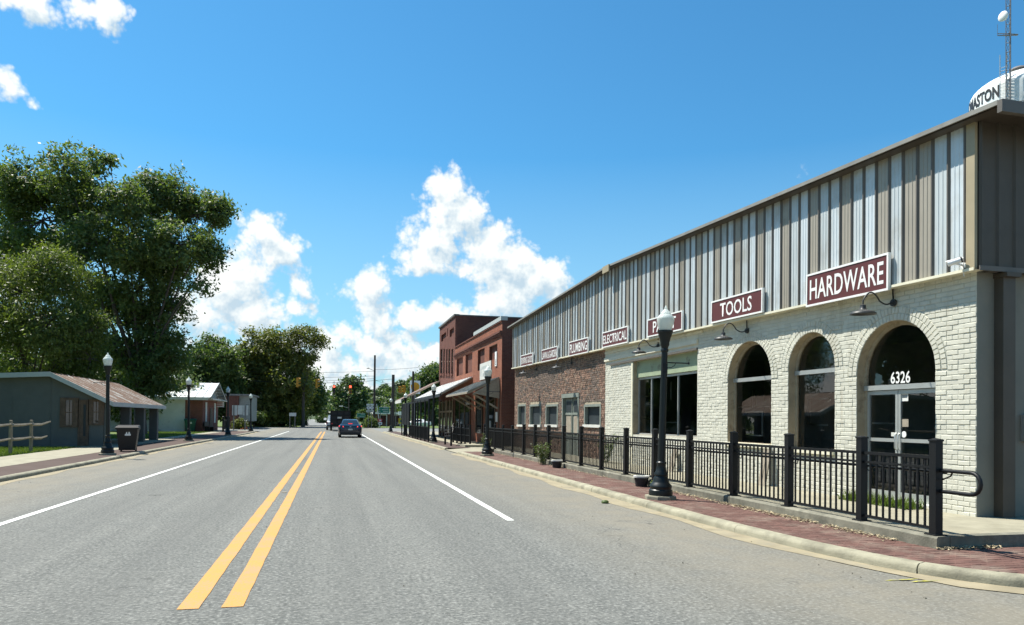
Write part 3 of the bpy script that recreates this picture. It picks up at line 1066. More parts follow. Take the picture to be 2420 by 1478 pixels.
def tufts(name, label, x0, x1, y0, y1, z, n, h):
    vs, fs = [], []
    for _ in range(n):
        x, y = random.uniform(x0, x1), random.uniform(y0, y1)
        a = random.uniform(0, 6.28)
        hh = h * random.uniform(.5, 1.3)
        w = .012
        lx, ly = random.gauss(0, .4) * hh, random.gauss(0, .4) * hh
        o = len(vs)
        vs += [(x - w * math.cos(a), y - w * math.sin(a), z), (x + w * math.cos(a), y + w * math.sin(a), z), (x + lx, y + ly, z + hh)]
        fs.append((o, o + 1, o + 2))
    mb = MB()
    mb.v, mb.f = vs, fs
    return stuff(mb.build(name, 'blade'), label, 'grass')


tufts('lawn_grass', 'green lawn grass behind the split rail fence', -14.5, -11.3, 28, 38.1, .085, 9000, .09)
tufts('side_lawn_grass', 'strip of lawn grass before the white block building', -16, -11.3, 51, 74, .085, 12000, .10)


# ------------------------------------------------------------------ the hardware store
HA = Vector((9.22, 8.98, 0))
HB = Vector((8.98, 36.4, 0))
HU = (HB - HA).normalized()
HN = Vector((-HU.y, HU.x, 0))            # towards the street
HL = (HB - HA).length
HROT = math.atan2(HU.y, HU.x)


def on_wall(px, py, off=0.0):            # (s, z) where a sight line meets the shop front (off metres before it)
    d = Vector(ray(px, py))
    o = Vector((0, 0, CAMH))
    p0 = HA + HN * off
    t = (p0 - o).dot(HN) / d.dot(HN)
    p = o + d * t
    return (p - HA).dot(HU), p.z


def wz(s):                               # lower edge of the metal cladding (the street rises a little)
    return 3.87 + .0112 * s


SR = on_wall(1460, 622)[0]
ZN, ZR, ZF = 6.03, on_wall(1460, 626, .2)[1], on_wall(1217, 772, .2)[1]


def top_z(s):
    return ZN + (ZR - ZN) * s / SR if s < SR else ZR + (ZF - ZR) * (s - SR) / (HL - SR)


store = thing('hardware_store', 'long cream brick hardware store with striped metal cladding and arched windows', 'shop', HA, HROT)
BASE = .12
S_RED = on_wall(1431, 900)[0]            # where the white paint ends


def srange(a, b, y=950):
    return on_wall(a, y)[0], on_wall(b, y)[0]


OPEN = []                                # s0, s1, z0, spring, arched


def arch(pl, pr, ptop, zbot):
    s1, s0 = on_wall(pl, 960)[0], on_wall(pr, 960)[0]
    zt = on_wall((pl + pr) / 2, ptop)[1]
    w = (s1 - s0) / 2
    OPEN.append((s0, s1, zbot, zt - w, True))
    return OPEN[-1]


DOOR = arch(2025, 2211, 757, .25)
WIN2 = arch(1863, 1973, 786, 1.08)
WIN1 = arch(1720, 1823, 807, 1.12)
sb0, sb1 = on_wall(1648, 900)[0], on_wall(1497, 900)[0]
BIG = (sb0, sb1, 1.17, 3.44, False)
OPEN.append(BIG)


def wall_front(mb, s0, s1, zb, ztf, ops, depth):
    """front skin with openings and their reveals (reveals returned as a second mesh)"""
    rv = MB()
    ops = sorted(ops)
    cur = s0

    def strip(a, b, za, zb_, zc=None):
        n = max(1, int((b - a) / 1.2))
        for k in range(n):
            p, q = a + (b - a) * k / n, a + (b - a) * (k + 1) / n
            mb.quad((q, 0, za), (p, 0, za), (p, 0, zb_(p)), (q, 0, zb_(q)))
    for a, b, z0, sp, ar in ops:
        if a > cur:
            strip(cur, a, zb, ztf)
        strip(a, b, zb, lambda s: z0)
        if ar:
            c, w = (a + b) / 2, (b - a) / 2
            N = 28
            pts = [(c - w * math.cos(math.pi * k / N), sp + w * math.sin(math.pi * k / N)) for k in range(N + 1)]
        else:
            pts = [(a, sp), (b, sp)]
        for (p, zp), (q, zq) in zip(pts, pts[1:]):
            mb.quad((q, 0, zq), (p, 0, zp), (p, 0, ztf(p)), (q, 0, ztf(q)))
            rv.quad((p, 0, zp), (q, 0, zq), (q, -depth, zq), (p, -depth, zp))
        rv.quad((a, 0, z0), (a, 0, pts[0][1]), (a, -depth, pts[0][1]), (a, -depth, z0))
        rv.quad((b, 0, pts[-1][1]), (b, 0, z0), (b, -depth, z0), (b, -depth, pts[-1][1]))
        rv.quad((b, 0, z0), (a, 0, z0), (a, -depth, z0), (b, -depth, z0))
        cur = b
    if cur < s1:
        strip(cur, s1, zb, ztf)
    return rv


# white painted front: mortar skin, then the bricks standing proud of it
mb = MB()
rv = wall_front(mb, 0, S_RED, BASE, lambda s: wz(s) + .05, OPEN, .25)
wall = mb.build('front_wall', 'white_mortar', store)
rv.build('opening_reveals', 'reveal', store)

RING = .235


def gaps_at(z0, z1, grow=RING):
    zm = (z0 + z1) / 2
    out = []
    for a, b, zb_, sp, ar in OPEN:
        c, w = (a + b) / 2, (b - a) / 2
        if not ar:
            if z1 > zb_ - .02 and z0 < 3.60:
                out.append((a - .02, b + .02))
            continue
        ro = w + grow
        if z1 < zb_ - .03:
            continue
        if zm <= sp:
            out.append((a, b))
        elif zm < sp + ro:
            h = math.sqrt(max(ro * ro - (zm - sp) ** 2, 0))
            out.append((c - h, c + h))
    return out


def brick_shape(mb, s0, s1, z0, z1, y1, e=.007, ex=.003):
    vs = [(s0, .0, z0), (s1, .0, z0), (s1, .0, z1), (s0, .0, z1),
          (s0 + ex * .3, y1 * .4, z0 + e * .3), (s1 - ex * .3, y1 * .4, z0 + e * .3), (s1 - ex * .3, y1 * .4, z1 - e * .3), (s0 + ex * .3, y1 * .4, z1 - e * .3),
          (s0 + ex, y1, z0 + e), (s1 - ex, y1, z0 + e), (s1 - ex, y1, z1 - e), (s0 + ex, y1, z1 - e)]
    mb.add(vs, [(1, 0, 4, 5), (2, 1, 5, 6), (3, 2, 6, 7), (0, 3, 7, 4), (5, 4, 8, 9), (6, 5, 9, 10), (7, 6, 10, 11), (4, 7, 11, 8), (9, 8, 11, 10)])


CH = .0762
bricks = []                              # (s0, s1, z0, z1, proud)
zc, row = BASE + .02, 0
while zc < 4.05:
    gp = sorted(gaps_at(zc, zc + CH))
    segs, cur = [], .004
    for a, b in gp:
        if a > cur:
            segs.append((cur, a))
        cur = max(cur, b)
    if cur < S_RED:
        segs.append((cur, S_RED))
    for a, b in segs:
        if zc > 3.44 and b > sb0 - .1:   # plaster band above the shop window
            b = min(b, sb0 - .04)
        bl = .215 if row % 6 else .108   # every sixth course is headers
        s = a - (bl / 2 if row % 2 else 0)
        while s < b:
            hj = random.choice((.0005, .001, .002, .006))
            p, q = max(s, a) + .002, min(s + bl - hj, b - .003)
            if q - p > .035 and zc + CH < wz(p) + .03:
                dz = random.uniform(-.004, .004)
                bricks.append((p, q, zc + .003 + dz, zc + CH - random.uniform(.002, .008) + dz, random.uniform(.003, .012)))
            s += bl
    zc += CH
    row += 1
bricks.sort(key=lambda b: b[0] + abs(b[2] - 1.6) * .3)
bc = {}
n_ind = 260
for b in bricks[:n_ind]:
    key = (round(b[1] - b[0], 3), round(b[3] - b[2], 3))
    if key not in bc:
        m_ = MB()
        brick_shape(m_, -key[0] / 2, key[0] / 2, -key[1] / 2, key[1] / 2, .013)
        bc[key] = m_.mesh('brick', M['white_brick'])
    o = link('brick', bc[key], store, ((b[0] + b[1]) / 2, b[4] - .013, (b[2] + b[3]) / 2))
    o.rotation_euler = (0, random.gauss(0, .008), random.gauss(0, .006))
mb = MB()
for b in bricks[n_ind:]:
    brick_shape(mb, *b)
stuff(mb.build('brickwork', 'white_brick', store))
# two rings of header bricks round each arch
vb = MB()
vcache = None
vcount = 0
for a, b, zb_, sp, ar in OPEN:
    if not ar:
        continue
    c, w = (a + b) / 2, (b - a) / 2
    for ring in range(2):
        r0 = w + ring * .116
        n = int(math.pi * (r0 + .05) / .080)
        for k in range(n):
            th = math.pi * (k + .5) / n
            if vcount < 40 and a == DOOR[0]:
                pass
            tw = (math.pi / n) * .44
            pr = .010 + random.uniform(0, .006)
            i0, i1 = r0 + .004, r0 + .110

            def P(r, t, y):
                return (c - r * math.cos(t), y, sp + r * math.sin(t))
            vs = [P(i0, th - tw, 0), P(i0, th + tw, 0), P(i1, th + tw, 0), P(i1, th - tw, 0),
                  P(i0 + .006, th - tw * .85, pr), P(i0 + .006, th + tw * .85, pr), P(i1 - .006, th + tw * .85, pr), P(i1 - .006, th - tw * .85, pr)]
            fs = [(0, 1, 5, 4), (1, 2, 6, 5), (2, 3, 7, 6), (3, 0, 4, 7), (4, 5, 6, 7)]
            if a == DOOR[0]:
                m_ = MB().add(vs, fs)
                m_.build('brick', 'white_brick', store)
            else:
                vb.add(vs, fs)
stuff(vb.build('arch_brickwork', 'white_brick', store))

# plaster band, ledges and steel lintel over the shop window
mb = MB()
mb.box(sb0 - .05, S_RED, -.05, .016, 3.50, 4.2)
mb.box(sb0 - .3, S_RED - .02, .016, .05, 3.86, 3.92)
mb.box(sb0 - .06, S_RED, .016, .062, 3.60, 3.72)
mb.build('plaster_band', 'plaster', store)
mb = MB()
mb.box(sb0 - .02, sb1 + 1.9, .0, .05, 3.44, 3.50)
mb.build('steel_lintel', 'trim_brown', store)
mb = MB()
mb.box(sb1 + .005, sb1 + .12, -.02, .03, .2, 3.42)
mb.build('window_jamb', 'cream', store)

# red brick part with its boarded windows
RO = []
for pl, pr in ((1382, 1421), (1291, 1319), (1253, 1279), (1225, 1243)):
    a, b = on_wall(pr, 980)[0], on_wall(pl, 980)[0]
    RO.append((a, b, on_wall((pl + pr) / 2, 1004)[1], on_wall((pl + pr) / 2, 957)[1], False))
da, db = on_wall(1367, 990)[0], on_wall(1331, 990)[0]
RDOOR = (da, db, .2, on_wall(1350, 940)[1], False)
RO.append(RDOOR)
mb = MB()
rv = wall_front(mb, S_RED, HL, BASE, lambda s: wz(s) + .05, RO, .14)
mb.build('red_front_wall', 'red_mortar', store)
rv.build('red_opening_reveals', 'grey_wood', store)
rb, drk = MB(), MB()
zc, row = BASE + .01, 0
while zc < 4.2:
    gp = sorted((a, b) for a, b, z0, z1, _ in RO if zc + CH > z0 and zc < z1 + .08)
    segs, cur = [], S_RED + .01
    for a, b in gp:
        if a > cur:
            segs.append((cur, a))
        cur = max(cur, b)
    segs.append((cur, HL))
    bl = .215 if row % 6 else .108
    for a, b in segs:
        s = a - (bl / 2 if row % 2 else 0)
        while s < b:
            p, q = max(s, a) + .004, min(s + bl - .010, b - .003)
            if q - p > .03 and zc + CH < wz(p) + .04:
                dark = (math.sin(p * .9 + 1.3) + math.sin(zc * 2.6 + p * .5) + random.uniform(-1.6, 1.6) + (zc - 2.0) * .9) > .55
                dark = dark and p < HL - .7 and p > S_RED + .5
                if row in (27, 28) and p < HL - 3:
                    dark = True
                brick_shape(drk if dark else rb, p, q, zc + .005, zc + CH - .006, random.uniform(.006, .022))
            s += bl
    zc += CH
    row += 1
stuff(rb.build('red_brickwork', 'red_brick', store))
stuff(drk.build('sooty_brickwork', 'dark_brick', store))
for a, b, z0, z1, _ in RO[:4]:
    mb = MB()
    mb.box(a, b, -.13, -.10, z0, z1)
    w_ = mb.build('boarded_window', 'dark_board', store)
    mb = MB()
    mb.box(a - .02, a + .09, -.10, .03, z0, z1 + .02)
    mb.box(b - .09, b + .02, -.10, .03, z0, z1 + .02)
    mb.box(a + .09, b - .09, -.10, .03, z1 - .07, z1 + .02)
    mb.build('frame', 'grey_wood', w_)
    mb = MB()
    mb.box(a - .06, b + .06, -.05, .07, z0 - .10, z0 - .002)
    mb.build('sill', 'offwhite', w_)
mb = MB()
mb.box(da, db, -.13, -.09, .2, RDOOR[3])
rd = mb.build('plank_door', 'grey_wood', store)
mb = MB()
mb.box(da - .10, da + .02, -.08, .035, .2, RDOOR[3])
mb.box(db - .02, db + .10, -.08, .035, .2, RDOOR[3])
mb.box(da - .12, db + .12, -.08, .045, RDOOR[3], RDOOR[3] + .16)
mb.build('frame', 'grey_wood', rd)
hw = (db - da) / 2
for k in range(2):
    for z0, z1 in ((1.05, 1.75), (1.92, 2.34)):
        mb = MB()
        x0 = da + k * hw + .16
        mb.box(x0, x0 + hw - .32, -.088, -.075, z0, z1)
        mb.build('panel', 'dark_board' if z1 > 2 else 'timber', rd)
mb = MB()
mb.box(da + hw - .03, da + hw + .03, -.09, -.055, .2, RDOOR[3] - .02)
mb.box(da + .03, db - .03, -.09, -.06, 1.80, 1.88)
mb.build('battens', 'grey_wood', rd)


# arched windows and the entrance
def arch_pts(a, b, sp, inset, n=24):
    c, w = (a + b) / 2, (b - a) / 2 - inset
    return [(c - w * math.cos(math.pi * k / n), sp + w * math.sin(math.pi * k / n)) for k in range(n + 1)]


YG = -.19                                 # glass line


def arched_window(op, ztr, name='arched_window', fr='alu'):
    a, b, z0, sp, _ = op
    o_, i_ = arch_pts(a, b, sp, 0), arch_pts(a, b, sp, .07)
    mb = MB()
    for y0, y1 in ((YG - .04, YG + .035),):
        full_o = [(a, z0)] + o_ + [(b, z0)]
        full_i = [(a + .07, z0)] + i_ + [(b - .07, z0)]
        for k in range(len(full_o) - 1):
            (p, zp), (q, zq) = full_o[k], full_o[k + 1]
            (r, zr), (t, zt) = full_i[k], full_i[k + 1]
            mb.quad((t, y1, zt), (r, y1, zr), (p, y1, zp), (q, y1, zq))
            mb.quad((r, y1, zr), (t, y1, zt), (t, y0, zt), (r, y0, zr))
    root = mb.build(name, 'reveal', store)
    mb = MB()
    mb.box(a + .02, b - .02, YG - .05, YG + .06, ztr - .05, ztr + .035)
    mb.build('transom', fr, root)
    mb = MB()
    top = [(x, z) for x, z in i_ if z > ztr + .03]
    if sp > ztr:
        top = [(a + .07, ztr + .03)] + i_ + [(b - .07, ztr + .03)]
    mb.add([(x, YG, z) for x, z in top], [tuple(range(len(top)))])
    mb.build('pane', 'glass', root)
    if ztr > z0 + .3 and op is not DOOR:
        low = [(a + .07, z0), (b - .07, z0), (b - .07, min(ztr - .05, sp)), (a + .07, min(ztr - .05, sp))]
        mb = MB()
        mb.quad(*[(x, YG, z) for x, z in (low[1], low[0], low[3], low[2])])
        mb.build('pane', 'glass', root)
        mb = MB()
        mb.box(a - .02, b + .02, YG - .04, .07, z0 - .09, z0 - .003)
        mb.build('sill', 'cream', root)
    return root


w2 = arched_window(WIN2, on_wall(1920, 879, YG)[1])
w1 = arched_window(WIN1, on_wall(1780, 896, YG)[1])
ztr = on_wall(2124, 914, YG)[1]
dw = arched_window(DOOR, ztr, 'arched_entrance')
a, b, z0 = DOOR[0], DOOR[1], .30
mid = on_wall(2125, 1000, YG)[0]
for p, q in ((a + .07, mid - .005), (mid + .005, b - .07)):
    d_ = MB()
    zt_, w_ = ztr - .06, .055
    zm = on_wall(2120, 1041, YG)[1]
    d_.box(p, p + w_, YG - .025, YG + .025, z0, zt_)
    d_.box(q - w_, q, YG - .025, YG + .025, z0, zt_)
    d_.box(p + w_, q - w_, YG - .025, YG + .025, zt_ - .07, zt_)
    d_.box(p + w_, q - w_, YG - .025, YG + .025, z0, z0 + .13)
    d_.box(p + w_, q - w_, YG - .025, YG + .025, zm - .03, zm + .03)
    do = d_.build('glass_door', 'alu', store)
    for za, zb_ in ((z0 + .13, zm - .03), (zm + .03, zt_ - .07)):
        g_ = MB()
        g_.quad((q - w_, YG, za), (p + w_, YG, za), (p + w_, YG, zb_), (q - w_, YG, zb_))
        g_.build('pane', 'glass', do)
    h_ = MB()
    hx = q - .03 if q < mid + .01 else p + .03
    h_.tube([(hx, YG + .03, zm - .16), (hx, YG + .06, zm - .13), (hx, YG + .06, zm + .09), (hx, YG + .03, zm + .12)], .009)
    h_.build('handle', 'alu', do, smooth=40)
mb = MB()
mb.box(a + .03, b - .03, -.24, -.02, BASE, z0 - .004)
mb.build('threshold', 'offwhite', dw)
me = text_mesh('6326', 'white', .44, .205, .016)
nz_ = on_wall(2128, 892, YG)
o = link('house_number', me, dw, (nz_[0], YG + .003, nz_[1]))
o.rotation_euler = (0, 0, math.pi)
for (px, py, w_, h_, nm, mt) in [(2139, 938, .075, .15, 'paper_notice', 'paper'), (2139, 1000, .08, .13, 'paper_notice', 'timber'), (2113, 1027, .06, .07, 'paper_notice', 'offwhite')]:
    s_, z_ = on_wall(px, py, YG)
    mb = MB()
    mb.box(s_ - w_, s_ + w_, YG + .004, YG + .007, z_ - h_ / 2, z_ + h_ / 2)
    mb.build(nm, mt, dw)
s_, z_ = on_wall(2137, 1027, YG)
mb = MB()
mb.prism([(s_ + .055 * math.cos(t * .5236), z_ + .055 * math.sin(t * .5236)) for t in range(12)], lambda u, v, k: (u, YG + (.008 if k else .004), v))
mb.build('round_sticker', 'white', dw)
s_, z_ = on_wall(2139, 930, YG)
mb = MB()
mb.prism([(s_ - .05, z_), (s_ + .03, z_ - .01), (s_ + .05, z_ + .035), (s_, z_ + .03)], lambda u, v, k: (u, YG + (.011 if k else .009), v))
mb.build('notice_print', 'dark_board', dw)
for k in range(3):
    mb = MB()
    mb.box(s_ - .055, s_ + .055, YG + .009, YG + .011, z_ - .035 - k * .018, z_ - .027 - k * .018)
    mb.build('notice_print', 'dark_board', dw)

# the wide shop window
zh = on_wall(1570, 886, YG)[1] + .0
mb = MB()
mb.box(sb0, sb1, YG - .03, YG + .03, zh - .07, zh - .01)
mb.box(sb0, sb1, YG - .03, YG + .05, BIG[2], BIG[2] + .05)
mul = [on_wall(1604, 950, YG)[0], on_wall(1541, 950, YG)[0]]
for x in mul + [sb1 - .03]:
    mb.box(x - .018, x + .018, YG - .03, YG + .03, BIG[2], zh - .07)
big = mb.build('shop_window', 'alu', store)
mb = MB()
mb.box(sb0, sb1, -.16, -.11, zh, 3.44)
mb.build('sign_board', 'board_green', big)
ed = [sb0] + mul + [sb1 - .03]
for p, q in zip(ed, ed[1:]):
    mb = MB()
    mb.quad((q, YG, BIG[2] + .05), (p, YG, BIG[2] + .05), (p, YG, zh - .07), (q, YG, zh - .07))
    mb.build('pane', 'glass', big)

# dim room behind the glass, with white display frames standing in it
mb = MB()
D = -6.0
Lr = S_RED - .2
mb.quad((.35, -.33, .22), (Lr, -.33, .22), (Lr, D, .22), (.35, D, .22))
mb.quad((.35, D, .22), (Lr, D, .22), (Lr, D, 3.8), (.35, D, 3.8))
mb.quad((.35, D, 3.8), (Lr, D, 3.8), (Lr, -.33, 3.8), (.35, -.33, 3.8))
mb.quad((.35, -.33, .22), (.35, D, .22), (.35, D, 3.8), (.35, -.33, 3.8))
mb.quad((Lr, D, .22), (Lr, -.33, .22), (Lr, -.33, 3.8), (Lr, D, 3.8))
mb.build('shop_interior', 'interior', store)


def frame_rect(px0, py0, px1, py1, off, sides='tblr', w=.03):
    s0, z1 = on_wall(px1, py0, off)
    s1, _ = on_wall(px0, py0, off)
    _, z0 = on_wall(px0, py1, off)
    mb = MB()
    if 't' in sides:
        mb.box(s0, s1, off - .02, off, z1 - w, z1)
    if 'b' in sides:
        mb.box(s0, s1, off - .02, off, z0, z0 + w)
    if 'l' in sides:
        mb.box(s1 - w, s1, off - .02, off, z0 + w, z1 - w)
    if 'r' in sides:
        mb.box(s0, s0 + w, off - .02, off, z0 + w, z1 - w)
    mb.build('display_frame', 'white', store)


frame_rect(1761, 972, 1802, 1030, -.62)
frame_rect(1744, 920, 1778, 964, -1.1, 'br', .025)
frame_rect(1785, 918, 1822, 963, -1.1, 'bl', .025)
frame_rect(1909, 941, 1957, 1006, -.8, 'tlb', .03)
frame_rect(2051, 943, 2115, 1002, -1.2, 'b', .03)
frame_rect(1510, 935, 1540, 990, -.9, 'tb', .03)
frame_rect(1549, 998, 1600, 1010, -1.3, 't', .03)
frame_rect(1572, 900, 1586, 948, -1.1, 'r', .025)

# side wall, back, roof
DEP = 17.0
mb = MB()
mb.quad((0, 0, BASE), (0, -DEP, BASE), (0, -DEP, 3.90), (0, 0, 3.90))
mb.build('side_wall', 'side_dark', store)
mb = MB()
mb.quad((0, -DEP, BASE), (HL, -DEP, BASE), (HL, -DEP, ZF), (SR, -DEP, ZR), (0, -DEP, ZN))
mb.quad((HL, -DEP, BASE), (HL, 0, BASE), (HL, 0, ZF), (HL, -DEP, ZF))
mb.quad((HL, 0, wz(HL) + .05), (0, 0, 3.92), (0, 0, ZN), (SR, 0, ZR), (HL, 0, ZF))
mb.build('rear_walls', 'clad_brown', store)

PIT = .305
YC = .15                                  # cladding stands this far before the brick


def clad_panel(x0, x1, zb, zt, flip=False):
    """one ribbed sheet: a deep trapezoid rib, then a flat with two fine ribs; zb, zt give the ends"""
    w = x1 - x0
    pr = [(.048, .030), (.058, 0), (.140, 0), (.145, .007), (.155, .007), (.160, 0), (.222, 0), (.227, .007), (.237, .007), (.242, 0), (PIT, 0)]
    pr = [(x0 + u * w / PIT, v) for u, v in pr]
    mb = MB()
    for (u, v), (u2, v2) in zip(pr, pr[1:]):
        mb.quad((u2, YC + v2, zb(u2)), (u, YC + v, zb(u)), (u, YC + v, zt(u)), (u2, YC + v2, zt(u2)))
    rb_ = MB()
    pr = [(x0 + u * w / PIT, v) for u, v in [(0, 0), (.026, .030), (.048, .030)]]
    for (u, v), (u2, v2) in zip(pr, pr[1:]):
        rb_.quad((u2, YC + v2, zb(u2)), (u, YC + v, zb(u)), (u, YC + v, zt(u)), (u2, YC + v2, zt(u2)))
    return mb, rb_


npan = int(round((HL - .02) / PIT))
step = (HL - .02) / npan
tones = ['clad_white', 'clad_white2', 'clad_tan', 'clad_tan', 'clad_white', 'clad_white2', 'clad_tan']
for k in range(npan):
    x0 = .02 + k * step
    tone = ('clad_white', 'clad_white2', 'clad_tan')[(k - (2 if k < 3 else 0)) % 3] if k > 3 else ('clad_white', 'clad_white2', 'clad_tan', 'clad_tan')[k]
    pm_, rm_ = clad_panel(x0, x0 + step, wz, top_z)
    rm_.build('rib', 'trim_brown', pm_.build('cladding_panel', tone, store))
mb = MB()
mb.box(-.13, .02, YC - .02, YC + .03, wz(0) - .01, top_z(0))
mb.build('corner_trim', 'trim_tan', store)
mb = MB()
for k in range(24):
    p, q = -.14 + (HL + .14) * k / 24, -.14 + (HL + .14) * (k + 1) / 24
    for y0, y1, d0, d1 in ((.0, YC + .05, -.02, -.016), (YC + .05, YC + .056, -.03, .012)):
        vs = [(p, y0, wz(p) + d0), (q, y0, wz(q) + d0), (q, y1, wz(q) + d0), (p, y1, wz(p) + d0), (p, y0, wz(p) + d1), (q, y0, wz(q) + d1), (q, y1, wz(q) + d1), (p, y1, wz(p) + d1)]
        mb.add(vs, [(3, 2, 1, 0), (4, 5, 6, 7), (0, 1, 5, 4), (1, 2, 6, 5), (2, 3, 7, 6), (3, 0, 4, 7)])
mb.build('drip_trim', 'cream', store)
# side cladding
mb = MB()
pr = [(0, 0), (.010, .0), (.034, .030), (.070, .030), (.094, 0), (PIT, 0)]
for (u, v), (u2, v2) in zip(pr, pr[1:]):
    mb.quad((-.14 - v, -u, 3.86), (-.14 - v2, -u2, 3.86), (-.14 - v2, -u2, ZN), (-.14 - v, -u, ZN))
sp_ = mb.mesh('side_panel', M['clad_brown'])
for k in range(55):
    link('side_panel', sp_, store, (0, YC - .03 - k * PIT, 0))
mb = MB()
mb.box(-.19, -.02, -16.8, -.11, 3.84, 3.86)
mb.box(-.20, -.18, -16.8, .15, 3.83, 3.90)
mb.build('side_drip', 'trim_brown', store)
# pitched roof with overhang, rake trim, ridge cap, eave trim
OV, FE = .36, .70
for side in (0, 1):
    p = -FE if side == 0 else HL + .2
    zt_ = (ZN - FE * (ZR - ZN) / SR) if side == 0 else ZF + .2 * (ZF - ZR) / (HL - SR)
    mb = MB()
    q = SR
    vs = [(p, OV, zt_), (q, OV, ZR), (q, -DEP - .3, ZR), (p, -DEP - .3, zt_)]
    vs += [(x, y, z + .06) for x, y, z in vs]
    fs = [(3, 2, 1, 0), (4, 5, 6, 7), (0, 1, 5, 4), (1, 2, 6, 5), (2, 3, 7, 6), (3, 0, 4, 7)]
    if side:
        fs = [f[::-1] for f in fs]
    mb.add(vs, fs)
    rf = mb.build('roof_slope', 'clad_brown', store)
    mb = MB()
    vs = [(p, OV, zt_ - .0), (q, OV, ZR - .0), (q, OV + .03, ZR - .0), (p, OV + .03, zt_ - .0), (p, OV, zt_ + .065), (q, OV, ZR + .065), (q, OV + .03, ZR + .065), (p, OV + .03, zt_ + .065)]
    vs = [(x, y + .002, z) for x, y, z in vs]
    mb.add(vs, fs)
    mb.build('rake_trim', 'rake_grey', rf)
    mb = MB()
    vs = [(x, y, z) for x, y, z in [(p, YC, zt_ - .02), (q, YC, ZR - .02), (q, OV, ZR - .02), (p, OV, zt_ - .02)]]
    mb.add(vs, [(0, 1, 2, 3)])
    mb.build('soffit', 'clad_brown', rf)
mb = MB()
ze = ZN - FE * (ZR - ZN) / SR
mb.box(-FE - .08, -FE - .002, -DEP, OV + .037, ze - .12, ze + .05)
mb.build('eave_gutter', 'trim_brown', store)
mb = MB()
mb.box(SR - .28, SR + .28, OV + .04, OV + .075, ZR - .17, ZR + .05)
mb.build('ridge_cap', 'trim_tan', store)
mb = MB()
yd = -.42
mb.box(-.16, -.005, yd - .11, yd + .11, .2, 3.80)
mb.box(-.24, -.005, yd - .13, yd + .13, 3.76, 3.825)
mb.build('downpipe', 'clad_brown', store)
mb = MB()
mb.box(-.10, -.005, -1.02, -.80, 1.35, 1.75)
mb.build('meter_box', 'alu', store)

# ------------------------------------------------------------------ signs along the cladding
SIGNS = [('HARDWARE', (1908, 2102), (689, 641), 84, .90, 'hung over the arched entrance'), ('TOOLS', (1683, 1804), (739, 710), 56, .62, 'hung between the arched windows and the wide shop window'),
         ('PAINT', (1532, 1614), (777, 757), 45, .66, 'half hidden by the lamp post'), ('ELECTRICAL', (1425, 1485), (805, 790), 39, .92, 'above the end of the white paint'),
         ('PLUMBING', (1346, 1391), (826, 815), 36, .90, 'above the grey plank door'), ('LAWN & GARDEN', (1281, 1318), (842, 834), 31, .94, 'above the old red brick wall'),
         ('SPORTING GOODS', (1232, 1260), (854, 848), 28, .94, 'at the far end of the cladding')]
for body, (xl, xr), (yl_, yr_), hpx, wf, where in SIGNS:
    off = YC + .065
    s1, z1 = on_wall(xl, yl_, off)
    s0, z0 = on_wall(xr, yr_, off)
    cs, cz, w_ = (s0 + s1) / 2, (z0 + z1) / 2, s1 - s0
    p = HA + HU * cs + HN * off
    dist = (Vector((p.x, p.y)).dot(Vector((CW[0], CW[1]))))
    h_ = hpx / FPX * dist * .97
    sg = thing('shop_sign', 'maroon sign reading %s, %s' % (body, where), 'sign', (p.x, p.y, cz), HROT + math.pi, 'maroon signs along the cladding')
    sg.rotation_euler = (0, -math.atan(.0112) * -1, HROT + math.pi)
    mb = MB()
    mb.box(-w_ / 2, w_ / 2, -.02, .02, -h_ / 2, h_ / 2)
    mb.build('panel', 'maroon', sg)
    mb = MB()
    e = .032
    mb.box(-w_ / 2 - .004, w_ / 2 + .004, -.03, .024, h_ / 2 - e, h_ / 2 + .004)
    mb.box(-w_ / 2 - .004, w_ / 2 + .004, -.03, .024, -h_ / 2 - .004, -h_ / 2 + e)
    mb.box(-w_ / 2 - .004, -w_ / 2 + e, -.03, .024, -h_ / 2 + e, h_ / 2 - e)
    mb.box(w_ / 2 - e, w_ / 2 + .004, -.03, .024, -h_ / 2 + e, h_ / 2 - e)
    mb.build('border', 'white', sg)
    me = text_mesh(body, 'white', w_ * wf, h_ * (.62 if len(body) < 9 else .56), .012)
    link('lettering', me, sg, (0, -.024, 0))

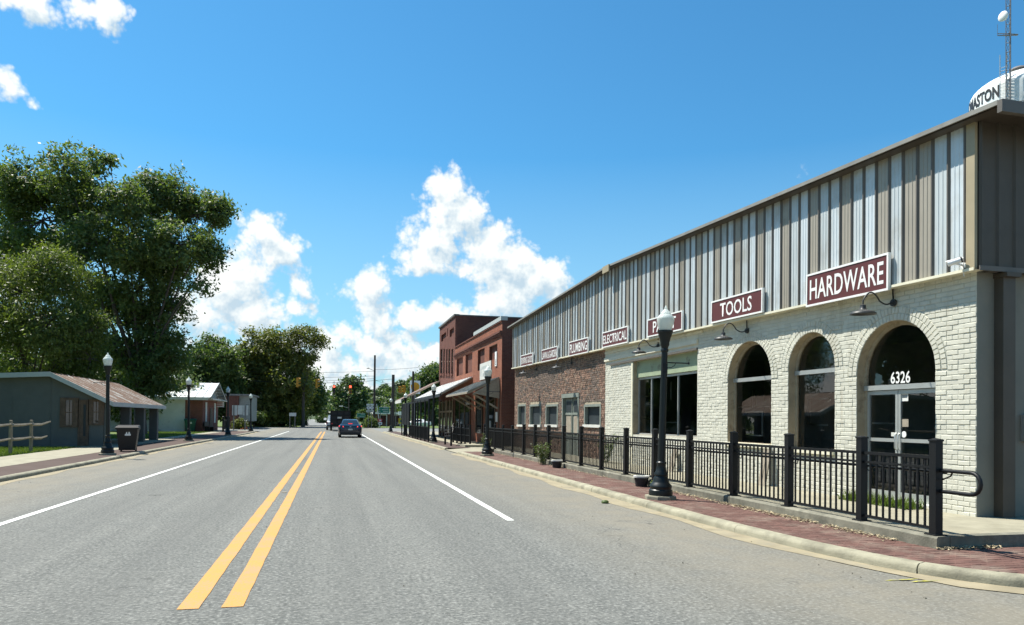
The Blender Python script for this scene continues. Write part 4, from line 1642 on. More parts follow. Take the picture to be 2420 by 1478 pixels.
# ------------------------------------------------------------------ gooseneck wall lamps
LAMPS = [((2112, 716), (2039, 740), 'over the arched entrance'), ((1766, 782), (1716, 797), 'below the TOOLS sign'), ((1556, 818), (1513, 836), 'behind the tall lamp post'),
         ((1351, 858), (1318, 869), 'at the middle of the old brick wall'), ((1268, 873), (1241, 884), 'at the far end of the old brick wall')]
gl = None
for (mx_, my_), (hx, hy), where in LAMPS:
    s, z = on_wall(mx_, my_, .03)
    p = HA + HU * s + HN * .02
    lab = 'black gooseneck barn lamp on the wall ' + where
    if gl is None:
        q = on_y(hx, hy, p.y)
        out = max(.5, (p.x - q.x))
        gl = thing('wall_lamp', lab, 'wall lamp', (p.x, p.y, z), HROT, 'gooseneck lamps along the shop front')
        mb = MB()
        mb.tube([(0, .0, 0), (0, .035, 0)], .062, 14)
        mb.tube([(0, .035, 0), (0, .06, .0)], .035, 12)
        mb.build('wall_plate', 'dark_metal', gl, smooth=40)
        pts = []
        for t in range(15):
            u = t / 14
            y = .05 + (out - .05) * u
            zz = -.035 * math.sin(u * math.pi * 1.0) * (1 - u) * 2 + .17 * max(0, math.sin((u - .38) / .62 * math.pi)) ** .8 if u > .38 else -.07 * math.sin(u / .38 * math.pi) * .5
            pts.append((0, y, zz))
        pts += [(0, out, -.05), (0, out, -.08)]
        mb = MB()
        mb.tube(pts, .0135, 8)
        mb.build('gooseneck_arm', 'dark_metal', gl, smooth=60)
        mb = MB()
        mb.lathe([(.03, -.06), (.045, -.07), (.048, -.13), (.06, -.14), (.07, -.15), (.17, -.178), (.205, -.205), (.208, -.222), (.20, -.222), (.165, -.19), (.05, -.165)], 24, 0, out)
        mb.build('shade', 'dark_metal', gl, smooth=50)
        mb = MB()
        mb.bar((0, .02, .06), (.02, .012, wz(s) - z - .02 + .0), .018)
        mb.build('conduit', 'black', gl)
    else:
        dup(gl, (p.x, p.y, z), HROT, lab)

# ------------------------------------------------------------------ security camera
s, z = on_wall(2278, 628, YC + .02)
p = HA + HU * s + HN * (YC + .0)
sc_ = thing('security_camera', 'white bullet security camera on the cladding at the near corner', 'camera', (p.x, p.y, z), HROT)
mb = MB()
mb.tube([(0, .0, 0), (0, .03, 0)], .045, 14)
mb.tube([(0, .03, 0), (.0, .10, .01), (.05, .17, .04)], .016, 8)
mb.build('bracket', 'white', sc_, smooth=40)
mb = MB()
mb.tube([(-.02, .10, .075), (.09, .22, .028)], .040, 14)
mb.tube([(-.05, .082, .092), (.10, .245, .052)], [.022, .022], 4)
mb.build('housing', 'white', sc_, smooth=40)
mb = MB()
mb.tube([(-.034, .085, .081), (-.021, .099, .0755)], .044, 14)
mb.build('rear_cap', 'black_plastic', sc_, smooth=40)
mb = MB()
mb.tube([(0, .02, -.03), (.01, .02, -.10), (0, .015, -.16)], .006, 6)
mb.build('cable', 'white', sc_)


# ------------------------------------------------------------------ raised walk, retaining wall, railing
mb = MB()
mb.quad((WALLX + .16, SLABY + .02, SLABZ), (9.3, SLABY + .02, SLABZ), (9.3, 36.5, SLABZ), (WALLX + .16, 36.5, SLABZ))
mb.quad((9.3, SLABY + .02, SLABZ), (30, SLABY + .02, SLABZ), (30, 8.97, SLABZ), (9.3, 8.97, SLABZ))
struct(mb.build('concrete_walkway', 'concrete'))
rw = thing('retaining_wall', 'low stained concrete retaining wall under the black railing', 'wall', (WALLX, 20, 0))
secs = [SLABY, 12.2, 17.4, 22.6, 27.6, 32.4]
for i, (a, b) in enumerate(zip(secs, secs[1:])):
    mb = MB()
    x1 = .19
    mb.add([(0, a - 20 + .008, -.1), (x1, a - 20 + .008, -.1), (x1, b - 20 - .008, -.1), (0, b - 20 - .008, -.1),
            (0, a - 20 + .008, SLABZ - .012), (x1, a - 20 + .008, SLABZ + .012), (x1, b - 20 - .008, SLABZ + .012), (0, b - 20 - .008, SLABZ - .012),
            (.02, a - 20 + .008, SLABZ + .012), (.02, b - 20 - .008, SLABZ + .012)],
           [(0, 1, 5, 8, 4), (1, 2, 6, 5), (2, 3, 7, 9, 6), (3, 0, 4, 7), (4, 8, 9, 7), (8, 5, 6, 9)])
    mb.build('wall_section', 'wall_conc', rw)
mb = MB()
mb.box(.192, 24, SLABY - 20, SLABY - 20 + .16, -.1, SLABZ + .011)
mb.build('return_wall', 'wall_conc', rw)

FX = 7.16
post_px = [2215, 2037, 1865, 1735, 1630, 1548, 1480, 1422, 1374, 1333, 1297, 1265, 1238, 1211, 1189, 1170, 1145]
py_ = [on_x(p, 1030, FX).y for p in post_px]
py_[0] = SLABY + .14
fence = thing('railing', 'long black metal railing with square posts on the retaining wall before the hardware store', 'railing', (FX, SLABY, SLABZ))
PH = 1.16


def post_mesh(h=PH, w=.105):
    mb = MB()
    mb.box(-w / 2, w / 2, -w / 2, w / 2, .012, h - .02)
    e = w / 2 + .008
    mb.add([(-e, -e, h - .02), (e, -e, h - .02), (e, e, h - .02), (-e, e, h - .02), (-e, -e, h), (e, -e, h), (e, e, h), (-e, e, h), (0, 0, h + .02)],
           [(3, 2, 1, 0), (0, 1, 5, 4), (1, 2, 6, 5), (2, 3, 7, 6), (3, 0, 4, 7), (4, 5, 8), (5, 6, 8), (6, 7, 8), (7, 4, 8)])
    mb.box(-w * .85, w * .85, -w * .85, w * .85, 0, .012)
    return mb.mesh('post', M['black'])


pm, pm2 = post_mesh(), post_mesh(1.10, .085)
bal = MB().box(-.011, .011, -.011, .011, .09, .96).mesh('baluster', M['black'])
hts = [0.02 * max(0, (y - 28)) for y in py_]
for i, y in enumerate(py_):
    link('post', pm if i < 13 else pm2, fence, (0, y - SLABY, .012))
    if i:
        a, b = py_[i - 1] - SLABY + .05, y - SLABY - .05
        for z0, z1, w_ in ((.935, .975, .045), (.815, .845, .03), (.075, .105, .035)):
            mb = MB()
            mb.box(-w_ / 2, w_ / 2, a, b, z0, z1)
            mb.build('rail', 'black', fence)
        n = max(2, int(round((b - a) / .118)))
        for k in range(1, n):
            link('baluster', bal, fence, (0, a + (b - a) * k / n, 0))
        mb = MB()
        mb.tube([(.06, b + .02, .72), (.10, b - .02, .70), (.115, b - .03, .76)], .009, 6)
        mb.build('rail_bracket', 'black', fence)
mb = MB()
L_ = py_[-1] - SLABY
mb.tube([(.115, .1, .77), (.115, L_, .77)], .018, 8)
mb.build('handrail', 'black', fence, smooth=60)
mb = MB()
pts = [(.02, .08, .80), (.02, -.34, .80)]
for k in range(9):
    t = math.pi * k / 8
    pts.append((.02, -.36 - .125 * math.sin(t), .675 + .125 * math.cos(t)))
pts += [(.02, -.34, .55), (.02, .08, .55)]
mb.tube(pts, .024, 10)
mb.tube([(.02, .06, .69), (.02, -.06, .74), (.02, -.09, .79)], .010, 6)
mb.build('handrail_loop', 'black', fence, smooth=60)

# boards leaning on the wall behind the railing
for px, lab in ((1812, 'grey weathered board leaning on the white brick below the first arched window'), (1594, 'short grey board leaning below the wide shop window')):
    s, _ = on_wall(px, 1100, .1)
    p = HA + HU * s + HN * .07
    t = thing('leaning_board', lab, 'board', (p.x, p.y, SLABZ), HROT, 'boards leaning behind the railing')
    h_ = .78 if px > 1700 else .62
    for k in range(2):
        mb = MB()
        x0 = -.13 + k * .14
        vs = [(x0, .13, .0), (x0 + .125, .13, .0), (x0 + .125, .0, h_), (x0, .0, h_), (x0, .155, .0), (x0 + .125, .155, .0), (x0 + .125, .025, h_), (x0, .025, h_)]
        mb.add(vs, [(3, 2, 1, 0), (4, 5, 6, 7), (0, 1, 5, 4), (1, 2, 6, 5), (2, 3, 7, 6), (3, 0, 4, 7)])
        mb.build('plank', 'timber', t)


# ------------------------------------------------------------------ street lamps
def street_lamp(label, loc, group='acorn lamps along the street'):
    t = thing('street_lamp', label, 'street lamp', loc, 0, group)
    mb = MB()
    mb.lathe([(.30, -.03), (.30, .05), (.29, .07), (.20, .07)], 8, ph=math.pi / 8)
    mb.build('plinth', 'concrete', t)
    mb = MB()
    mb.lathe([(.225, .06), (.23, .12), (.225, .17), (.205, .19), (.205, .225), (.215, .24), (.205, .275), (.165, .31), (.155, .34), (.14, .40), (.12, .44), (.135, .46), (.135, .48), (.105, .53), (.092, .60), (.086, .66), (.095, .68), (.095, .70), (.078, .72)], 16)
    mb.build('base', 'lamp_green', t, smooth=35)
    mb = MB()
    mb.lathe([(.072, .69), (.062, 2.4), (.060, 2.82), (.075, 2.84), (.075, 2.87), (.060, 2.90)], 16)
    mb.build('pole', 'lamp_green', t, smooth=35)
    mb = MB()
    mb.lathe([(.062, 2.88), (.072, 2.93), (.085, 2.95), (.085, 3.0), (.098, 3.05), (.125, 3.14), (.138, 3.19), (.15, 3.20), (.15, 3.235), (.10, 3.24)], 20)
    mb.build('lamp_holder', 'lamp_green', t, smooth=35)
    mb = MB()
    mb.lathe([(.115, 3.236), (.125, 3.26), (.155, 3.36), (.165, 3.43), (.166, 3.455), (.158, 3.465)], 22)
    g_ = mb.build('globe', 'lamp_glass', t, smooth=35)
    mb = MB()
    mb.lathe([(.166, 3.466), (.158, 3.49), (.125, 3.53), (.10, 3.55), (.10, 3.565), (.075, 3.60), (.04, 3.64), (.026, 3.655), (.030, 3.67), (.018, 3.69), (.006, 3.72)], 22)
    mb.build('globe_cap', 'lamp_glass', g_, smooth=35)
    mb = MB()
    mb.tube([(.06, 0, 2.62), (.46, 0, 2.62)], .012, 8)
    mb.tube([(.46, 0, 2.62), (.485, 0, 2.62)], .024, 8)
    mb.tube([(.06, 0, 2.52), (.14, 0, 2.53), (.20, 0, 2.57), (.22, 0, 2.615)], .008, 6)
    mb.build('banner_arm', 'lamp_green', t, smooth=40)
    mb = MB()
    mb.box(-.05, .05, -.075, -.06, 2.42, 2.60)
    mb.build('plate', 'black', t)
    return t


l0 = street_lamp('nearest black lamp post with frosted acorn globe on the right brick pavement', (6.14, 13.15, PZ))
l0.rotation_euler = (0, R(1.2), R(-12))
RL = [((6.16, 29.6), 'black lamp post beside the weed at the far end of the railing'), ((6.18, 46.3), 'black lamp post before the white tin awning'),
      ((6.12, 64.1), 'black lamp post at the near edge of the porch with screens'), ((6.20, 81.5), 'farthest lamp post on the right, near the corner kerb')]
for (x, y), lab in RL:
    dup(l0, (x, y, PZ), R(random.uniform(-15, 5)), lab)
LL = [((-8.17, 30.6), 'lamp post beside the dark wheeled bin on the left pavement'), ((-8.28, 47.4), 'second lamp post from the left, before the white block building'),
      ((-7.85, 61.2), 'lamp post before the brick shop front on the left'), ((-7.98, 79.1), 'farthest lamp post on the left, at the street corner')]
for (x, y), lab in LL:
    dup(l0, (x, y, PZ), R(180 + random.uniform(-10, 10)), lab, scale=(1, 1, 1.035)).rotation_euler = (0, R(.8), R(180))

# low round light wells against the retaining wall
lw = None
for px, py, lab in ((1517, 1150, 'round black light well with concrete rim beside the nearest lamp post'), (1316, 1106, 'round black light well with pale rim beside the tall weed')):
    g = on_ground(px, py, PZ)
    g.x = min(g.x, WALLX - .19)
    if lw is None:
        lw = thing('light_well', lab, 'light well', g, 0, 'light wells along the retaining wall')
        mb = MB()
        mb.lathe([(.13, 0), (.165, .20), (.165, .215)], 18)
        mb.build('body', 'black_plastic', lw, smooth=40)
        mb = MB()
        mb.lathe([(.166, .205), (.185, .206), (.187, .245), (.14, .247), (.14, .225), (.01, .225)], 18)
        mb.build('rim', 'offwhite', lw, smooth=40)
    else:
        dup(lw, g, 0, lab)


# ------------------------------------------------------------------ weeds and litter
def weed(label, loc, h, n, spread):
    t = thing('weed', label, 'weed', loc, 0, 'weeds along the railing')
    vs, fs = [], []
    stem = MB()
    for _ in range(n):
        a = random.uniform(0, 6.28)
        lean = random.uniform(.1, .6) * spread
        hh = h * random.uniform(.5, 1.0)
        base = Vector((random.gauss(0, .05), random.gauss(0, .05), 0))
        top = base + Vector((math.cos(a) * lean, math.sin(a) * lean, hh))
        midp = (base + top) / 2 + Vector((0, 0, hh * .12))
        stem.tube([base, midp, top], [.006, .005, .002], 4)
        for k in range(26):
            u = random.uniform(.15, 1.0)
            p = base.lerp(midp, u * 2) if u < .5 else midp.lerp(top, u * 2 - 1)
            d = Vector((random.gauss(0, 1), random.gauss(0, 1), random.gauss(.2, .6))).normalized()
            sdv = d.cross(Vector((random.gauss(0, 1), random.gauss(0, 1), 1))).normalized()
            l_, w_ = random.uniform(.04, .10), random.uniform(.010, .02)
            o = len(vs)
            vs += [tuple(p), tuple(p + d * l_ * .5 + sdv * w_), tuple(p + d * l_), tuple(p + d * l_ * .5 - sdv * w_)]
            fs.append((o, o + 1, o + 2, o + 3))
    stem.build('stem', 'weed', t)
    mb = MB()
    mb.v, mb.f = vs, fs
    mb.build('foliage', 'weed', t)


g = on_ground(1345, 1098, PZ)
weed('tall bushy weed growing against the retaining wall beside the light well', (WALLX - .2, g.y, PZ), .8, 24, .55)
g = on_ground(1148, 1072, PZ)
weed('pale weed at the foot of the lamp post where the railing ends', (6.55, g.y + .3, PZ), .9, 12, .4)
weed('leafy weed growing behind the railing at the end of the white paint', (8.6, on_x(1432, 1080, 8.6).y, SLABZ), .95, 20, .8)
weed('low weed at the foot of the nearest light well', (WALLX - .18, on_ground(1517, 1155, PZ).y - .28, PZ), .22, 10, .35)
tufts('doorstep_grass', 'grass sprouting along the step of the arched entrance', 8.8, 9.2, 9.9, 11.5, SLABZ, 900, .16)
vs, fs = [], []
for (y0, y1, n) in ((8.0, 9.4, 260), (9.6, 12.4, 650), (12.4, 14.5, 220), (18, 31, 500), (6.7, 7.2, 160)):
    for _ in range(n):
        x = WALLX - abs(random.gauss(0, .09)) - .015
        y = random.uniform(y0, y1)
        if y0 < 7:
            x = random.uniform(7.0, 7.9)
            y = SLABY - abs(random.gauss(0, .06)) - .01
        z = PZ + random.uniform(.004, .03)
        a = random.uniform(0, 6.28)
        l_ = random.uniform(.012, .035)
        dz = random.gauss(0, .010)
        o = len(vs)
        vs += [(x + l_ * math.cos(a), y + l_ * math.sin(a), z + dz), (x - l_ * .5 * math.sin(a), y + l_ * .5 * math.cos(a), z), (x - l_ * math.cos(a), y - l_ * math.sin(a), z - dz * .3), (x + l_ * .5 * math.sin(a), y - l_ * .5 * math.cos(a), z)]
        fs.append((o, o + 1, o + 2, o + 3))
mb = MB()
mb.v, mb.f = vs, fs
stuff(mb.build('leaf_litter', 'litter'), 'dry leaves and paper scraps along the foot of the retaining wall', 'litter')
vs, fs = [], []
mb = MB()
for _ in range(120):                      # grit and twigs on the road, thicker in the gutters
    y = 5.5 + 40 * random.random() ** 2
    x = random.choice([5.55 - abs(random.gauss(0, .35)), random.uniform(-7, 5), -7.4 + abs(random.gauss(0, .4))])
    l_ = random.uniform(.005, .014)
    a = random.uniform(0, 6.28)
    mb.add([(x + l_ * math.cos(a), y + l_ * math.sin(a), .003), (x + l_ * math.cos(a + 2.2), y + l_ * math.sin(a + 2.2), .003), (x + l_ * math.cos(a + 4), y + l_ * math.sin(a + 4), .003), (x, y, l_ * .9 + .006)],
           [(0, 1, 3), (1, 2, 3), (2, 0, 3)])
stuff(mb.build('road_grit', mat('dark_grit', (.15, .135, .10), .9, .3, 8)), 'small dark grit and leaves scattered on the road', 'grit')
g = on_ground(1430, 1190)
mb = MB()
mb.lathe([(.02, 0), (.07, .005), (.075, .03), (.05, .055), (.015, .062)], 9)
tag(mb.build('grass_clod', 'weed', None, smooth=60, loc=(g.x, g.y, .003)), 'small greenish clod lying on the road beside the right kerb', 'clod')


# ------------------------------------------------------------------ the brick shops beyond
def wall_rect(mb, X, y0, y1, z0, z1, holes, depth, rv):
    """street front on the plane x = X (facing -x) with rectangular recesses; y grows away from the camera"""
    ys_ = sorted({y0, y1, *[h[0] for h in holes], *[h[1] for h in holes]})
    zs_ = sorted({z0, z1, *[h[2] for h in holes], *[h[3] for h in holes]})
    for a, b in zip(ys_, ys_[1:]):
        for c, d in zip(zs_, zs_[1:]):
            my, mz = (a + b) / 2, (c + d) / 2
            if any(h[0] < my < h[1] and h[2] < mz < h[3] for h in holes):
                continue
            mb.quad((X, b, c), (X, a, c), (X, a, d), (X, b, d))
    for a, b, c, d in holes:
        rv.quad((X, a, d), (X, b, d), (X + depth, b, d), (X + depth, a, d))
        rv.quad((X, b, c), (X, a, c), (X + depth, a, c), (X + depth, b, c))
        rv.quad((X, a, c), (X, a, d), (X + depth, a, d), (X + depth, a, c))
        rv.quad((X, b, d), (X, b, c), (X + depth, b, c), (X + depth, b, d))
        rv.quad((X + depth, b, c), (X + depth, a, c), (X + depth, a, d), (X + depth, b, d))


BX = 9.1


def yx(px, X=BX):
    return on_x(px, 950, X).y


def zx(px, py, X=BX):
    return on_x(px, py, X).z


Y1, Y2, Y3 = yx(1185), yx(1074), yx(1037)
one = thing('brick_shop', 'one storey orange red brick shop with stepped parapet and tin awnings', 'shop', (BX, Y1, 0))
ly = lambda y: y - Y1
ZP = zx(1152, 780)
ys_step = yx(1120)
holes = []
for a, b, t_, bt in ((1078, 1093, 846, 888), (1099, 1115, 836, 882), (1128, 1144, 826, 875), (1155, 1174, 817, 851)):
    holes.append((ly(yx(b)), ly(yx(a)), zx((a + b) / 2, bt), zx((a + b) / 2, t_)))
shop_holes = [(ly(yx(1173)), ly(yx(1150)), .2, 3.1), (ly(yx(1142)), ly(yx(1127)), .7, 3.0), (ly(yx(1113)), ly(yx(1077)), .5, 3.1)]
mb, rv = MB(), MB()
wall_rect(mb, 0, 0, ly(Y2) - .01, .05, ZP, holes, .16, rv)
# the shop openings are cut in a second storey band: simply sunk panels on the wall foot
mb.build('front_wall', 'brick_one', one)
stuff(rv.build('blind_window_recesses', 'brick_two', one))
mb = MB()
mb.quad((0, 0, .05), (22, 0, .05), (22, 0, ZP), (0, 0, ZP))
mb.quad((22, 0, .05), (22, ly(Y2), .05), (22, ly(Y2), ZP), (22, 0, ZP))
mb.build('side_wall', 'brick_two', one)
mb = MB()
mb.quad((.3, .2, ZP - .6), (22, .2, ZP - .6), (22, ly(Y2) - .2, ZP - .6), (.3, ly(Y2) - .2, ZP - .6))
mb.build('roof', 'dark_board', one)
mb = MB()
for z0, z1, d in ((ZP - .78, ZP - .70, .06), (ZP - .70, ZP - .60, .10), (ZP - .60, ZP - .50, .14)):
    mb.box(-d, -.002, .02, ly(Y2) - .03, z0, z1)
mb.box(-.06, .28, 0.0, ly(Y2) - .02, ZP, ZP + .07)
mb.build('cornice', 'brick_two', one)
mb = MB()
mb.box(-.08, .30, -.02, ly(ys_step), ZP + .072, ZP + .30)
mb.build('parapet_coping', 'grey_fascia', one)
for i, (a, b, c, d) in enumerate(shop_holes):
    f = MB()
    f.box(-.05, -.004, a, b, c, d)
    w_ = f.build('shop_door' if i != 1 else 'shop_window', 'dark_glass', one)
    f = MB()
    f.box(-.09, -.05, a - .06, a + .07, c, d)
    f.box(-.09, -.05, b - .07, b + .06, c, d)
    f.box(-.09, -.05, a + .07, b - .07, d - .08, d + .05)
    if i == 2:
        for k in (1, 2):
            y_ = a + (b - a) * k / 3
            f.box(-.09, -.05, y_ - .06, y_ + .06, c, d - .08)
    f.build('frame', 'brown_wood', w_)
f = MB()
f.box(-.10, -.05, ly(yx(1161)) - .02, ly(yx(1161)) + .02, 1.0, 1.5)
f.build('door_handle', 'alu', one)
for (pa, pb, ya, yb) in ((1132, 1137.5, 960, 979),):
    for k, (za, zb) in enumerate(((zx(1135, 964), zx(1135, 959)), (zx(1135, 978), zx(1135, 968)))):
        f = MB()
        f.box(-.03, -.004, ly(yx(1137)), ly(yx(1132)), za, zb)
        f.build('notice_board', 'dark_board' if k == 0 else 'grey_wood', one)
f = MB()
f.box(-.12, -.004, ly(yx(1180)), ly(yx(1176)), 1.45, 2.0)
f.build('meter_box', 'offwhite', one)
f = MB()
f.tube([(-.05, ly(yx(1180.5)), .1), (-.05, ly(yx(1180.5)), 3.4)], .05, 8)
f.build('downpipe', 'brown_wood', one)
# painted boards on the front
def board(name, label, X, pl, pr, pt, pb, material, cat='sign'):
    a, b = yx(pr), yx(pl)
    zt_, zb_ = zx((pl + pr) / 2, pt), zx((pl + pr) / 2, pb)
    t = thing(name, label, cat, (X - .03, (a + b) / 2, (zt_ + zb_) / 2), -math.pi / 2)
    mb = MB()
    mb.box(-(b - a) / 2, (b - a) / 2, -.02, .02, -(zt_ - zb_) / 2, (zt_ - zb_) / 2)
    mb.build('panel', material, t)
    return t, b - a, zt_ - zb_


t, w_, h_ = board('painted_board', 'large faded white board with worn lettering on the brick shop front', BX, 1135, 1161, 857, 896, 'offwhite')
mb = MB()
for k, (x0, x1, z0, z1) in enumerate(((-.32, .12, .12, .30), (-.22, -.02, -.32, -.12), (.05, .14, -.30, -.14), (-.42, -.36, -.3, .2))):
    for q in range(5):
        xa = x0 + (x1 - x0) * q / 5
        mb.box(xa * w_, (xa + (x1 - x0) / 7) * w_, -.024, -.021, z0 * h_, z1 * h_)
mb.build('worn_lettering', 'grey_fascia', t)
t, w_, h_ = board('narrow_sign', 'narrow upright white sign at the near end of the brick shop', BX, 1170.3, 1174.3, 832, 866, 'white')
mb = MB()
for q in range(4):
    mb.box(-.25 * w_, .25 * w_, -.024, -.021, (-.40 + q * .10) * h_, (-.35 + q * .10) * h_)
mb.build('worn_lettering', 'steel', t)
s_wall = yx(1100)
two = thing('tall_brick_building', 'two storey dark red brick building with five tall narrow windows', 'building', (BX, Y2, 0))
ly2 = lambda y: y - Y2
ZT = zx(1060, 760)
holes = []
wins = [(1039.5, 1044.5), (1046.7, 1049.8), (1053, 1056.3), (1058.5, 1062.6), (1065.4, 1069.4)]
for a, b in wins:
    holes.append((ly2(yx(b)), ly2(yx(a)), zx((a + b) / 2, 884), zx((a + b) / 2, 826)))
holes.append((ly2(yx(1052.5)), ly2(yx(1041)), zx(1047, 806), zx(1047, 790)))
holes.append((ly2(yx(1071)), ly2(yx(1061)), zx(1066, 796), zx(1066, 778)))
holes.append((ly2(yx(1056.5)), ly2(yx(1055)), zx(1056, 796), zx(1056, 778)))
mb, rv = MB(), MB()
wall_rect(mb, 0, 0, ly2(Y3), .05, ZT, holes, .14, rv)
mb.build('front_wall', 'brick_two', two)
stuff(rv.build('window_recesses', 'brick_two', two))
for a, b, c, d in holes[:5]:
    f = MB()
    f.box(.09, .12, a, b, c, d)
    w_ = f.build('window', 'dark_glass', two)
    f = MB()
    f.box(.06, .088, a, a + .07, c, d)
    f.box(.06, .088, b - .07, b, c, d)
    f.box(.06, .088, a + .07, b - .07, (c + d) / 2 - .04, (c + d) / 2 + .04)
    f.build('frame', 'brown_wood', w_)
    f = MB()
    f.box(-.09, -.002, a - .07, b + .07, c - .16, c)
    f.build('sill', 'brick_two', w_)
mb = MB()
mb.quad((0, 0, .05), (26, 0, .05), (26, 0, ZT), (0, 0, ZT))
mb.quad((0, ly2(Y3), ZT), (26, ly2(Y3), ZT), (26, ly2(Y3), .05), (0, ly2(Y3), .05))
mb.build('side_walls', 'brick_two', two)
mb = MB()
mb.quad((.3, .1, ZT - .3), (26, .1, ZT - .3), (26, ly2(Y3) - .1, ZT - .3), (.3, ly2(Y3) - .1, ZT - .3))
mb.build('roof', 'dark_board', two)
mb = MB()
mb.box(-.10, .30, -.05, ly2(Y3) + .05, ZT, ZT + .13)
mb.box(.301, 26, -.05, .30, ZT, ZT + .10)
mb.build('cornice', 'trim_brown', two)
mb = MB()
for a, b in ((.5, 3.4), (4.2, 7.4)):
    mb.box(-.05, -.003, a, b, .5, 3.0)
    for k in range(4):
        pass
sw = mb.build('shop_window', 'dark_glass', two)
mb = MB()
for y in (.4, 1.9, 3.45, 4.1, 5.7, 7.45):
    mb.box(-.12, -.051, y - .1, y + .1, .15, 3.1)
for a, b in ((.5, 1.8), (2.0, 3.35), (4.2, 5.6), (5.8, 7.35)):
    mb.box(-.10, -.052, a, b, 2.1, 2.25)
mb.build('frame', 'timber', sw)


def awning(name, label, y0, y1, x0, z0, x1, z1, material, fascia, th=.10, braces=0, parent=None, ribs=True):
    """sloping roof from the wall (x0, z0) out to its front edge (x1, z1)"""
    t = thing(name, label, 'awning', (x0, y0, 0))
    L_ = y1 - y0
    n = max(2, int(L_ / .62))
    for k in range(n):
        a, b = L_ * k / n, L_ * (k + 1) / n
        mb = MB()
        vs = [(0, a, z0), (x1 - x0, a, z1), (x1 - x0, b - .012, z1), (0, b - .012, z0)]
        vs += [(x, y, z + .02) for x, y, z in vs]
        mb.add(vs, [(0, 1, 2, 3), (7, 6, 5, 4), (4, 5, 1, 0), (5, 6, 2, 1), (6, 7, 3, 2), (7, 4, 0, 3)])
        if ribs:
            vs = [(0, a, z0 + .02), (x1 - x0, a, z1 + .02), (x1 - x0, a + .05, z1 + .02), (0, a + .05, z0 + .02)]
            vs += [(x, y, z + .03) for x, y, z in vs]
            mb.add(vs, [(0, 1, 2, 3), (7, 6, 5, 4), (4, 5, 1, 0), (5, 6, 2, 1), (6, 7, 3, 2), (7, 4, 0, 3)])
        mb.build('roof_sheet', material, t)
    mb = MB()
    mb.box(x1 - x0 - .03, x1 - x0 + .04, .01, L_ - .01, z1 - th - .005, z1 - .005)
    mb.build('fascia', fascia, t)
    mb = MB()
    m_ = max(3, int(L_ / 1.2))
    for k in range(m_ + 1):
        y = .06 + (L_ - .12) * k / m_
        mb.bar((-.02, y, z0 - .06), (x1 - x0 + .05, y, z1 - .06), .05, .09)
    mb.build('rafters', 'timber', t)
    if braces:
        for k in range(braces):
            y = .25 + (L_ - .5) * k / (braces - 1)
            mb = MB()
            mb.bar((-.06, y, z1 - .9), (x1 - x0 + .35, y, z1 - .10), .09)
            mb.build('brace', 'timber', t)
    return t


ya = yx(1183) + .15
fr_ = on_y(1105, 926, ya)
a1 = awning('tin_awning', 'grey tin awning on timber braces over the brick shop door', ya, yx(1120), BX - .03, zx(1180, 893), fr_.x, fr_.z, 'awn_grey', 'timber', braces=4)
mb = MB()
gx = fr_.x - BX + .03
for s_ in (0.02,):
    mb.add([(0, s_, zx(1180, 893) - .08), (gx + .3, s_, fr_.z - .08), (0, s_, fr_.z - .35), (0, s_ + .03, zx(1180, 893) - .08), (gx + .3, s_ + .03, fr_.z - .08), (0, s_ + .03, fr_.z - .35)],
           [(0, 2, 1), (3, 4, 5), (0, 1, 4, 3), (1, 2, 5, 4), (2, 0, 3, 5)])
mb.build('end_gable', 'timber', a1)
yb = yx(1117)
f2 = on_y(1040, 930, yb)
awning('white_awning', 'bright white tin awning sloping over the porch of the brick shop', yb + .05, 64.0, BX - .03, zx(1115, 892), f2.x, f2.z, 'awn_white', 'dark_board', th=.22)
f3x = 5.75
ye = on_x(957, 948, f3x).y
z3 = on_x(957, 942, f3x).z
pr = awning('brown_awning', 'brown shingled porch roof before the two storey brick building', 64.1, 70.0, BX - .03, 4.9, f3x, z3, 'awn_brown', 'offwhite', th=.28, ribs=False)
mb = MB()
for y in (yb + .6, yb + 3.4, yb + 6.4):
    mb.box(-.9 + (5.9 - BX) * 0, -.8, ly(y) - .05, ly(y) + .05, .1, 3.2)

# porch posts, dark screens, railings by the kerb
porch = thing('porch_railing', 'black metal porch posts with dark slatted screens and railing by the kerb', 'railing', (5.95, 50, PZ))
pps = [on_x(p, 1040, 5.95).y - 50 for p in (1013, 1004, 994, 986.5, 981, 975.5, 967)]
for i, y in enumerate(pps):
    mb = MB()
    mb.box(-.055, .055, y - .055, y + .055, 0, 2.75 + .0)
    mb.build('post', 'black', porch)
for i, (a, b) in enumerate(zip(pps, pps[1:])):
    for z0, z1 in ((.92, .97), (.1, .14)):
        mb = MB()
        mb.box(-.02, .02, a + .06, b - .06, z0, z1)
        mb.build('rail', 'black', porch)
    n = max(3, int((b - a) / .13))
    mb = MB()
    for k in range(1, n):
        y = a + (b - a) * k / n
        mb.box(-.01, .01, y - .01, y + .01, .14, .92)
    stuff(mb.build('balusters', 'black', porch))
a, b = pps[-1] + .1, pps[-1] + 6.5
n = 34
for k in range(n):
    y = a + (b - a) * k / n
    mb = MB()
    mb.box(-.025, .025, y, y + (b - a) / n * .82, .95, 2.6)
    mb.build('slat', 'black', porch)
mb = MB()
for y in (a + 2, a + 4.2, b):
    mb.box(-.05, .05, y - .05, y + .05, 0, 2.75)
mb.box(-.03, .03, pps[0], b, 2.62, 2.75)
mb.build('frame', 'black', porch)

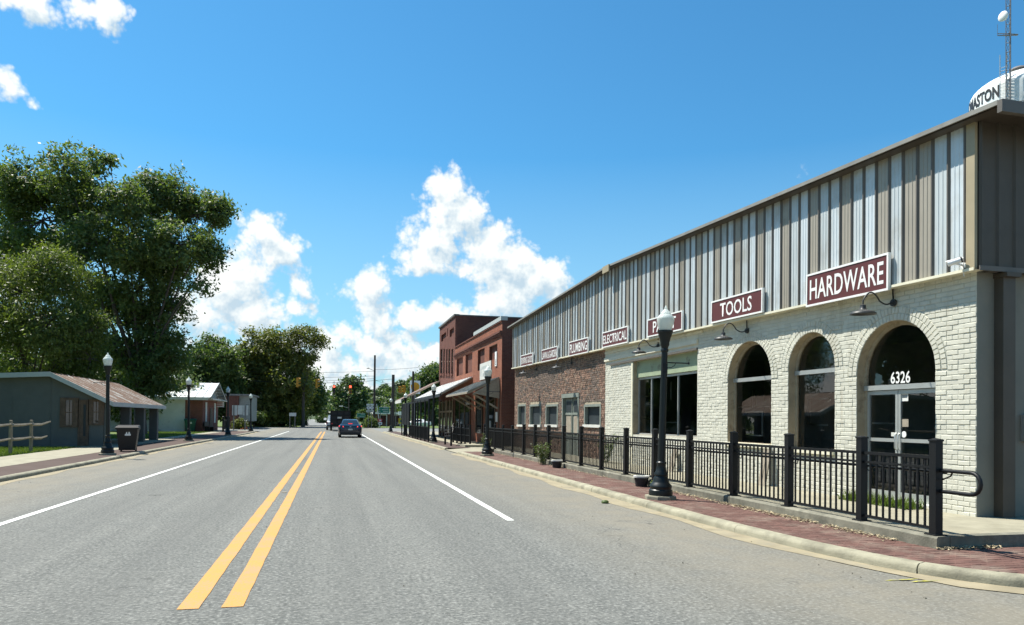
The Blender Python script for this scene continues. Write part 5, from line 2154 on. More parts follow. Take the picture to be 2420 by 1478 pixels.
# steps and rail before the brick shop
steps = thing('step_railing', 'black stepped railing at the steps before the brick shop', 'railing', (6.4, 38, PZ))
for i, (px, pyb, pyt) in enumerate(((1052, 1051, 1010), (1066, 1054, 1011), (1071, 1046, 1002), (1080, 1048, 1002), (1090, 1050, 1004), (1099, 1051, 1005), (1111, 1053, 1006))):
    g = on_ground(px, pyb, PZ)
    zt_ = on_y(px, pyt, g.y).z
    mb = MB()
    mb.box(g.x - 6.4 - .05, g.x - 6.4 + .05, g.y - 38 - .05, g.y - 38 + .05, 0, zt_ - PZ)
    mb.box(g.x - 6.4 - .065, g.x - 6.4 + .065, g.y - 38 - .065, g.y - 38 + .065, zt_ - PZ, zt_ - PZ + .04)
    mb.build('post', 'black', steps)
    if i == 1:
        p1 = g
    if i == 2:
        p2 = g
    if i > 2:
        for z0 in (.15, .55, .95):
            mb = MB()
            mb.bar((pg.x - 6.4, pg.y - 38, z0), (g.x - 6.4, g.y - 38, z0), .04)
            mb.build('rail', 'black', steps)
        d = Vector((g.x - pg.x, g.y - pg.y))
        mb = MB()
        for k in range(1, 12):
            mb.box(pg.x - 6.4 + d.x * k / 12 - .01, pg.x - 6.4 + d.x * k / 12 + .01, pg.y - 38 + d.y * k / 12 - .01, pg.y - 38 + d.y * k / 12 + .01, .15, .95)
        stuff(mb.build('balusters', 'black', steps))
    pg = g
for z0 in (.55, .72, .88):
    mb = MB()
    mb.tube([(p1.x - 6.4 - .35, p1.y - 38, z0 - .02), (p1.x - 6.4, p1.y - 38, z0), (p2.x - 6.4, p2.y - 38, z0 + .32)], .022, 8)
    mb.build('handrail', 'steel', steps, smooth=60)
mb = MB()
gA = on_ground(1062, 1058, PZ)
mb.box(gA.x + .9, 8.9, gA.y + .4, gA.y + 1.9, PZ - .05, PZ + .12)
tag(mb.build('concrete_steps', 'concrete'), 'low concrete steps at the step railing of the brick shop', 'steps')
# dark fence panels in the shade between the railing and the shop


# ------------------------------------------------------------------ grey building with the rusty porch roof (left)
GX, GY, GE = -10.15, 38.6, 49.4                 # eave line, near gable, far end
RZX, RZ, EZ = -12.72, 3.50, 2.20
grey = thing('grey_building', 'low grey building with rusty tin porch roof and brown shuttered windows', 'building', (GX, GY, 0))
gx = lambda px: on_y(px, 1000, GY).x - GX
gz = lambda px, py: on_y(px, py, GY).z
xr = RZX - GX
xw = gx(245)                                    # street wall under the porch
slope = (EZ - RZ) / (0 - xr)
rz = lambda x: RZ + slope * (x - xr) if x > xr else RZ + .055 * (x - xr)
mb = MB()
XL = -9.0
for a, b in ((XL, xr), (xr, xw)):
    mb.quad((a, 0, .05), (b, 0, .05), (b, 0, rz(b) - .02), (a, 0, rz(a) - .02))
xb = xr - .45
mb.quad((xb, .2, .05), (xb, GE - GY, .05), (xb, GE - GY, rz(xb) - .02), (xb, .2, rz(xb) - .02))
mb.quad((xb, GE - GY, .05), (XL, GE - GY, .05), (XL, GE - GY, rz(XL)), (xb, GE - GY, rz(xb)))
mb.quad((xw, .2, .05), (xb, .2, .05), (xb, .2, rz(xb) - .02), (xw, .2, rz(xw) - .02))
mb.quad((xw, 0, .05), (xw, .2, .05), (xw, .2, rz(xw) - .02), (xw, 0, rz(xw) - .02))
mb.build('walls', 'grey_wall', grey)
mb = MB()
mb.box(xr - .05, xr - .02, -.02, -.002, .08, RZ - .2)
mb.box(gx(48) - .5, gx(48) - .35, -.02, -.002, .5, 2.5)
mb.build('wall_batten', 'grey_wall', grey)
# roof sheets, running down the slope
n = 14
for k in range(n):
    a, b = -.35 + (GE - GY + .7) * k / n, -.35 + (GE - GY + .7) * (k + 1) / n
    mb = MB()
    pr = [(0, 0), (.04, .03), (.08, .03), (.12, 0), (.40, 0), (.44, .02), (.48, 0), (b - a, 0)]
    zt_ = lambda x: RZ + slope * (x - xr)
    for (u, v), (u2, v2) in zip(pr, pr[1:]):
        if u2 > u:
            dz = random.uniform(0, .01)
            mb.quad((.12, a + u, zt_(.12) + .03 + v), (.12, a + u2, zt_(.12) + .03 + v2), (xr - .05, a + u2, RZ + .05 + v2), (xr - .05, a + u, RZ + .05 + v))
    mb.build('roof_sheet', 'rust', grey)
mb = MB()
mb.quad((xr, -.3, RZ + .06), (xr, GE - GY + .3, RZ + .06), (XL - .3, GE - GY + .3, rz(XL) + .06), (XL - .3, -.3, rz(XL) + .06))
mb.quad((XL - .3, -.3, rz(XL)), (XL - .3, GE - GY + .3, rz(XL)), (xr, GE - GY + .3, RZ), (xr, -.3, RZ))
mb.quad((xr, -.3, RZ), (xr, GE - GY + .3, RZ), (.10, GE - GY + .3, EZ - .02), (.10, -.3, EZ - .02))
mb.build('roof_deck', 'grey_fascia', grey)
for (xa, xb) in ((XL - .3, xr), (xr, .14)):
    mb = MB()
    za, zb_ = (RZ + .055 * (xa - xr), RZ) if xb == xr else (RZ, EZ - .05)
    vs = [(xa, -.36, za - .14), (xb, -.36, zb_ - .14), (xb, -.31, zb_ - .14), (xa, -.31, za - .14), (xa, -.36, za + .08), (xb, -.36, zb_ + .08), (xb, -.31, zb_ + .08), (xa, -.31, za + .08)]
    mb.add(vs, [(3, 2, 1, 0), (4, 5, 6, 7), (0, 1, 5, 4), (1, 2, 6, 5), (2, 3, 7, 6), (3, 0, 4, 7)])
    mb.build('rake_board', 'grey_fascia', grey)
mb = MB()
mb.box(.10, .14, -.30, GE - GY + .3, EZ - .19, EZ + .02)
mb.build('eave_board', 'grey_fascia', grey)
for px in (297, 331, 363):
    y = on_x(px, 1000, GX - .35).y - GY
    mb = MB()
    mb.box(-.56, -.12, y - .20, y + .20, .13, EZ + .05)
    mb.build('porch_column', 'grey_wall', grey)
mb = MB()
mb.box(xw + .02, -.10, .0, .14, .13, EZ + .1)
mb.build('wing_wall', 'grey_wall', grey)


def shut_window(a, b, z0, z1):
    mb = MB()
    mb.box(a, b, -.03, -.004, z0, z1)
    w_ = mb.build('window', 'dark_glass', grey)
    wd = b - a
    for x0, x1, mt, nm in ((a - .06, a + wd * .27, 'brown_wood', 'shutter'), (b - wd * .33, b + .06, 'brown_wood', 'shutter')):
        mb = MB()
        mb.box(x0, x1, -.06, -.031, z0, z1)
        mb.build(nm, mt, w_)
    mb = MB()
    mb.box(a + wd * .24, b - wd * .24, -.05, -.031, z1 - .12, z1)
    mb.box(a + wd * .24, b - wd * .24, -.05, -.031, z0, z0 + .08)
    mb.box(a + wd * .48, a + wd * .52, -.05, -.031, z0 + .08, z1 - .12)
    mb.box(a + wd * .24, b - wd * .24, -.045, -.031, (z0 + z1) / 2 - .02, (z0 + z1) / 2 + .02)
    mb.build('frame', 'brown_wood', w_)


shut_window(gx(145), gx(183), gz(160, 1010), gz(160, 940))
shut_window(gx(212), gx(243), gz(228, 1005), gz(228, 944))
mb = MB()
a, b = gx(189), gx(206)
mb.box(a, b, -.04, -.004, .15, gz(198, 949))
d_ = mb.build('door', 'brown_wood', grey)
mb = MB()
mb.box(a - .08, a, -.06, -.004, .15, gz(198, 949) + .08)
mb.box(b, b + .08, -.06, -.004, .15, gz(198, 949) + .08)
mb.box(a, b, -.06, -.004, gz(198, 949), gz(198, 949) + .08)
mb.build('frame', 'brown_wood', d_)
mb = MB()
mb.box(a + (b - a) * .5, b - .05, -.05, -.041, .6, gz(198, 949) - .15)
mb.build('panel', 'dark_board', d_)

# split rail fence
sr = thing('split_rail_fence', 'weathered split rail fence beside the lawn on the left', 'fence', (-11.75, 33, .08))
pys = [27.6, 29.6, 31.55, 33.5]
hgt = 1.28
for i, y in enumerate(pys):
    mb = MB()
    mb.lathe([(.062, -.1), (.07, hgt * .5), (.058, hgt), (.03, hgt + .01)], 7, 0, y - 33)
    mb.build('post', 'rail_wood', sr)
for i in range(len(pys)):
    y0 = pys[i] - 33
    y1 = (pys[i + 1] - 33) if i + 1 < len(pys) else y0 + 1.85
    for z0 in (.56, 1.10):
        sag = random.uniform(-.03, .03)
        mb = MB()
        mb.tube([(.03, y0 - .1, z0), (.04, y0 + .4, z0 + sag * .5), (.03, (y0 + y1) / 2, z0 + sag), (.03, y1 + .1 - (.35 if i + 1 == len(pys) and z0 < 1 else 0), z0 + (.12 if i + 1 == len(pys) and z0 > 1 else .05))], [.05, .06, .055, .035], 5)
        mb.build('rail', 'rail_wood', sr)

# wheeled bin
b0 = on_ground(297, 1068, PZ)
wb = thing('wheeled_bin', 'dark wheeled rubbish bin with white emblem beside the lamp post', 'bin', (b0.x, b0.y + .3, PZ), R(8))


def bin_parts(wb, mt, mark):
    mb = MB()
    vs = [(-.30, -.26, .06), (.30, -.26, .06), (.30, .30, .06), (-.30, .30, .06), (-.40, -.36, .98), (.40, -.36, .98), (.40, .40, .98), (-.40, .40, .98)]
    mb.add(vs, [(3, 2, 1, 0), (4, 5, 6, 7), (0, 1, 5, 4), (1, 2, 6, 5), (2, 3, 7, 6), (3, 0, 4, 7)])
    mb.box(-.43, .43, -.39, .43, .92, .985)
    mb.build('body', mt, wb)
    mb = MB()
    vs = [(-.43, -.42, .99), (.43, -.42, .99), (.43, .45, .99), (-.43, .45, .99), (-.40, -.36, 1.05), (.40, -.36, 1.05), (.40, .40, 1.09), (-.40, .40, 1.09)]
    mb.add(vs, [(3, 2, 1, 0), (4, 5, 6, 7), (0, 1, 5, 4), (1, 2, 6, 5), (2, 3, 7, 6), (3, 0, 4, 7)])
    mb.build('lid', mt, wb)
    for x in (-.30, .25):
        mb = MB()
        mb.tube([(x, .30, .10), (x + .06, .30, .10)], .11, 12)
        mb.build('wheel', 'rubber', wb)
    if mark:
        mb = MB()
        z0 = .66
        yy = lambda z: -.26 - .10 * (z - .06) / .92 - .012
        mb.quad((-.08, yy(z0), z0), (.14, yy(z0), z0), (.14, yy(z0 + .07), z0 + .07), (-.08, yy(z0 + .07), z0 + .07))
        mb.quad((-.05, yy(z0 + .07), z0 + .07), (.02, yy(z0 + .07), z0 + .07), (.0, yy(z0 + .16), z0 + .16), (-.03, yy(z0 + .14), z0 + .14))
        mb.quad((.04, yy(z0 + .07), z0 + .07), (.12, yy(z0 + .07), z0 + .07), (.10, yy(z0 + .15), z0 + .15), (.06, yy(z0 + .16), z0 + .16))
        mb.build('emblem', 'white', wb)


bin_parts(wb, 'bin_dark', True)

# ------------------------------------------------------------------ white block building with tin roof and brick front
WX, WY = -12.3, 77.4
whb = thing('white_block_building', 'white block building with bright tin roof and red brick front', 'building', (WX, WY, 0))
WL = 10.0
EZW, RZW = 3.55, 5.05
mb = MB()
mb.quad((-13, 0, .05), (-.02, 0, .05), (-.02, 0, EZW), (-13, 0, EZW))
mb.quad((-13, WL, .05), (-13, 0, .05), (-13, 0, EZW), (-13, WL, EZW))
mb.build('block_wall', 'white_block', whb)
mb = MB()
mb.quad((0, -.005, .05), (0, WL, .05), (0, WL, EZW), (0, -.005, EZW))
mb.quad((-1.6, -.006, .05), (0, -.006, .05), (0, -.006, EZW - .3), (-1.6, -.006, EZW - .3))
mb.build('brick_front', 'brick_front', whb)
mb = MB()
mb.add([(.05, .1, EZW), (.05, WL - .1, EZW), (.05, WL / 2, RZW - .1)], [(0, 1, 2)])
mb.build('gable', 'grey_fascia', whb)
n = 20
for side in (0, 1):
    for k in range(n):
        a, b = .8 - 14.2 * k / n, .8 - 14.2 * (k + 1) / n
        mb = MB()
        y0, y1 = (-.5, WL / 2) if side == 0 else (WL + .5, WL / 2)
        za = EZW - .12
        mb.quad((b + .012, y0, za), (a, y0, za), (a, y1, RZW), (b + .012, y1, RZW))
        w_ = .05
        vs = [(a - w_, y0, za), (a, y0, za), (a, y1, RZW), (a - w_, y1, RZW)]
        vs += [(x, y, z + .05) for x, y, z in vs]
        mb.add(vs, [(4, 5, 6, 7), (0, 1, 5, 4), (1, 2, 6, 5), (2, 3, 7, 6), (3, 0, 4, 7)])
        mb.build('roof_panel', 'tin', whb)
mb = MB()
mb.box(-13.4, .55, -.52, -.47, EZW - .40, EZW - .14)
mb.box(.0, 1.0, -.45, WL + .5, EZW - .32, EZW - .20)
mb.build('fascia', 'offwhite', whb)
mb = MB()
for s_ in (0, 1):
    y0 = -.5 if s_ == 0 else WL + .5
    mb.bar((.78, y0, EZW - .22), (.78, WL / 2, RZW - .10), .05, .16)
    for k in range(6):
        t_ = (k + .5) / 6
        y = y0 + (WL / 2 - y0) * t_
        z = EZW - .22 + (RZW - EZW + .12) * t_
        mb.bar((.05, y, z), (.78, y, z), .05, .09)
mb.build('barge_boards', 'timber', whb)
for px, nm in ((486.5, 'window'), (507, 'window')):
    y = on_x(px, 980, WX).y - WY
    mb = MB()
    mb.box(.01, .05, y - .45, y + .45, .9, 3.0)
    mb.build('window', 'white_block', whb)
y = on_x(498, 980, WX).y - WY
mb = MB()
mb.box(.01, .05, y - .5, y + .5, .15, 2.4)
mb.build('door', 'brown_wood', whb)
mb = MB()
mb.box(.055, .10, y - .62, y - .5, .15, 2.5)
mb.box(.055, .10, y + .5, y + .62, .15, 2.5)
mb.build('door_frame', 'timber', whb)
s_p = on_y(518, 955, WY + 9)
t = thing('hanging_sign', 'small white sign hanging at the far corner of the brick front', 'sign', (s_p.x, s_p.y, s_p.z))
mb = MB()
mb.box(-.5, .5, -.03, .03, -.35, .35)
mb.build('panel', 'white', t)
mb = MB()
for k in range(3):
    mb.box(-.35, .35, -.036, -.031, .15 - k * .18, .22 - k * .18)
mb.build('print', 'red_print', t)
b0 = on_ground(461, 1019, PZ)
gb = thing('wheeled_bin', 'green wheeled bin standing against the white block wall', 'bin', (b0.x, min(b0.y, WY - .6), PZ), R(4))
bin_parts(gb, 'bin_green', True)
gb.scale = (1.25, 1.1, 1.15)
g = on_ground(388, 1019, PZ)
pl = thing('planter', 'low dark brick planter with pale cap beside the white block wall', 'planter', (g.x, g.y, PZ))
mb = MB()
mb.box(-.95, .95, -.5, .5, 0, .95)
mb.build('body', 'brick_two', pl)
mb = MB()
mb.box(-.85, .55, -.56, .56, .952, 1.06)
mb.build('cap', 'concrete', pl)
# bench and dark railing before the brick front
bn = on_ground(505, 1017, PZ)
bt = thing('bench', 'dark slatted bench against the red brick front', 'bench', (WX + .55, on_x(497, 1000, WX + .5).y, PZ), R(90))
for k in range(3):
    mb = MB()
    mb.box(-1.5, 1.5, -.1 + k * .14, .02 + k * .14, .42, .46)
    mb.build('slat', 'black', bt)
mb = MB()
mb.box(-1.5, 1.5, .34, .38, .5, .95)
mb.build('backrest', 'black', bt)
for x in (-1.3, 1.3):
    mb = MB()
    mb.box(x - .04, x + .04, -.08, .36, 0, .42)
    mb.build('leg', 'black', bt)
g1, g2 = on_ground(527, 1021, PZ), on_ground(541, 1015, PZ)
rl = thing('porch_rail', 'short black metal railing at the corner of the brick front', 'railing', (g1.x, g1.y, PZ))
d = Vector((g2.x - g1.x, g2.y - g1.y))
for k in range(3):
    mb = MB()
    p = d * k / 2
    mb.box(p.x - .08, p.x + .08, p.y - .08, p.y + .08, 0, 1.35)
    mb.lathe([(.10, 1.35), (.12, 1.45), (.02, 1.5)], 8, p.x, p.y)
    mb.build('post', 'black', rl)
for z0 in (.2, 1.1):
    mb = MB()
    mb.bar((0, 0, z0), (d.x, d.y, z0), .06)
    mb.build('rail', 'black', rl)
mb = MB()
for k in range(1, 24):
    p = d * k / 24
    mb.box(p.x - .02, p.x + .02, p.y - .02, p.y + .02, .2, 1.1)
stuff(mb.build('balusters', 'black', rl))

# back building, sign boards, corner clutter at the crossing on the left
p0, p1 = on_y(534, 990, 100), on_y(563, 990, 100)
bb = thing('back_brick_building', 'dark red brick building with grey metal upper wall behind the corner', 'building', (p0.x, 100, 0))
mb = MB()
mb.box(0, p1.x - p0.x, 0, 9, .05, on_y(550, 936, 100).z)
mb.build('brick_wall', 'brick_two', bb)
q1 = on_y(592, 990, 100).x
mb = MB()
mb.box(p1.x - p0.x + .01, q1 - p0.x, .6, 8, 1.0, on_y(575, 936, 100).z)
mb.build('metal_wall', 'awn_grey', bb)
mb = MB()
mb.box(-.2, q1 - p0.x + .2, -.1, 9.2, on_y(575, 936, 100).z + .01, on_y(575, 934, 100).z + .12)
mb.build('roof', 'steel', bb)
YB = 93.0
u0, u1 = on_y(548, 970, YB), on_y(587, 970, YB)
zt_, zb_ = on_y(565, 958.5, YB).z, on_y(565, 982, YB).z
sbk = thing('sign_backs', 'three pale sign backs side by side on two posts at the street corner', 'sign', (u0.x, YB, 0))
w_ = (u1.x - u0.x) / 3
for k in range(3):
    mb = MB()
    mb.box(k * w_ + .03, (k + 1) * w_ - .03, -.02, .02, zb_ + (.1 if k == 1 else 0), zt_)
    mb.build('sign_panel', 'offwhite', sbk)
for px in (552.5, 579.5):
    x = on_y(px, 990, YB).x - u0.x
    mb = MB()
    mb.box(x - .06, x + .06, -.12, -.03, -.05, zt_)
    mb.build('post', 'steel', sbk)
g = on_ground(577, 1015, .0)
cn = thing('traffic_barrel', 'white and orange traffic barrel under the sign backs', 'barrel', (g.x, g.y, 0))
mb = MB()
mb.lathe([(.42, 0), (.42, .12), (.36, .14), (.34, .45)], 14)
mb.build('base', 'orange', cn)
mb = MB()
mb.lathe([(.335, .45), (.28, 1.1), (.2, 1.16)], 14)
mb.build('sleeve', 'white', cn)
g = on_ground(552, 1014, 0)
mb = MB()
mb.lathe([(.3, 0), (.3, .05), (.12, .10), (.03, .6)], 10)
o = mb.build('traffic_cone', 'orange', None, loc=(g.x, g.y, 0))
tag(o, 'small orange cone on the corner pavement left of the barrel', 'cone')
g = on_ground(607, 1006, .05)
mn = thing('stone_monument', 'low grey stone marker with brick base near the corner', 'monument', (g.x, g.y, .05))
mb = MB()
mb.box(-1.1, 1.1, -.3, .3, 0, .5)
mb.build('base', 'brick_two', mn)
mb = MB()
mb.box(-1.3, 1.3, -.35, .35, .5, 1.05)
mb.build('slab', 'steel', mn)
ar = thing('mast_arm', 'bent grey mast arm reaching from a post near the left trees', 'pole', (on_ground(634, 1004, .05).x, on_ground(634, 1004, .05).y, 0))
Y_ = ar.location.y
mb = MB()
mb.tube([Vector((on_y(px, py, Y_).x - ar.location.x, 0, on_y(px, py, Y_).z)) for px, py in ((634, 1004), (634, 990), (631, 982), (625, 977), (612, 974), (601, 971), (585, 974))], [.14, .14, .12, .11, .09, .08, .06], 8)
mb.build('arm', 'galv', ar, smooth=60)
YB = 112
u0, u1 = on_y(683.5, 980, YB), on_y(700, 980, YB)
s2 = thing('road_sign_back', 'white road sign on two posts before the dark left trees', 'sign', (u0.x, YB, 0))
mb = MB()
mb.box(.0, u1.x - u0.x, -.02, .02, on_y(690, 984, YB).z, on_y(690, 976, YB).z)
mb.build('sign_panel', 'offwhite', s2)
for px in (685, 697):
    x = on_y(px, 990, YB).x - u0.x
    mb = MB()
    mb.box(x - .05, x + .05, .025, .12, -.05, on_y(690, 977, YB).z)
    mb.build('post', 'steel', s2)


# ------------------------------------------------------------------ vehicles
def loft(mb, rings, close=True):
    n = len(rings[0])
    o = len(mb.v)
    for r in rings:
        mb.v += [tuple(p) for p in r]
    for i in range(len(rings) - 1):
        for k in range(n):
            a, b = o + i * n + k, o + i * n + (k + 1) % n
            mb.f.append((a, b, b + n, a + n))
    mb.f.append(tuple(o + k for k in reversed(range(n))))
    e = o + (len(rings) - 1) * n
    mb.f.append(tuple(e + k for k in range(n)))


def car_ring(y, hw, z0, z1, sh):
    """body section: tumblehome below the shoulder line sh"""
    r = [(-hw * .90, z0), (hw * .90, z0), (hw * .985, z0 + .14), (hw, sh - .22), (hw * .985, sh - .06), (hw * .93, sh), (hw * .86, z1), (-hw * .86, z1), (-hw * .93, sh), (-hw * .985, sh - .06), (-hw, sh - .22), (-hw * .985, z0 + .14)]
    return [(x, y, z) for x, z in r]


def wheel(parent, x, y, r=.33, w=.22):
    mb = MB()
    mb.tube([(x - w / 2, y, r), (x - w / 2 + .03, y, r), (x + w / 2 - .03, y, r), (x + w / 2, y, r)], [r * .93, r, r, r * .93], 20)
    wh = mb.build('wheel', 'rubber', parent, smooth=40)
    mb = MB()
    s_ = 1 if x > 0 else -1
    mb.tube([(x + s_ * (w / 2 - .01), y, r), (x + s_ * (w / 2 + .008), y, r)], r * .62, 14)
    mb.build('rim', 'galv', wh, smooth=40)


car = thing('sedan', 'dark blue sedan with lit red tail lights waiting in the right lane', 'car', (1.42, 60.2, 0))
mb = MB()
HW = .93
loft(mb, [car_ring(0, HW * .80, .36, .72, .70), car_ring(.05, HW * .93, .28, .98, .92), car_ring(.25, HW * .985, .24, 1.05, .97), car_ring(.9, HW, .20, 1.07, .98), car_ring(2.4, HW, .19, .98, .95), car_ring(3.6, HW * .99, .19, .95, .90), car_ring(4.5, HW * .92, .22, .82, .76), car_ring(4.85, HW * .74, .30, .62, .58)])
mb.build('body', 'car_blue', car, smooth=35)
mb = MB()


def cab_ring(y, hb, ht, zb, zt):
    return [(-hb, y, zb), (hb, y, zb), (ht, y, zt - .06), (ht * .88, y, zt), (-ht * .88, y, zt), (-ht, y, zt - .06)]


loft(mb, [cab_ring(.38, .76, .74, 1.03, 1.06), cab_ring(1.15, .80, .60, .98, 1.40), cab_ring(1.6, .82, .60, .96, 1.46), cab_ring(2.3, .82, .60, .95, 1.47), cab_ring(2.9, .80, .58, .94, 1.36), cab_ring(3.6, .74, .70, .92, .97)])
mb.build('cabin', 'car_blue', car, smooth=30)
mb = MB()
mb.quad((-.66, .40, 1.075), (.66, .40, 1.075), (.535, 1.08, 1.375), (-.535, 1.08, 1.375))
mb.build('rear_window', 'dark_glass', car)
for s_ in (-1, 1):
    mb = MB()
    q = [(s_ * .815, 1.1, 1.02), (s_ * .825, 2.9, 1.0), (s_ * .625, 2.5, 1.36), (s_ * .625, 1.5, 1.39)]
    mb.quad(*(q if s_ > 0 else q[::-1]))
    mb.build('side_window', 'dark_glass', car)
    wheel(car, s_ * .80, .98)
    wheel(car, s_ * .80, 3.85)
    mb = MB()
    mb.add([(s_ * .50, -.0, .84), (s_ * .89, .10, .86), (s_ * .90, .12, .96), (s_ * .55, .03, .93), (s_ * .50, .06, .84), (s_ * .88, .2, .86), (s_ * .88, .2, .96), (s_ * .55, .1, .93)],
           [(0, 1, 2, 3), (3, 2, 6, 7), (0, 3, 7, 4), (1, 5, 6, 2), (0, 4, 5, 1)])
    mb.build('tail_light', 'tail_lit', car)
    mb = MB()
    mb.box(s_ * .95, s_ * 1.10, 3.05, 3.2, .98, 1.12)
    mb.build('mirror', 'black_plastic', car)
mb = MB()
mb.box(-.16, .16, .47, .50, 1.115, 1.145)
mb.build('brake_light', 'tail_lit', car)
mb = MB()
mb.box(-.17, .17, -.02, .03, .60, .72)
mb.build('number_plate', 'offwhite', car)
mb = MB()
mb.box(-.78, .78, -.015, .10, .27, .42)
mb.build('rear_valance', 'black_plastic', car)
mb = MB()
mb.lathe([(.085, 0), (.08, .02)], 12)
o = mb.build('badge', 'galv', car, loc=(0, .045, .87))
o.rotation_euler = (R(80), 0, 0)
o.scale = (1, .45, 1)

tl = thing('trailer', 'tall black cage trailer with mesh gate behind the white pickup', 'trailer', (.95, 88.5, 0))
TW, TZ = 1.12, 2.35
mb = MB()
mb.box(-TW, TW, 0, 5.0, .55, .70)
mb.build('deck', 'black', tl)
for x in (-TW, -.38, .38, TW):
    mb = MB()
    mb.box(x - .05, x + .05, -.05, .05, .5, TZ)
    mb.build('gate_post', 'black', tl)
for z in (.75, 1.3, 1.85, TZ):
    mb = MB()
    mb.box(-TW, TW, -.04, .04, z - .04, z + .04)
    mb.build('gate_bar', 'black', tl)
mb = MB()
mb.quad((-TW, .06, .7), (TW, .06, .7), (TW, .06, TZ), (-TW, .06, TZ))
mb.box(-TW - .02, -TW + .02, .1, 5, .7, TZ)
mb.box(TW - .02, TW + .02, .1, 5, .7, TZ)
mb.box(-TW, TW, .1, 5, TZ + .01, TZ + .06)
mb.build('dark_side', 'black_plastic', tl)
mb = MB()
mb.box(-.35, .12, -.07, -.05, 1.48, 1.68)
mb.build('number_plate', 'offwhite', tl)
for s_ in (-1, 1):
    wheel(tl, s_ * 1.05, 2.6, .36)
    mb = MB()
    mb.box(s_ * .85, s_ * 1.08, -.08, -.05, .82, .95)
    mb.build('tail_light', 'red_print', tl)
pk = thing('pickup_truck', 'white pickup truck partly hidden before the black trailer', 'pickup', (.30, 95.0, 0))
mb = MB()
loft(mb, [car_ring(0, .98, .45, 1.02, 1.0), car_ring(.2, 1.02, .4, 1.12, 1.08), car_ring(5.2, 1.02, .4, 1.15, 1.08), car_ring(5.8, .95, .45, 1.0, .98)])
mb.build('body', 'car_white', pk, smooth=35)
mb = MB()
loft(mb, [cab_ring(1.9, .92, .80, 1.1, 1.2), cab_ring(2.0, .93, .78, 1.1, 1.92), cab_ring(3.6, .93, .76, 1.1, 1.93), cab_ring(4.4, .90, .86, 1.1, 1.2)])
mb.build('cabin', 'car_white', pk, smooth=30)
mb = MB()
mb.quad((-.74, 1.955, 1.3), (.74, 1.955, 1.3), (.66, 1.985, 1.8), (-.66, 1.985, 1.8))
mb.build('rear_window', 'dark_glass', pk)
for s_ in (-1, 1):
    wheel(pk, s_ * .9, 1.2, .38)
    wheel(pk, s_ * .9, 4.6, .38)
    mb = MB()
    mb.box(s_ * 1.02, s_ * 1.35, 3.8, 3.9, 1.25, 1.55)
    mb.build('mirror', 'white', pk)
    mb = MB()
    mb.box(s_ * .86, s_ * 1.01, -.02, .05, .75, 1.08)
    mb.build('tail_light', 'red_print', pk)
mb = MB()
mb.box(-.95, .95, -.12, .0, .45, .62)
mb.build('bumper', 'black_plastic', pk)
# a parked white car seen through the porch
pc_ = on_ground(1017, 1018, 0)
pcar = dup(car, (on_y(1017, 1000, 128).x, 128, 0), R(70), 'white car parked beyond the porch by the filling station')
pcar.name = 'parked_car'
for c in pcar.children:
    if c.name.split('.')[0] in ('body', 'cabin'):
        c.data = c.data.copy()
        c.data.materials[0] = M['car_white']
    if c.name.split('.')[0] in ('tail_light', 'brake_light'):
        c.data = c.data.copy()
        c.data.materials[0] = M['red_print']


# ------------------------------------------------------------------ signals, poles, signs at the crossing
def utility_pole(label, px, pyt, Y, r, name='utility_pole', arms=()):
    b = on_y(px, 1000, Y)
    zt_ = on_y(px, pyt, Y).z
    t = thing(name, label, 'pole', (b.x, Y, 0))
    mb = MB()
    mb.tube([(0, 0, -.05), (0, 0, zt_ * .5), (0, 0, zt_)], [r, r * .9, r * .75], 10)
    mb.build('shaft', 'pole_wood', t, smooth=40)
    return t, zt_


p1, z1 = utility_pole('tall wooden utility pole right of the waiting cars', 884, 840, 121, .20)
mb = MB()
mb.tube([(0, -.1, z1 * .78), (-.5, -.1, z1 * .80), (-1.0, -.1, z1 * .82)], .035, 6)
mb.tube([(-.9, -.1, z1 * .82), (-1.3, -.1, z1 * .815)], [.10, .05], 8)
mb.build('street_light_arm', 'steel', p1)
p2, z2 = utility_pole('thick wooden signal pole beside the green guide sign', 928, 886, 120, .30)
mb = MB()
mb.tube([(.45, 0, 0), (.45, 0, 7.0)], .06, 6)
mb.build('conduit', 'steel', p2)
p3, z3_ = utility_pole('dark square pole before the yellow emblem sign', 975, 878, 92, .17)
p4, z4 = utility_pole('slender far utility pole behind the trailer', 824, 938, 165, .14)
mb = MB()
mb.tube([(0, 0, z4 * .6), (-1.4, 0, z4 * .66)], .03, 6)
mb.tube([(-1.3, 0, z4 * .66), (-2.1, 0, z4 * .66)], [.12, .06], 8)
mb.build('street_light_arm', 'galv', p4)


def cable(name, label, a, b, sag, r=.022, group='overhead cables'):
    a, b = Vector(a), Vector(b)
    pts = []
    for k in range(17):
        t_ = k / 16
        p = a.lerp(b, t_)
        p.z -= sag * 4 * t_ * (1 - t_)
        pts.append(p)
    mb = MB()
    mb.tube(pts, r, 5)
    tag(mb.build(name, 'wire', None), label, 'cable', group)


T1 = Vector((p1.location.x, 121, 0))
ends = [('topmost overhead cable from the tall pole leftward', (470, 872), (884, 878), 121), ('second overhead cable from the tall pole leftward', (470, 886), (884, 889), 121),
        ('third overhead cable, just above the red signals', (470, 899), (884, 895), 121)]
for lab, a, b, Y in ends:
    cable('overhead_cable', lab, on_y(a[0], a[1], Y), on_y(b[0], b[1], Y), .35)
cable('overhead_cable', 'overhead cable passing behind the tall brick building', on_y(884, 874, 121), on_y(1060, 858, 121), .3)
cable('overhead_cable', 'slack cable between the tall pole and the thick signal pole', on_y(884, 898, 121), on_y(928, 908, 120), .15)
SPY = 99.0
cable('span_wire', 'span wire carrying the two red signals over the crossing', on_y(600, 900, 120), on_y(928, 896, 120), .5, .03)


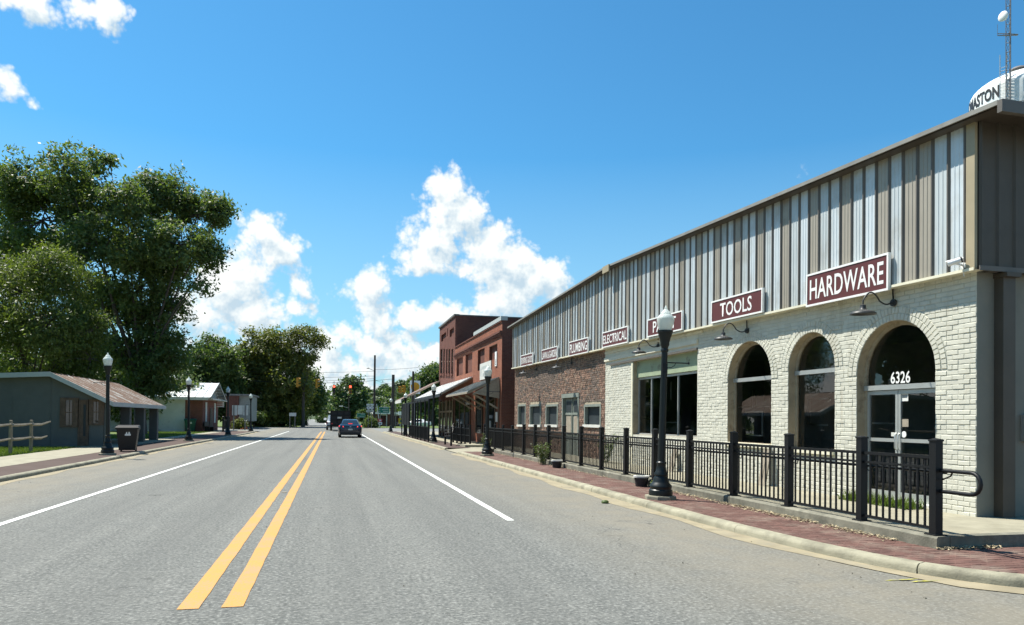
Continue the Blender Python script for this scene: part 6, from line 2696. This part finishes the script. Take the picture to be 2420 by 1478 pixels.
def signal(label, px, py0, py1, Y, rot, lit=False, group='traffic signals over the crossing'):
    a, b = on_y(px, py0, Y), on_y(px, py1, Y)
    h_ = a.z - b.z
    t = thing('traffic_signal', label, 'traffic signal', (a.x, Y, b.z), rot, group)
    w_ = h_ * .16
    mb = MB()
    mb.box(-w_, w_, -w_ * .6, w_ * .6, 0, h_)
    mb.build('housing', 'black_plastic' if lit == 'dark' else 'signal_yellow', t)
    for k in range(3):
        zc_ = h_ * (5 - 2 * k) / 6
        mb = MB()
        mb.tube([(0, -w_ * .6 - .001, zc_), (0, -w_ * .6 - .03, zc_)], w_ * .80, 14)
        L_ = mb.build('lens', 'red_lit' if (lit and k == 0) else 'lens_off', t)
        mb = MB()
        pts = [(w_ * .92 * math.cos(u), w_ * .92 * math.sin(u)) for u in [R(-20 + 220 * q / 10) for q in range(11)]]
        for (x0, z0), (x1, z1_) in zip(pts, pts[1:]):
            mb.quad((x0, -w_ * .6, zc_ + z0), (x1, -w_ * .6, zc_ + z1_), (x1, -w_ * .6 - w_ * 1.3, zc_ + z1_), (x0, -w_ * .6 - w_ * 1.3, zc_ + z0))
        mb.build('visor', 'black_plastic' if lit == 'dark' else 'signal_yellow', L_)
    mb = MB()
    mb.tube([(0, 0, h_), (0, 0, h_ + .55)], .03, 6)
    mb.build('hanger', 'black', t)
    return t


signal('traffic signal lit red on a dark housing, left of the pair over the road', 789.5, 911, 930, 104, 0, 'dark')
signal('traffic signal lit red on a yellow housing, above the blue sedan', 828, 911, 931, 112, 0, True)
signal('left of the two amber signals among the left trees', 703.5, 893, 915, 92, R(95))
signal('amber signal at the edge of the left trees beside the sky', 748.5, 896, 917, 97, R(80))
signal('left of the two amber signals near the porch roof', 946.5, 913, 930, 96, R(-60))
signal('right of the two amber signals near the porch roof', 956, 911, 930, 96.5, R(-75))
mb = MB()
a, b = on_y(935, 928, 97), on_y(972, 934, 97)
pts = [a + (b - a) * k / 8 + Vector((0, 0, -.25 * math.sin(math.pi * k / 8))) for k in range(9)]
mb.tube(pts, [.06, .18, .28, .34, .36, .34, .30, .2, .08], 7)
tag(mb.build('vine_cable', 'leaf_mid', None), 'dark bundle of cable and vines below the amber signals', 'cable')


def guide_sign(label, pl, pr_, pt, pb, Y, name='guide_sign', lines=3):
    a, b = on_y(pl, pt, Y), on_y(pr_, pb, Y)
    t = thing(name, label, 'sign', ((a.x + b.x) / 2, Y, 0), 0)
    w_, zt_, zb_ = b.x - a.x, a.z, b.z
    mb = MB()
    mb.box(-w_ / 2, w_ / 2, -.03, .03, zb_, zt_)
    mb.build('panel', 'green_sign', t)
    h_ = zt_ - zb_
    mb = MB()
    e = .04
    mb.box(-w_ / 2 + .02, w_ / 2 - .02, -.036, -.031, zt_ - e, zt_ - .01)
    mb.box(-w_ / 2 + .02, w_ / 2 - .02, -.036, -.031, zb_ + .01, zb_ + e)
    mb.build('border', 'white', t)
    for k in range(lines):
        z_ = zt_ - h_ * (k + .62) / lines * .95
        for x0, x1 in ((-.42, -.34), (-.05 - .15 * (k % 2), .42)):
            q = 7 if x1 > 0 else 1
            mb = MB()
            for i in range(q):
                xa = x0 + (x1 - x0) * i / q
                mb.box(xa * w_, (xa + (x1 - x0) / q * .72) * w_, -.036, -.031, z_, z_ + h_ * .13)
            mb.build('lettering', 'offwhite', t)
    for s_ in (-.32, .32):
        mb = MB()
        mb.box(s_ * w_ - .05, s_ * w_ + .05, .035, .12, -.1, zt_ - .05)
        mb.build('post', 'steel', t)


guide_sign('larger green guide sign with three white lines, right of the tall pole', 895, 919.5, 962, 977, 123)
guide_sign('smaller green guide sign behind the sedan, left of the tall pole', 843.5, 863.5, 977, 987, 126, lines=2)
for i, (px, nm) in enumerate(((870.5, 'left'), (878.5, 'right'))):
    Y = 118
    t = thing('route_sign', 'black and white route shield assembly 28 with arrow plate, %s of the pair' % nm, 'sign', (on_y(px, 980, Y).x, Y, 0), 0, 'route shield assemblies')
    for (za, zb_, mt, nm2) in ((955, 959, 'offwhite', 'direction_plate'), (960.5, 969, 'black', 'shield_plate'), (970, 974.5, 'offwhite', 'arrow_plate')):
        z1_, z0 = on_y(px, za, Y).z, on_y(px, zb_, Y).z
        mb = MB()
        w_ = .30
        mb.box(-w_, w_, -.02, .02, z0, z1_)
        pl_ = mb.build(nm2, mt, t)
        if nm2 == 'shield_plate':
            mb = MB()
            h_ = z1_ - z0
            out = [(-.25, .9), (0, .96), (.25, .9), (.27, .5), (.18, .2), (0, .05), (-.18, .2), (-.27, .5)]
            mb.add([(x, -.024, z0 + h_ * v) for x, v in out], [tuple(reversed(range(8)))])
            mb.build('shield', 'white', pl_)
            me = text_mesh('28', 'black', .34, .26, .02)
            link('number', me, pl_, (0, -.028, z0 + h_ * .55))
        if nm2 == 'arrow_plate':
            mb = MB()
            h_ = z1_ - z0
            zc_ = (z0 + z1_) / 2
            s_ = -1
            mb.add([(s_ * .22, -.024, zc_), (s_ * .05, -.024, zc_ + .1), (s_ * .05, -.024, zc_ - .1)], [(0, 1, 2), (2, 1, 0)])
            mb.box(-.06, .22, -.026, -.021, zc_ - .035, zc_ + .035)
            mb.build('arrow', 'black', pl_)
    mb = MB()
    mb.box(-.04, .04, .025, .09, -.1, on_y(px, 955, Y).z)
    mb.build('post', 'steel', t)
Y = 119.5
q = on_y(898, 1000, Y)
t = thing('small_road_sign', 'reddish road sign above a white arrow plate on a leaning pale post', 'sign', (q.x, Y, 0))
for pt, pb, mt in ((990, 997.5, 'red_print'), (998.2, 1004, 'white')):
    mb = MB()
    mb.box(-.33, .33, -.02, .02, on_y(898, pb, Y).z, on_y(898, pt, Y).z)
    mb.build('plate', mt, t)
me = text_mesh('28', 'white', .4, .25, .03)
link('number', me, t, (0, -.024, on_y(898, 994, Y).z))
mb = MB()
zc_ = on_y(898, 1001, Y).z
mb.box(-.2, .08, -.026, -.021, zc_ - .04, zc_ + .04)
mb.add([(.24, -.024, zc_), (.06, -.024, zc_ - .12), (.06, -.024, zc_ + .12)], [(0, 1, 2), (2, 1, 0)])
mb.build('arrow', 'black', t)
mb = MB()
mb.tube([(-.1, .1, 0), (-.15, .1, 1.2), (on_y(890, 955, Y).x - q.x, .1, on_y(890, 955, Y).z)], .07, 8)
mb.build('post', 'galv', t)
t = thing('pole_sign', 'tall white pole sign with a yellow scallop shell emblem beyond the porch', 'sign', (on_y(981, 950, 118).x, 118, 0), R(-4))
zt_, zb_ = on_y(981, 900, 118).z, on_y(981, 931, 118).z
mb = MB()
mb.box(-.78, .78, 0, 1.0, zb_, zt_)
mb.build('sign_box', 'white', t)
mb = MB()
cz_ = (zb_ + zt_) / 2 + .1
out = []
for k in range(13):
    th = R(-28 + 236 * k / 12)
    r_ = .74 if k % 2 == 0 else .68
    out.append((.72 * r_ / .74 * math.cos(th), cz_ + r_ * math.sin(th) * .95))
out += [(-.22, cz_ - .62), (-.30, cz_ - .74), (.30, cz_ - .74), (.22, cz_ - .62)]
mb.add([(x, -.02, z) for x, z in out], [tuple(range(len(out)))])
mb.build('emblem', 'shell_yellow', t)
mb = MB()
for k in range(5):
    th = R(35 + 110 * k / 4)
    mb.bar((.10 * math.cos(th), -.025, cz_ - .55), (.66 * math.cos(th), -.025, cz_ + .58 * math.sin(th)), .035, .01)
mb.build('emblem_ribs', 'red_print', t)
mb = MB()
mb.box(-.15, .15, .35, .65, -.05, zb_)
mb.build('pole', 'steel', t)
Y = 136
a, b = on_y(884, 990, Y), on_y(965, 990, Y)
fs_ = thing('flat_brick_building', 'low dark brick building with white roof edge across the crossing', 'building', (a.x, Y, 0))
mb = MB()
zt_ = on_y(900, 979, Y).z
mb.box(0, b.x - a.x, 0, 10, .05, zt_)
mb.build('wall', 'brick_two', fs_)
mb = MB()
mb.box(-.3, b.x - a.x + .3, -.4, 10.4, zt_ + .005, zt_ + .32)
mb.box(on_y(920, 990, Y).x - a.x, on_y(922.5, 990, Y).x - a.x, -.45, -.405, zt_, on_y(920, 972, Y).z)
mb.build('roof_edge', 'white', fs_)
for px in (906, 938):
    x = on_y(px, 990, Y).x - a.x
    mb = MB()
    mb.box(x - .5, x + .5, -.06, -.005, .1, 2.1)
    d_ = mb.build('door', 'dark_glass', fs_)
    mb = MB()
    mb.box(x - .62, x - .5, -.08, -.005, .1, 2.25)
    mb.box(x + .5, x + .62, -.08, -.005, .1, 2.25)
    mb.box(x - .5, x + .5, -.08, -.005, 2.1, 2.25)
    mb.build('frame', 'offwhite', d_)
Y = 124
a, b = on_y(942, 989, Y), on_y(956, 1002, Y)
t = thing('yellow_board', 'yellow board with dark arrow shaped print beside the porch screens', 'sign', ((a.x + b.x) / 2, Y, 0))
w_ = b.x - a.x
mb = MB()
mb.box(-w_ / 2, w_ / 2, -.03, .03, b.z, a.z)
mb.build('panel', 'yellow_sign', t)
mb = MB()
zc_ = (a.z + b.z) / 2
mb.add([(-.35 * w_, -.035, zc_), (-.1 * w_, -.035, zc_ - .25), (.42 * w_, -.035, zc_ - .22), (.42 * w_, -.035, zc_ + .22), (-.1 * w_, -.035, zc_ + .25)], [(0, 1, 2, 3, 4)])
mb.build('print', 'teal', t)
mb = MB()
mb.box(-.06, .06, .03, .12, -.05, b.z)
mb.build('post', 'steel', t)
a, b = on_y(941, 973, 130), on_y(954, 981, 130)
t = thing('white_box_sign', 'white box sign over the flat brick building by the porch', 'sign', ((a.x + b.x) / 2, 130, 0))
mb = MB()
mb.box(-(b.x - a.x) / 2, (b.x - a.x) / 2, -.2, .2, b.z, a.z)
mb.build('sign_box', 'white', t)
mb = MB()
mb.box(-.08, .08, -.08, .08, 0, b.z)
mb.build('post', 'steel', t)

# ------------------------------------------------------------------ water tower
TC = on_y(2428, 200, 0.001)
cxr = (2428 - 1210) / FPX
dirx = Vector((CW[0] + cxr * CR[0], CW[1] + cxr * CR[1])).normalized()
depth = 75.0
dist = depth * math.sqrt(1 + cxr * cxr)
TX, TY = dirx.x * dist, dirx.y * dist
TR_ = 138 / FPX * depth * .86
zz = lambda py: CAMH + (CYP - py + 24 + 12) / FPX * depth
tw = thing('water_tower', 'white water tower with black town name and antenna mast behind the hardware store', 'water tower', (TX, TY, 0))
ZT1 = zz(172)
ZS = zz(222)                                  # shoulder
mb = MB()
prof = [(TR_ * .55, ZS - 7.5), (TR_ * .8, ZS - 6.4), (TR_ * .95, ZS - 5.0), (TR_, ZS - 3.4)] + [(TR_ * math.cos(a), ZS + (ZT1 - ZS) * math.sin(a)) for a in [math.pi / 2 * k / 10 for k in range(10)]] + [(.05, ZT1)]
mb.lathe(prof, 48)
mb.build('tank', 'tank_white', tw, smooth=40)
mb = MB()
ZB = ZS - 3.6
for k in range(40):
    a0, a1 = 2 * math.pi * k / 40, 2 * math.pi * (k + 1) / 40
    P2 = lambda r, a, z: (r * math.cos(a), r * math.sin(a), z)
    mb.quad(P2(TR_, a0, ZB), P2(TR_ + .9, a0, ZB), P2(TR_ + .9, a1, ZB), P2(TR_, a1, ZB))
    mb.quad(P2(TR_, a1, ZB - .12), P2(TR_ + .9, a1, ZB - .12), P2(TR_ + .9, a0, ZB - .12), P2(TR_, a0, ZB - .12))
    mb.quad(P2(TR_ + .9, a0, ZB - .12), P2(TR_ + .9, a1, ZB - .12), P2(TR_ + .9, a1, ZB), P2(TR_ + .9, a0, ZB))
mb.build('balcony', 'tank_white', tw)
mb = MB()
for zr in (.55, 1.1):
    pts = [P2(TR_ + .88, 2 * math.pi * k / 60, ZB + zr) for k in range(61)]
    mb.tube(pts, .035, 5, caps=False)
for k in range(28):
    a = 2 * math.pi * k / 28
    mb.tube([P2(TR_ + .88, a, ZB), P2(TR_ + .88, a, ZB + 1.1)], .03, 5)
mb.build('balcony_railing', 'steel', tw)
for k in range(6):
    a = 2 * math.pi * k / 6 + .3
    mb = MB()
    mb.tube([P2(TR_ + 1.2, a, 0), P2(TR_ - .1, a, ZB - .15)], .32, 10)
    mb.build('leg', 'tank_white', tw, smooth=40)
mb = MB()
mb.tube([(0, 0, 0), (0, 0, ZS - 7.4)], .8, 12)
mb.build('riser_pipe', 'tank_white', tw, smooth=40)
acam = math.atan2(-TY, -TX)                   # towards the camera


def ring_text(body, hgt, zc_, a_end, cw):
    me = text_mesh(body, 'black_plastic', hgt * cw * len(body), hgt, .035)
    n = len(me.vertices)
    co = np.empty(n * 3)
    me.vertices.foreach_get('co', co)
    co = co.reshape(-1, 3)
    w_ = co[:, 0].max()
    ang = a_end + (co[:, 0] - w_) / TR_
    out = np.stack([(TR_ + .03) * np.cos(ang), (TR_ + .03) * np.sin(ang), co[:, 2] + zc_], 1)
    me.vertices.foreach_set('co', out.ravel())
    me.update()
    link('lettering', me, tw)


a_end = acam - math.asin(min(1, (2428 - 2358) / 138))
a_end = acam - math.asin((2428 - 2366) / 138.0)
ring_text('THOMASTON', 1.25, ZS - .55, a_end, .56)
ring_text('ALA.', 1.0, ZS - 1.95, a_end - .30, .60)
# lattice mast on the near side
am = acam - math.asin((2428 - 2388) / 150.0)
mx_, my_ = (TR_ + .55) * math.cos(am), (TR_ + .55) * math.sin(am)
ms = thing('antenna_mast', 'lattice antenna mast with white dish standing on the water tower balcony', 'mast', (TX + mx_, TY + my_, ZB))
HT = zz(-10) - ZB
mb = MB()
cor = [(.24 * math.cos(a), .24 * math.sin(a)) for a in (.4, .4 + 2.094, .4 + 4.189)]
for x, y in cor:
    mb.tube([(x, y, 0), (x, y, HT)], .038, 5)
k = 0
z = 0
while z < HT - .9:
    for i in range(3):
        (x0, y0), (x1, y1) = cor[i], cor[(i + 1) % 3]
        mb.tube([(x0, y0, z), (x1, y1, z + .9)], .022, 4)
        mb.tube([(x0, y0, z + .9), (x1, y1, z + .9)], .022, 4)
    z += .9
mb.build('lattice', 'steel', ms)
mb = MB()
zd = zz(84) - ZB
dv = Vector((-math.sin(am), math.cos(am), 0))
tc = Vector((math.cos(acam), math.sin(acam), 0))
sd = Vector((CR[0], CR[1], 0)).normalized() * -1
c0 = sd * .45 + tc * .5 + Vector((0, 0, zd))
axis = (sd * .8 + tc * .6).normalized()
mb.tube([c0 - axis * .1, c0, c0 + axis * .18, c0 + axis * .26, c0 + axis * .30], [.12, .42, .48, .40, .1], 18)
mb.build('dish', 'white', ms, smooth=50)
mb = MB()
za_ = zz(122) - ZB
e0 = sd * 1.1 + Vector((0, 0, za_))
e1 = sd * -.9 + Vector((0, 0, za_ + .1))
for dz in (0, .18):
    mb.tube([e0 + Vector((0, 0, dz)), Vector((0, 0, za_ + dz)), e1 + Vector((0, 0, dz * .2))], .045, 5)
mb.tube([sd * .55 + tc * .9 + Vector((0, 0, za_ - .35)), Vector((0, 0, za_ + .05)), sd * -.8 - tc * .6 + Vector((0, 0, za_ + .3))], .05, 5)
mb.tube([e0, e0 + Vector((0, 0, 1.1))], .02, 5)
mb.build('antenna_arm', 'steel', ms)
ac = acam - math.asin((2428 - 2376) / 142.0)
lx, ly_ = (TR_ + .25) * math.cos(ac), (TR_ + .25) * math.sin(ac)
lc = thing('ladder_cage', 'pale caged ladder on the tank left of the mast', 'ladder', (TX + lx, TY + ly_, ZB))
mb = MB()
for s_ in (-.3, .3):
    px_, py2 = -math.sin(ac) * s_, math.cos(ac) * s_
    mb.tube([(px_, py2, 0), (px_, py2, zz(156) - ZB)], .05, 5)
for k in range(16):
    z = .3 + k * .32
    mb.tube([(math.sin(ac) * .3, -math.cos(ac) * .3, z), (-math.sin(ac) * .3, math.cos(ac) * .3, z)], .025, 4)
mb.build('rails', 'galv', lc)
mb = MB()
vz = ZT1 - .25
cpx = TR_ * .22
mb.lathe([(.5, vz), (.55, vz + .3), (.85, vz + .32), (.6, vz + .55), (.05, vz + .62)], 14, tc.x * cpx + sd.x * .9, tc.y * cpx + sd.y * .9)
mb.build('roof_vent', 'steel', tw, smooth=40)


# ------------------------------------------------------------------ trees
def leaf_mesh(name, material, centers, per, spread, length, width, outward, seed, droop=.25):
    g = np.random.default_rng(seed)
    c = np.repeat(centers, per, axis=0)
    out = np.repeat(outward, per, axis=0)
    n = len(c)
    sp = np.repeat(spread, per)[:, None] if hasattr(spread, '__len__') else spread
    off = g.normal(0, 1, (n, 3)) * sp * .55
    off[:, 2] *= .7
    c = c + off
    nor = out * .45 + np.array([0, 0, .55]) + g.normal(0, .62, (n, 3))
    nor /= np.linalg.norm(nor, axis=1)[:, None]
    ax = np.cross(nor, g.normal(0, 1, (n, 3)))
    ax[:, 2] -= droop
    ax /= np.linalg.norm(ax, axis=1)[:, None]
    bx = np.cross(nor, ax)
    bx /= np.linalg.norm(bx, axis=1)[:, None]
    l_ = (length * g.uniform(.5, 1.5, n))[:, None]
    w_ = l_ * width
    v = np.stack([c - ax * l_ * .5, c + bx * w_ * .5 + ax * l_ * .08 - nor * l_ * .06, c + ax * l_ * .5, c - bx * w_ * .5 + ax * l_ * .08 - nor * l_ * .06], 1).reshape(-1, 3)
    me = bpy.data.meshes.new(name)
    me.vertices.add(n * 4)
    me.vertices.foreach_set('co', v.astype(np.float32).ravel())
    me.loops.add(n * 4)
    me.loops.foreach_set('vertex_index', np.arange(n * 4, dtype=np.int32))
    me.polygons.add(n)
    me.polygons.foreach_set('loop_start', np.arange(0, n * 4, 4, dtype=np.int32))
    me.materials.append(M[material])
    me.update(calc_edges=True)
    me.validate()
    return me


def clumps(blobs, n, seed, hollow=.5, carve=.0):
    g = np.random.default_rng(seed)
    w = np.array([(b[1][0] * b[1][1] * b[1][2]) ** (2 / 3.) * (b[2] if len(b) > 2 else 1) for b in blobs])
    w /= w.sum()
    cs, os_, rs = [], [], []
    ph = g.uniform(0, 6, 6)
    while len(cs) < n:
        b = blobs[g.choice(len(blobs), p=w)]
        d = g.normal(0, 1, 3)
        d /= np.linalg.norm(d)
        r = (hollow ** 3 + (1 - hollow ** 3) * g.random()) ** (1 / 3.) * g.uniform(.84, 1.16)
        p = np.array(b[0]) + d * r * np.array(b[1])
        s_ = (math.sin(p[0] * 1.1 + ph[0]) + math.sin(p[1] * 1.3 + ph[1]) + math.sin(p[2] * 1.5 + ph[2])) / 3
        if s_ < carve - .62:
            continue
        cs.append(p)
        os_.append(d)
        rs.append(float(np.mean(b[1])))
    return np.array(cs), np.array(os_), np.array(rs)


def px_blobs(spec, Y, flat=1.0):
    out = []
    for k, s_ in enumerate(spec):
        px, py, rp = s_[:3]
        dy = (s_[3] if len(s_) > 3 else 0)
        p = on_y(px, py, Y + dy)
        r_ = rp / FPX * (Vector(p - Vector((0, 0, CAMH))).dot(Vector(CW)))
        out.append((np.array(p), np.array([r_, r_ * 1.05, r_ * flat])))
    return out


def tree(name, label, base, blobs, leafm, n_cl, per, length, width, cl_r, trunk_r, seed, group=None, fork=None, carve=.1, hollow=.45, twig=.25, cat='tree', droop=.25):
    rnd = random.Random(seed)
    base = Vector(base)
    t = thing(name, label, cat, base, 0, group)
    b0 = np.array(base)
    bl = [(b[0] - b0, b[1]) for b in blobs]
    cs, os_, rs = clumps(bl, n_cl, seed, hollow, carve)
    me = leaf_mesh('crown', leafm, cs, per, cl_r, length, width, os_, seed + 1, droop)
    link('crown', me, t)
    mb = MB()
    low = min(b[0][2] for b in bl)
    fk = Vector(fork) if fork else Vector((0, 0, max(1.5, low * .7)))
    mb.tube([(0, 0, -.1), (trunk_r * .15, 0, .4), fk * .5, fk], [trunk_r * 1.35, trunk_r, trunk_r * .85, trunk_r * .7], 10)
    for c, r_ in bl:
        c = Vector(c)
        if (c - fk).length < .5:
            continue
        mid_ = fk.lerp(c, .5) + Vector((rnd.gauss(0, .25), rnd.gauss(0, .25), (c - fk).length * .06))
        rr = trunk_r * .30 * min(1.2, .35 + float(np.mean(r_)) / 5)
        mb.tube([fk - Vector((0, 0, .2)), mid_, c], [rr, rr * .7, rr * .35], 6)
    for i in range(int(len(cs) * twig)):
        p = Vector(cs[rnd.randrange(len(cs))])
        c, r_ = min(bl, key=lambda b: np.linalg.norm(b[0] - np.array(p)))
        c = Vector(c)
        q = c.lerp(p, .55) + Vector((rnd.gauss(0, .15), rnd.gauss(0, .15), rnd.gauss(.1, .1)))
        mb.tube([c, q, p], [trunk_r * .10, trunk_r * .07, trunk_r * .02], 4, caps=False)
    mb.build('trunk', 'bark', t, smooth=60)
    return t


bigY = 64.0
spec = [(60, 435, 72), (20, 470, 70, 3), (150, 405, 62, -2), (228, 392, 36, 1), (262, 400, 22, 1), (100, 520, 100), (220, 500, 80, 3), (300, 490, 62, -3), (365, 455, 52), (425, 462, 52, 2), (470, 505, 60), (520, 500, 34, -1),
        (335, 560, 90, 2), (430, 580, 78, -3), (500, 612, 40, -2), (468, 668, 36, -3), (420, 660, 62, 2), (240, 600, 90, -3), (330, 680, 88), (60, 620, 90, 4), (260, 740, 90, 3), (390, 770, 62), (310, 820, 95, 2), (410, 840, 48, -1), (365, 885, 60)]
bb_ = px_blobs(spec, bigY)
bx = on_y(330, 990, bigY)
tree('pecan_tree', 'huge dark green tree towering behind the grey building', (bx.x, bigY, .05), bb_, 'leaf_big', 1900, 54, .32, .42, .66, .50, 3, fork=(0, 0, 4.2), carve=.31, twig=.22)
spec = [(50, 690, 80), (120, 650, 62, -1), (180, 680, 52, 1), (20, 770, 80), (110, 770, 86, -2), (190, 770, 55), (232, 772, 22, -1), (60, 850, 72), (150, 850, 70, 1), (215, 850, 40)]
yY = 55.0
bx = on_y(70, 990, yY)
tree('shade_tree', 'yellow green tree with drooping twigs at the left edge behind the grey building', (bx.x, yY, .05), px_blobs(spec, yY), 'leaf_yel', 1000, 50, .22, .36, .70, .30, 5, fork=(0, 0, 2.6), carve=.28, twig=.4, droop=.5)
spec = [(40, 880, 80), (140, 890, 76, 3), (240, 895, 70), (330, 905, 60, 2), (415, 915, 44, 4), (60, 940, 70), (180, 950, 60), (300, 950, 60), (440, 930, 30, 3)]
tree('understory_tree', 'dark low tree mass under the huge tree behind the grey building', (on_y(240, 990, 78).x, 78, .05), px_blobs(spec, 78), 'leaf_big', 700, 42, .42, .5, .9, .4, 7, carve=.0, twig=.1)
spec = [(500, 835, 42), (470, 862, 40, 2), (530, 850, 36, -2), (455, 900, 40), (505, 890, 55, 1), (545, 900, 40, 2), (490, 945, 55), (540, 950, 45), (445, 945, 36)]
tree('round_tree', 'round mid green tree between the huge tree and the olive tree', (on_y(505, 990, 118).x, 118, .05), px_blobs(spec, 118), 'leaf_mid', 620, 44, .50, .5, 1.0, .40, 9, carve=.05, twig=.1)
spec = [(605, 825, 46), (580, 862, 46, 2), (640, 815, 42, -1), (650, 860, 60), (600, 900, 66, 1), (680, 905, 58, -2), (560, 910, 44), (630, 950, 70), (700, 950, 44, 1), (575, 960, 50)]
tree('olive_tree', 'broad olive green tree behind the signal wires on the left', (on_y(620, 990, 124).x, 124, .05), px_blobs(spec, 124), 'leaf_olive', 900, 46, .48, .48, 1.0, .5, 11, carve=.12, twig=.15)
spec = [(690, 795, 22), (715, 800, 26, 1), (742, 790, 20, -1), (755, 812, 18), (690, 830, 30, 1), (722, 838, 26), (700, 870, 30), (735, 850, 12)]
tree('thin_tree', 'thin topped yellowish tree with bare limbs at the right of the olive tree', (on_y(716, 990, 121).x, 121, .05), px_blobs(spec, 121), 'leaf_olive', 250, 26, .42, .45, .8, .27, 13, fork=(0, 0, 6.0), carve=.16, twig=.7)
spec = [(728, 895, 26), (712, 925, 30, 1), (740, 930, 26, -1), (722, 956, 28), (702, 960, 24), (742, 962, 18)]
tree('corner_tree', 'dark tree at the edge of the far road, right of the thin topped tree', (on_y(722, 990, 138).x, 138, .05), px_blobs(spec, 138), 'leaf_mid', 420, 40, .5, .5, 1.0, .35, 15, carve=.05, twig=.1)
spec = [(812, 925, 20), (832, 915, 22, 2), (842, 935, 20), (815, 950, 26), (838, 958, 26), (825, 978, 24)]
tree('far_tree', 'tall tree beyond the red signals over the blue sedan', (on_y(826, 992, 210).x, 210, .2), px_blobs(spec, 210), 'leaf_far', 420, 34, .85, .5, 1.5, .5, 17, carve=.05, twig=.1)
spec = [(1012, 892, 28), (1034, 886, 28, 2), (990, 915, 24), (1020, 925, 32), (1045, 920, 30), (1000, 945, 28)]
tree('far_tree', 'leafy tree rising beside the two storey brick building', (on_y(1020, 992, 150).x, 150, .1), px_blobs(spec, 150), 'leaf_mid', 460, 36, .60, .5, 1.1, .45, 19, carve=.08, twig=.1)
spec = [(858, 980, 12), (852, 990, 9), (866, 985, 10)]
tree('small_tree', 'small round tree behind the sedan near the route shields', (on_y(859, 1003, 128).x, 128, .05), px_blobs(spec, 128), 'leaf_mid', 130, 30, .3, .5, .5, .15, 21)
spec = [(876, 996, 10), (884, 1000, 9), (870, 1003, 8)]
tree('shrub', 'dark shrub at the foot of the tall utility pole', (on_y(877, 1006, 120).x, 120, .02), px_blobs(spec, 120), 'leaf_big', 110, 30, .28, .5, .5, .08, 23, cat='shrub')
spec = [(566, 1000, 9), (572, 1004, 8), (560, 1004, 7)]
tree('shrub', 'dry orange tinged shrub between the sign posts', (on_y(566, 1010, 97).x, 97, .02), px_blobs(spec, 97), 'leaf_olive', 90, 28, .22, .4, .4, .06, 25, cat='shrub')
spec = [(600, 985, 10), (590, 990, 9), (612, 986, 10)]
tree('shrub', 'rounded green shrub behind the stone marker', (on_y(600, 1006, 110).x, 110, .02), px_blobs(spec, 110), 'leaf_mid', 100, 28, .3, .5, .5, .08, 27, cat='shrub')

# the far wood on the rising ground: one mass
g = np.random.default_rng(31)
bl = []
top = [(560, 950), (745, 945), (765, 925), (790, 934), (815, 945), (845, 935), (870, 922), (890, 925), (905, 918), (925, 925), (950, 908), (975, 900), (1000, 893), (1040, 890), (1080, 900)]
for (x0, y0), (x1, y1) in zip(top, top[1:]):
    n = max(1, int((x1 - x0) / 10))
    for k in range(n):
        px = x0 + (x1 - x0) * (k + .5) / n
        py = y0 + (y1 - y0) * (k + .5) / n
        q = py + g.uniform(4, 20)
        dep = 320.
        while q < (990 if px < 790 else 1000):
            bl += px_blobs([(px + g.uniform(-6, 6), q, g.uniform(9, 16))], dep + g.uniform(-15, 15), 1.15)
            q += g.uniform(12, 22)
            dep -= 12 if px < 790 else 26
cs, os_, rs = clumps(bl, 4200, 33, .6, .0)
me = leaf_mesh('far_wood', 'leaf_far', cs, 24, 1.5, 1.3, .55, os_, 35)
o = link('far_wood', me)
stuff(o, 'dense far wood closing the view beyond the crossing', 'wood')
mb = MB()
hx = [-160, -60, -10, 10, 40, 80, 160, 320]
hz_ = [3, 3, 4, 7, 15, 17, 12, 6]
for i in range(len(hx) - 1):
    for (ya_, fa), (yb_, fb) in zip(((270, .1), (290, .35), (335, 1), (600, 1)), ((290, .35), (335, 1), (600, 1), (900, .4))):
        mb.quad((hx[i], ya_, hz_[i] * fa), (hx[i + 1], ya_, hz_[i + 1] * fa), (hx[i + 1], yb_, hz_[i + 1] * fb), (hx[i], yb_, hz_[i] * fb))
struct(mb.build('hill', 'hill'))
# bushes along the far road
for k, (px, py, rp, Y, lab) in enumerate([(762, 989, 5, 175, 'low roadside bush left of the pickup truck'), (700, 992, 12, 138, 'dark bush at the foot of the corner tree'), (664, 990, 26, 126, 'dark bush under the olive tree'), (615, 982, 26, 128, 'dark bush left under the olive tree')]):
    spec = [(px, py, rp), (px + rp * .8, py + 3, rp * .7), (px - rp * .8, py + 3, rp * .7)]
    tree('bush', lab, (on_y(px, 1003, Y).x, Y, .05), px_blobs(spec, Y), 'leaf_mid' if k else 'leaf_far', 150, 30, .38, .5, .7, .08, 41 + k, group='bushes along the verge', cat='bush', twig=.05)
# trees across the street that only show in the shop windows
tm = None
for x, y, s_ in ((-26, 33, 1.0), (-29, 45, 1.5), (-24, 16, 1.1), (-20, -8, 1.0)):
    if tm is None:
        bl = [(np.array((x + a, y + b, c)), np.array((r_, r_, r_ * .85))) for a, b, c, r_ in ((0, 0, 8, 4.2), (3, 1, 6, 3), (-3, -2, 6.5, 3.2), (1, -3, 5, 2.6), (-1, 3, 10, 3))]
        tm = tree('street_tree', 'leafy tree across the street mirrored in the shop windows', (x, y, 0), bl, 'leaf_big', 260, 40, .6, .5, 1.1, .4, 51, group='trees across the street mirrored in the windows', twig=.1)
    else:
        dup(tm, (x, y, 0), x, 'leafy street tree mirrored in the windows, %s' % ('the tallest, left of the yellow green tree' if y > 40 else 'across from the arched entrance' if y > 0 else 'behind the viewer on the left'), scale=s_)
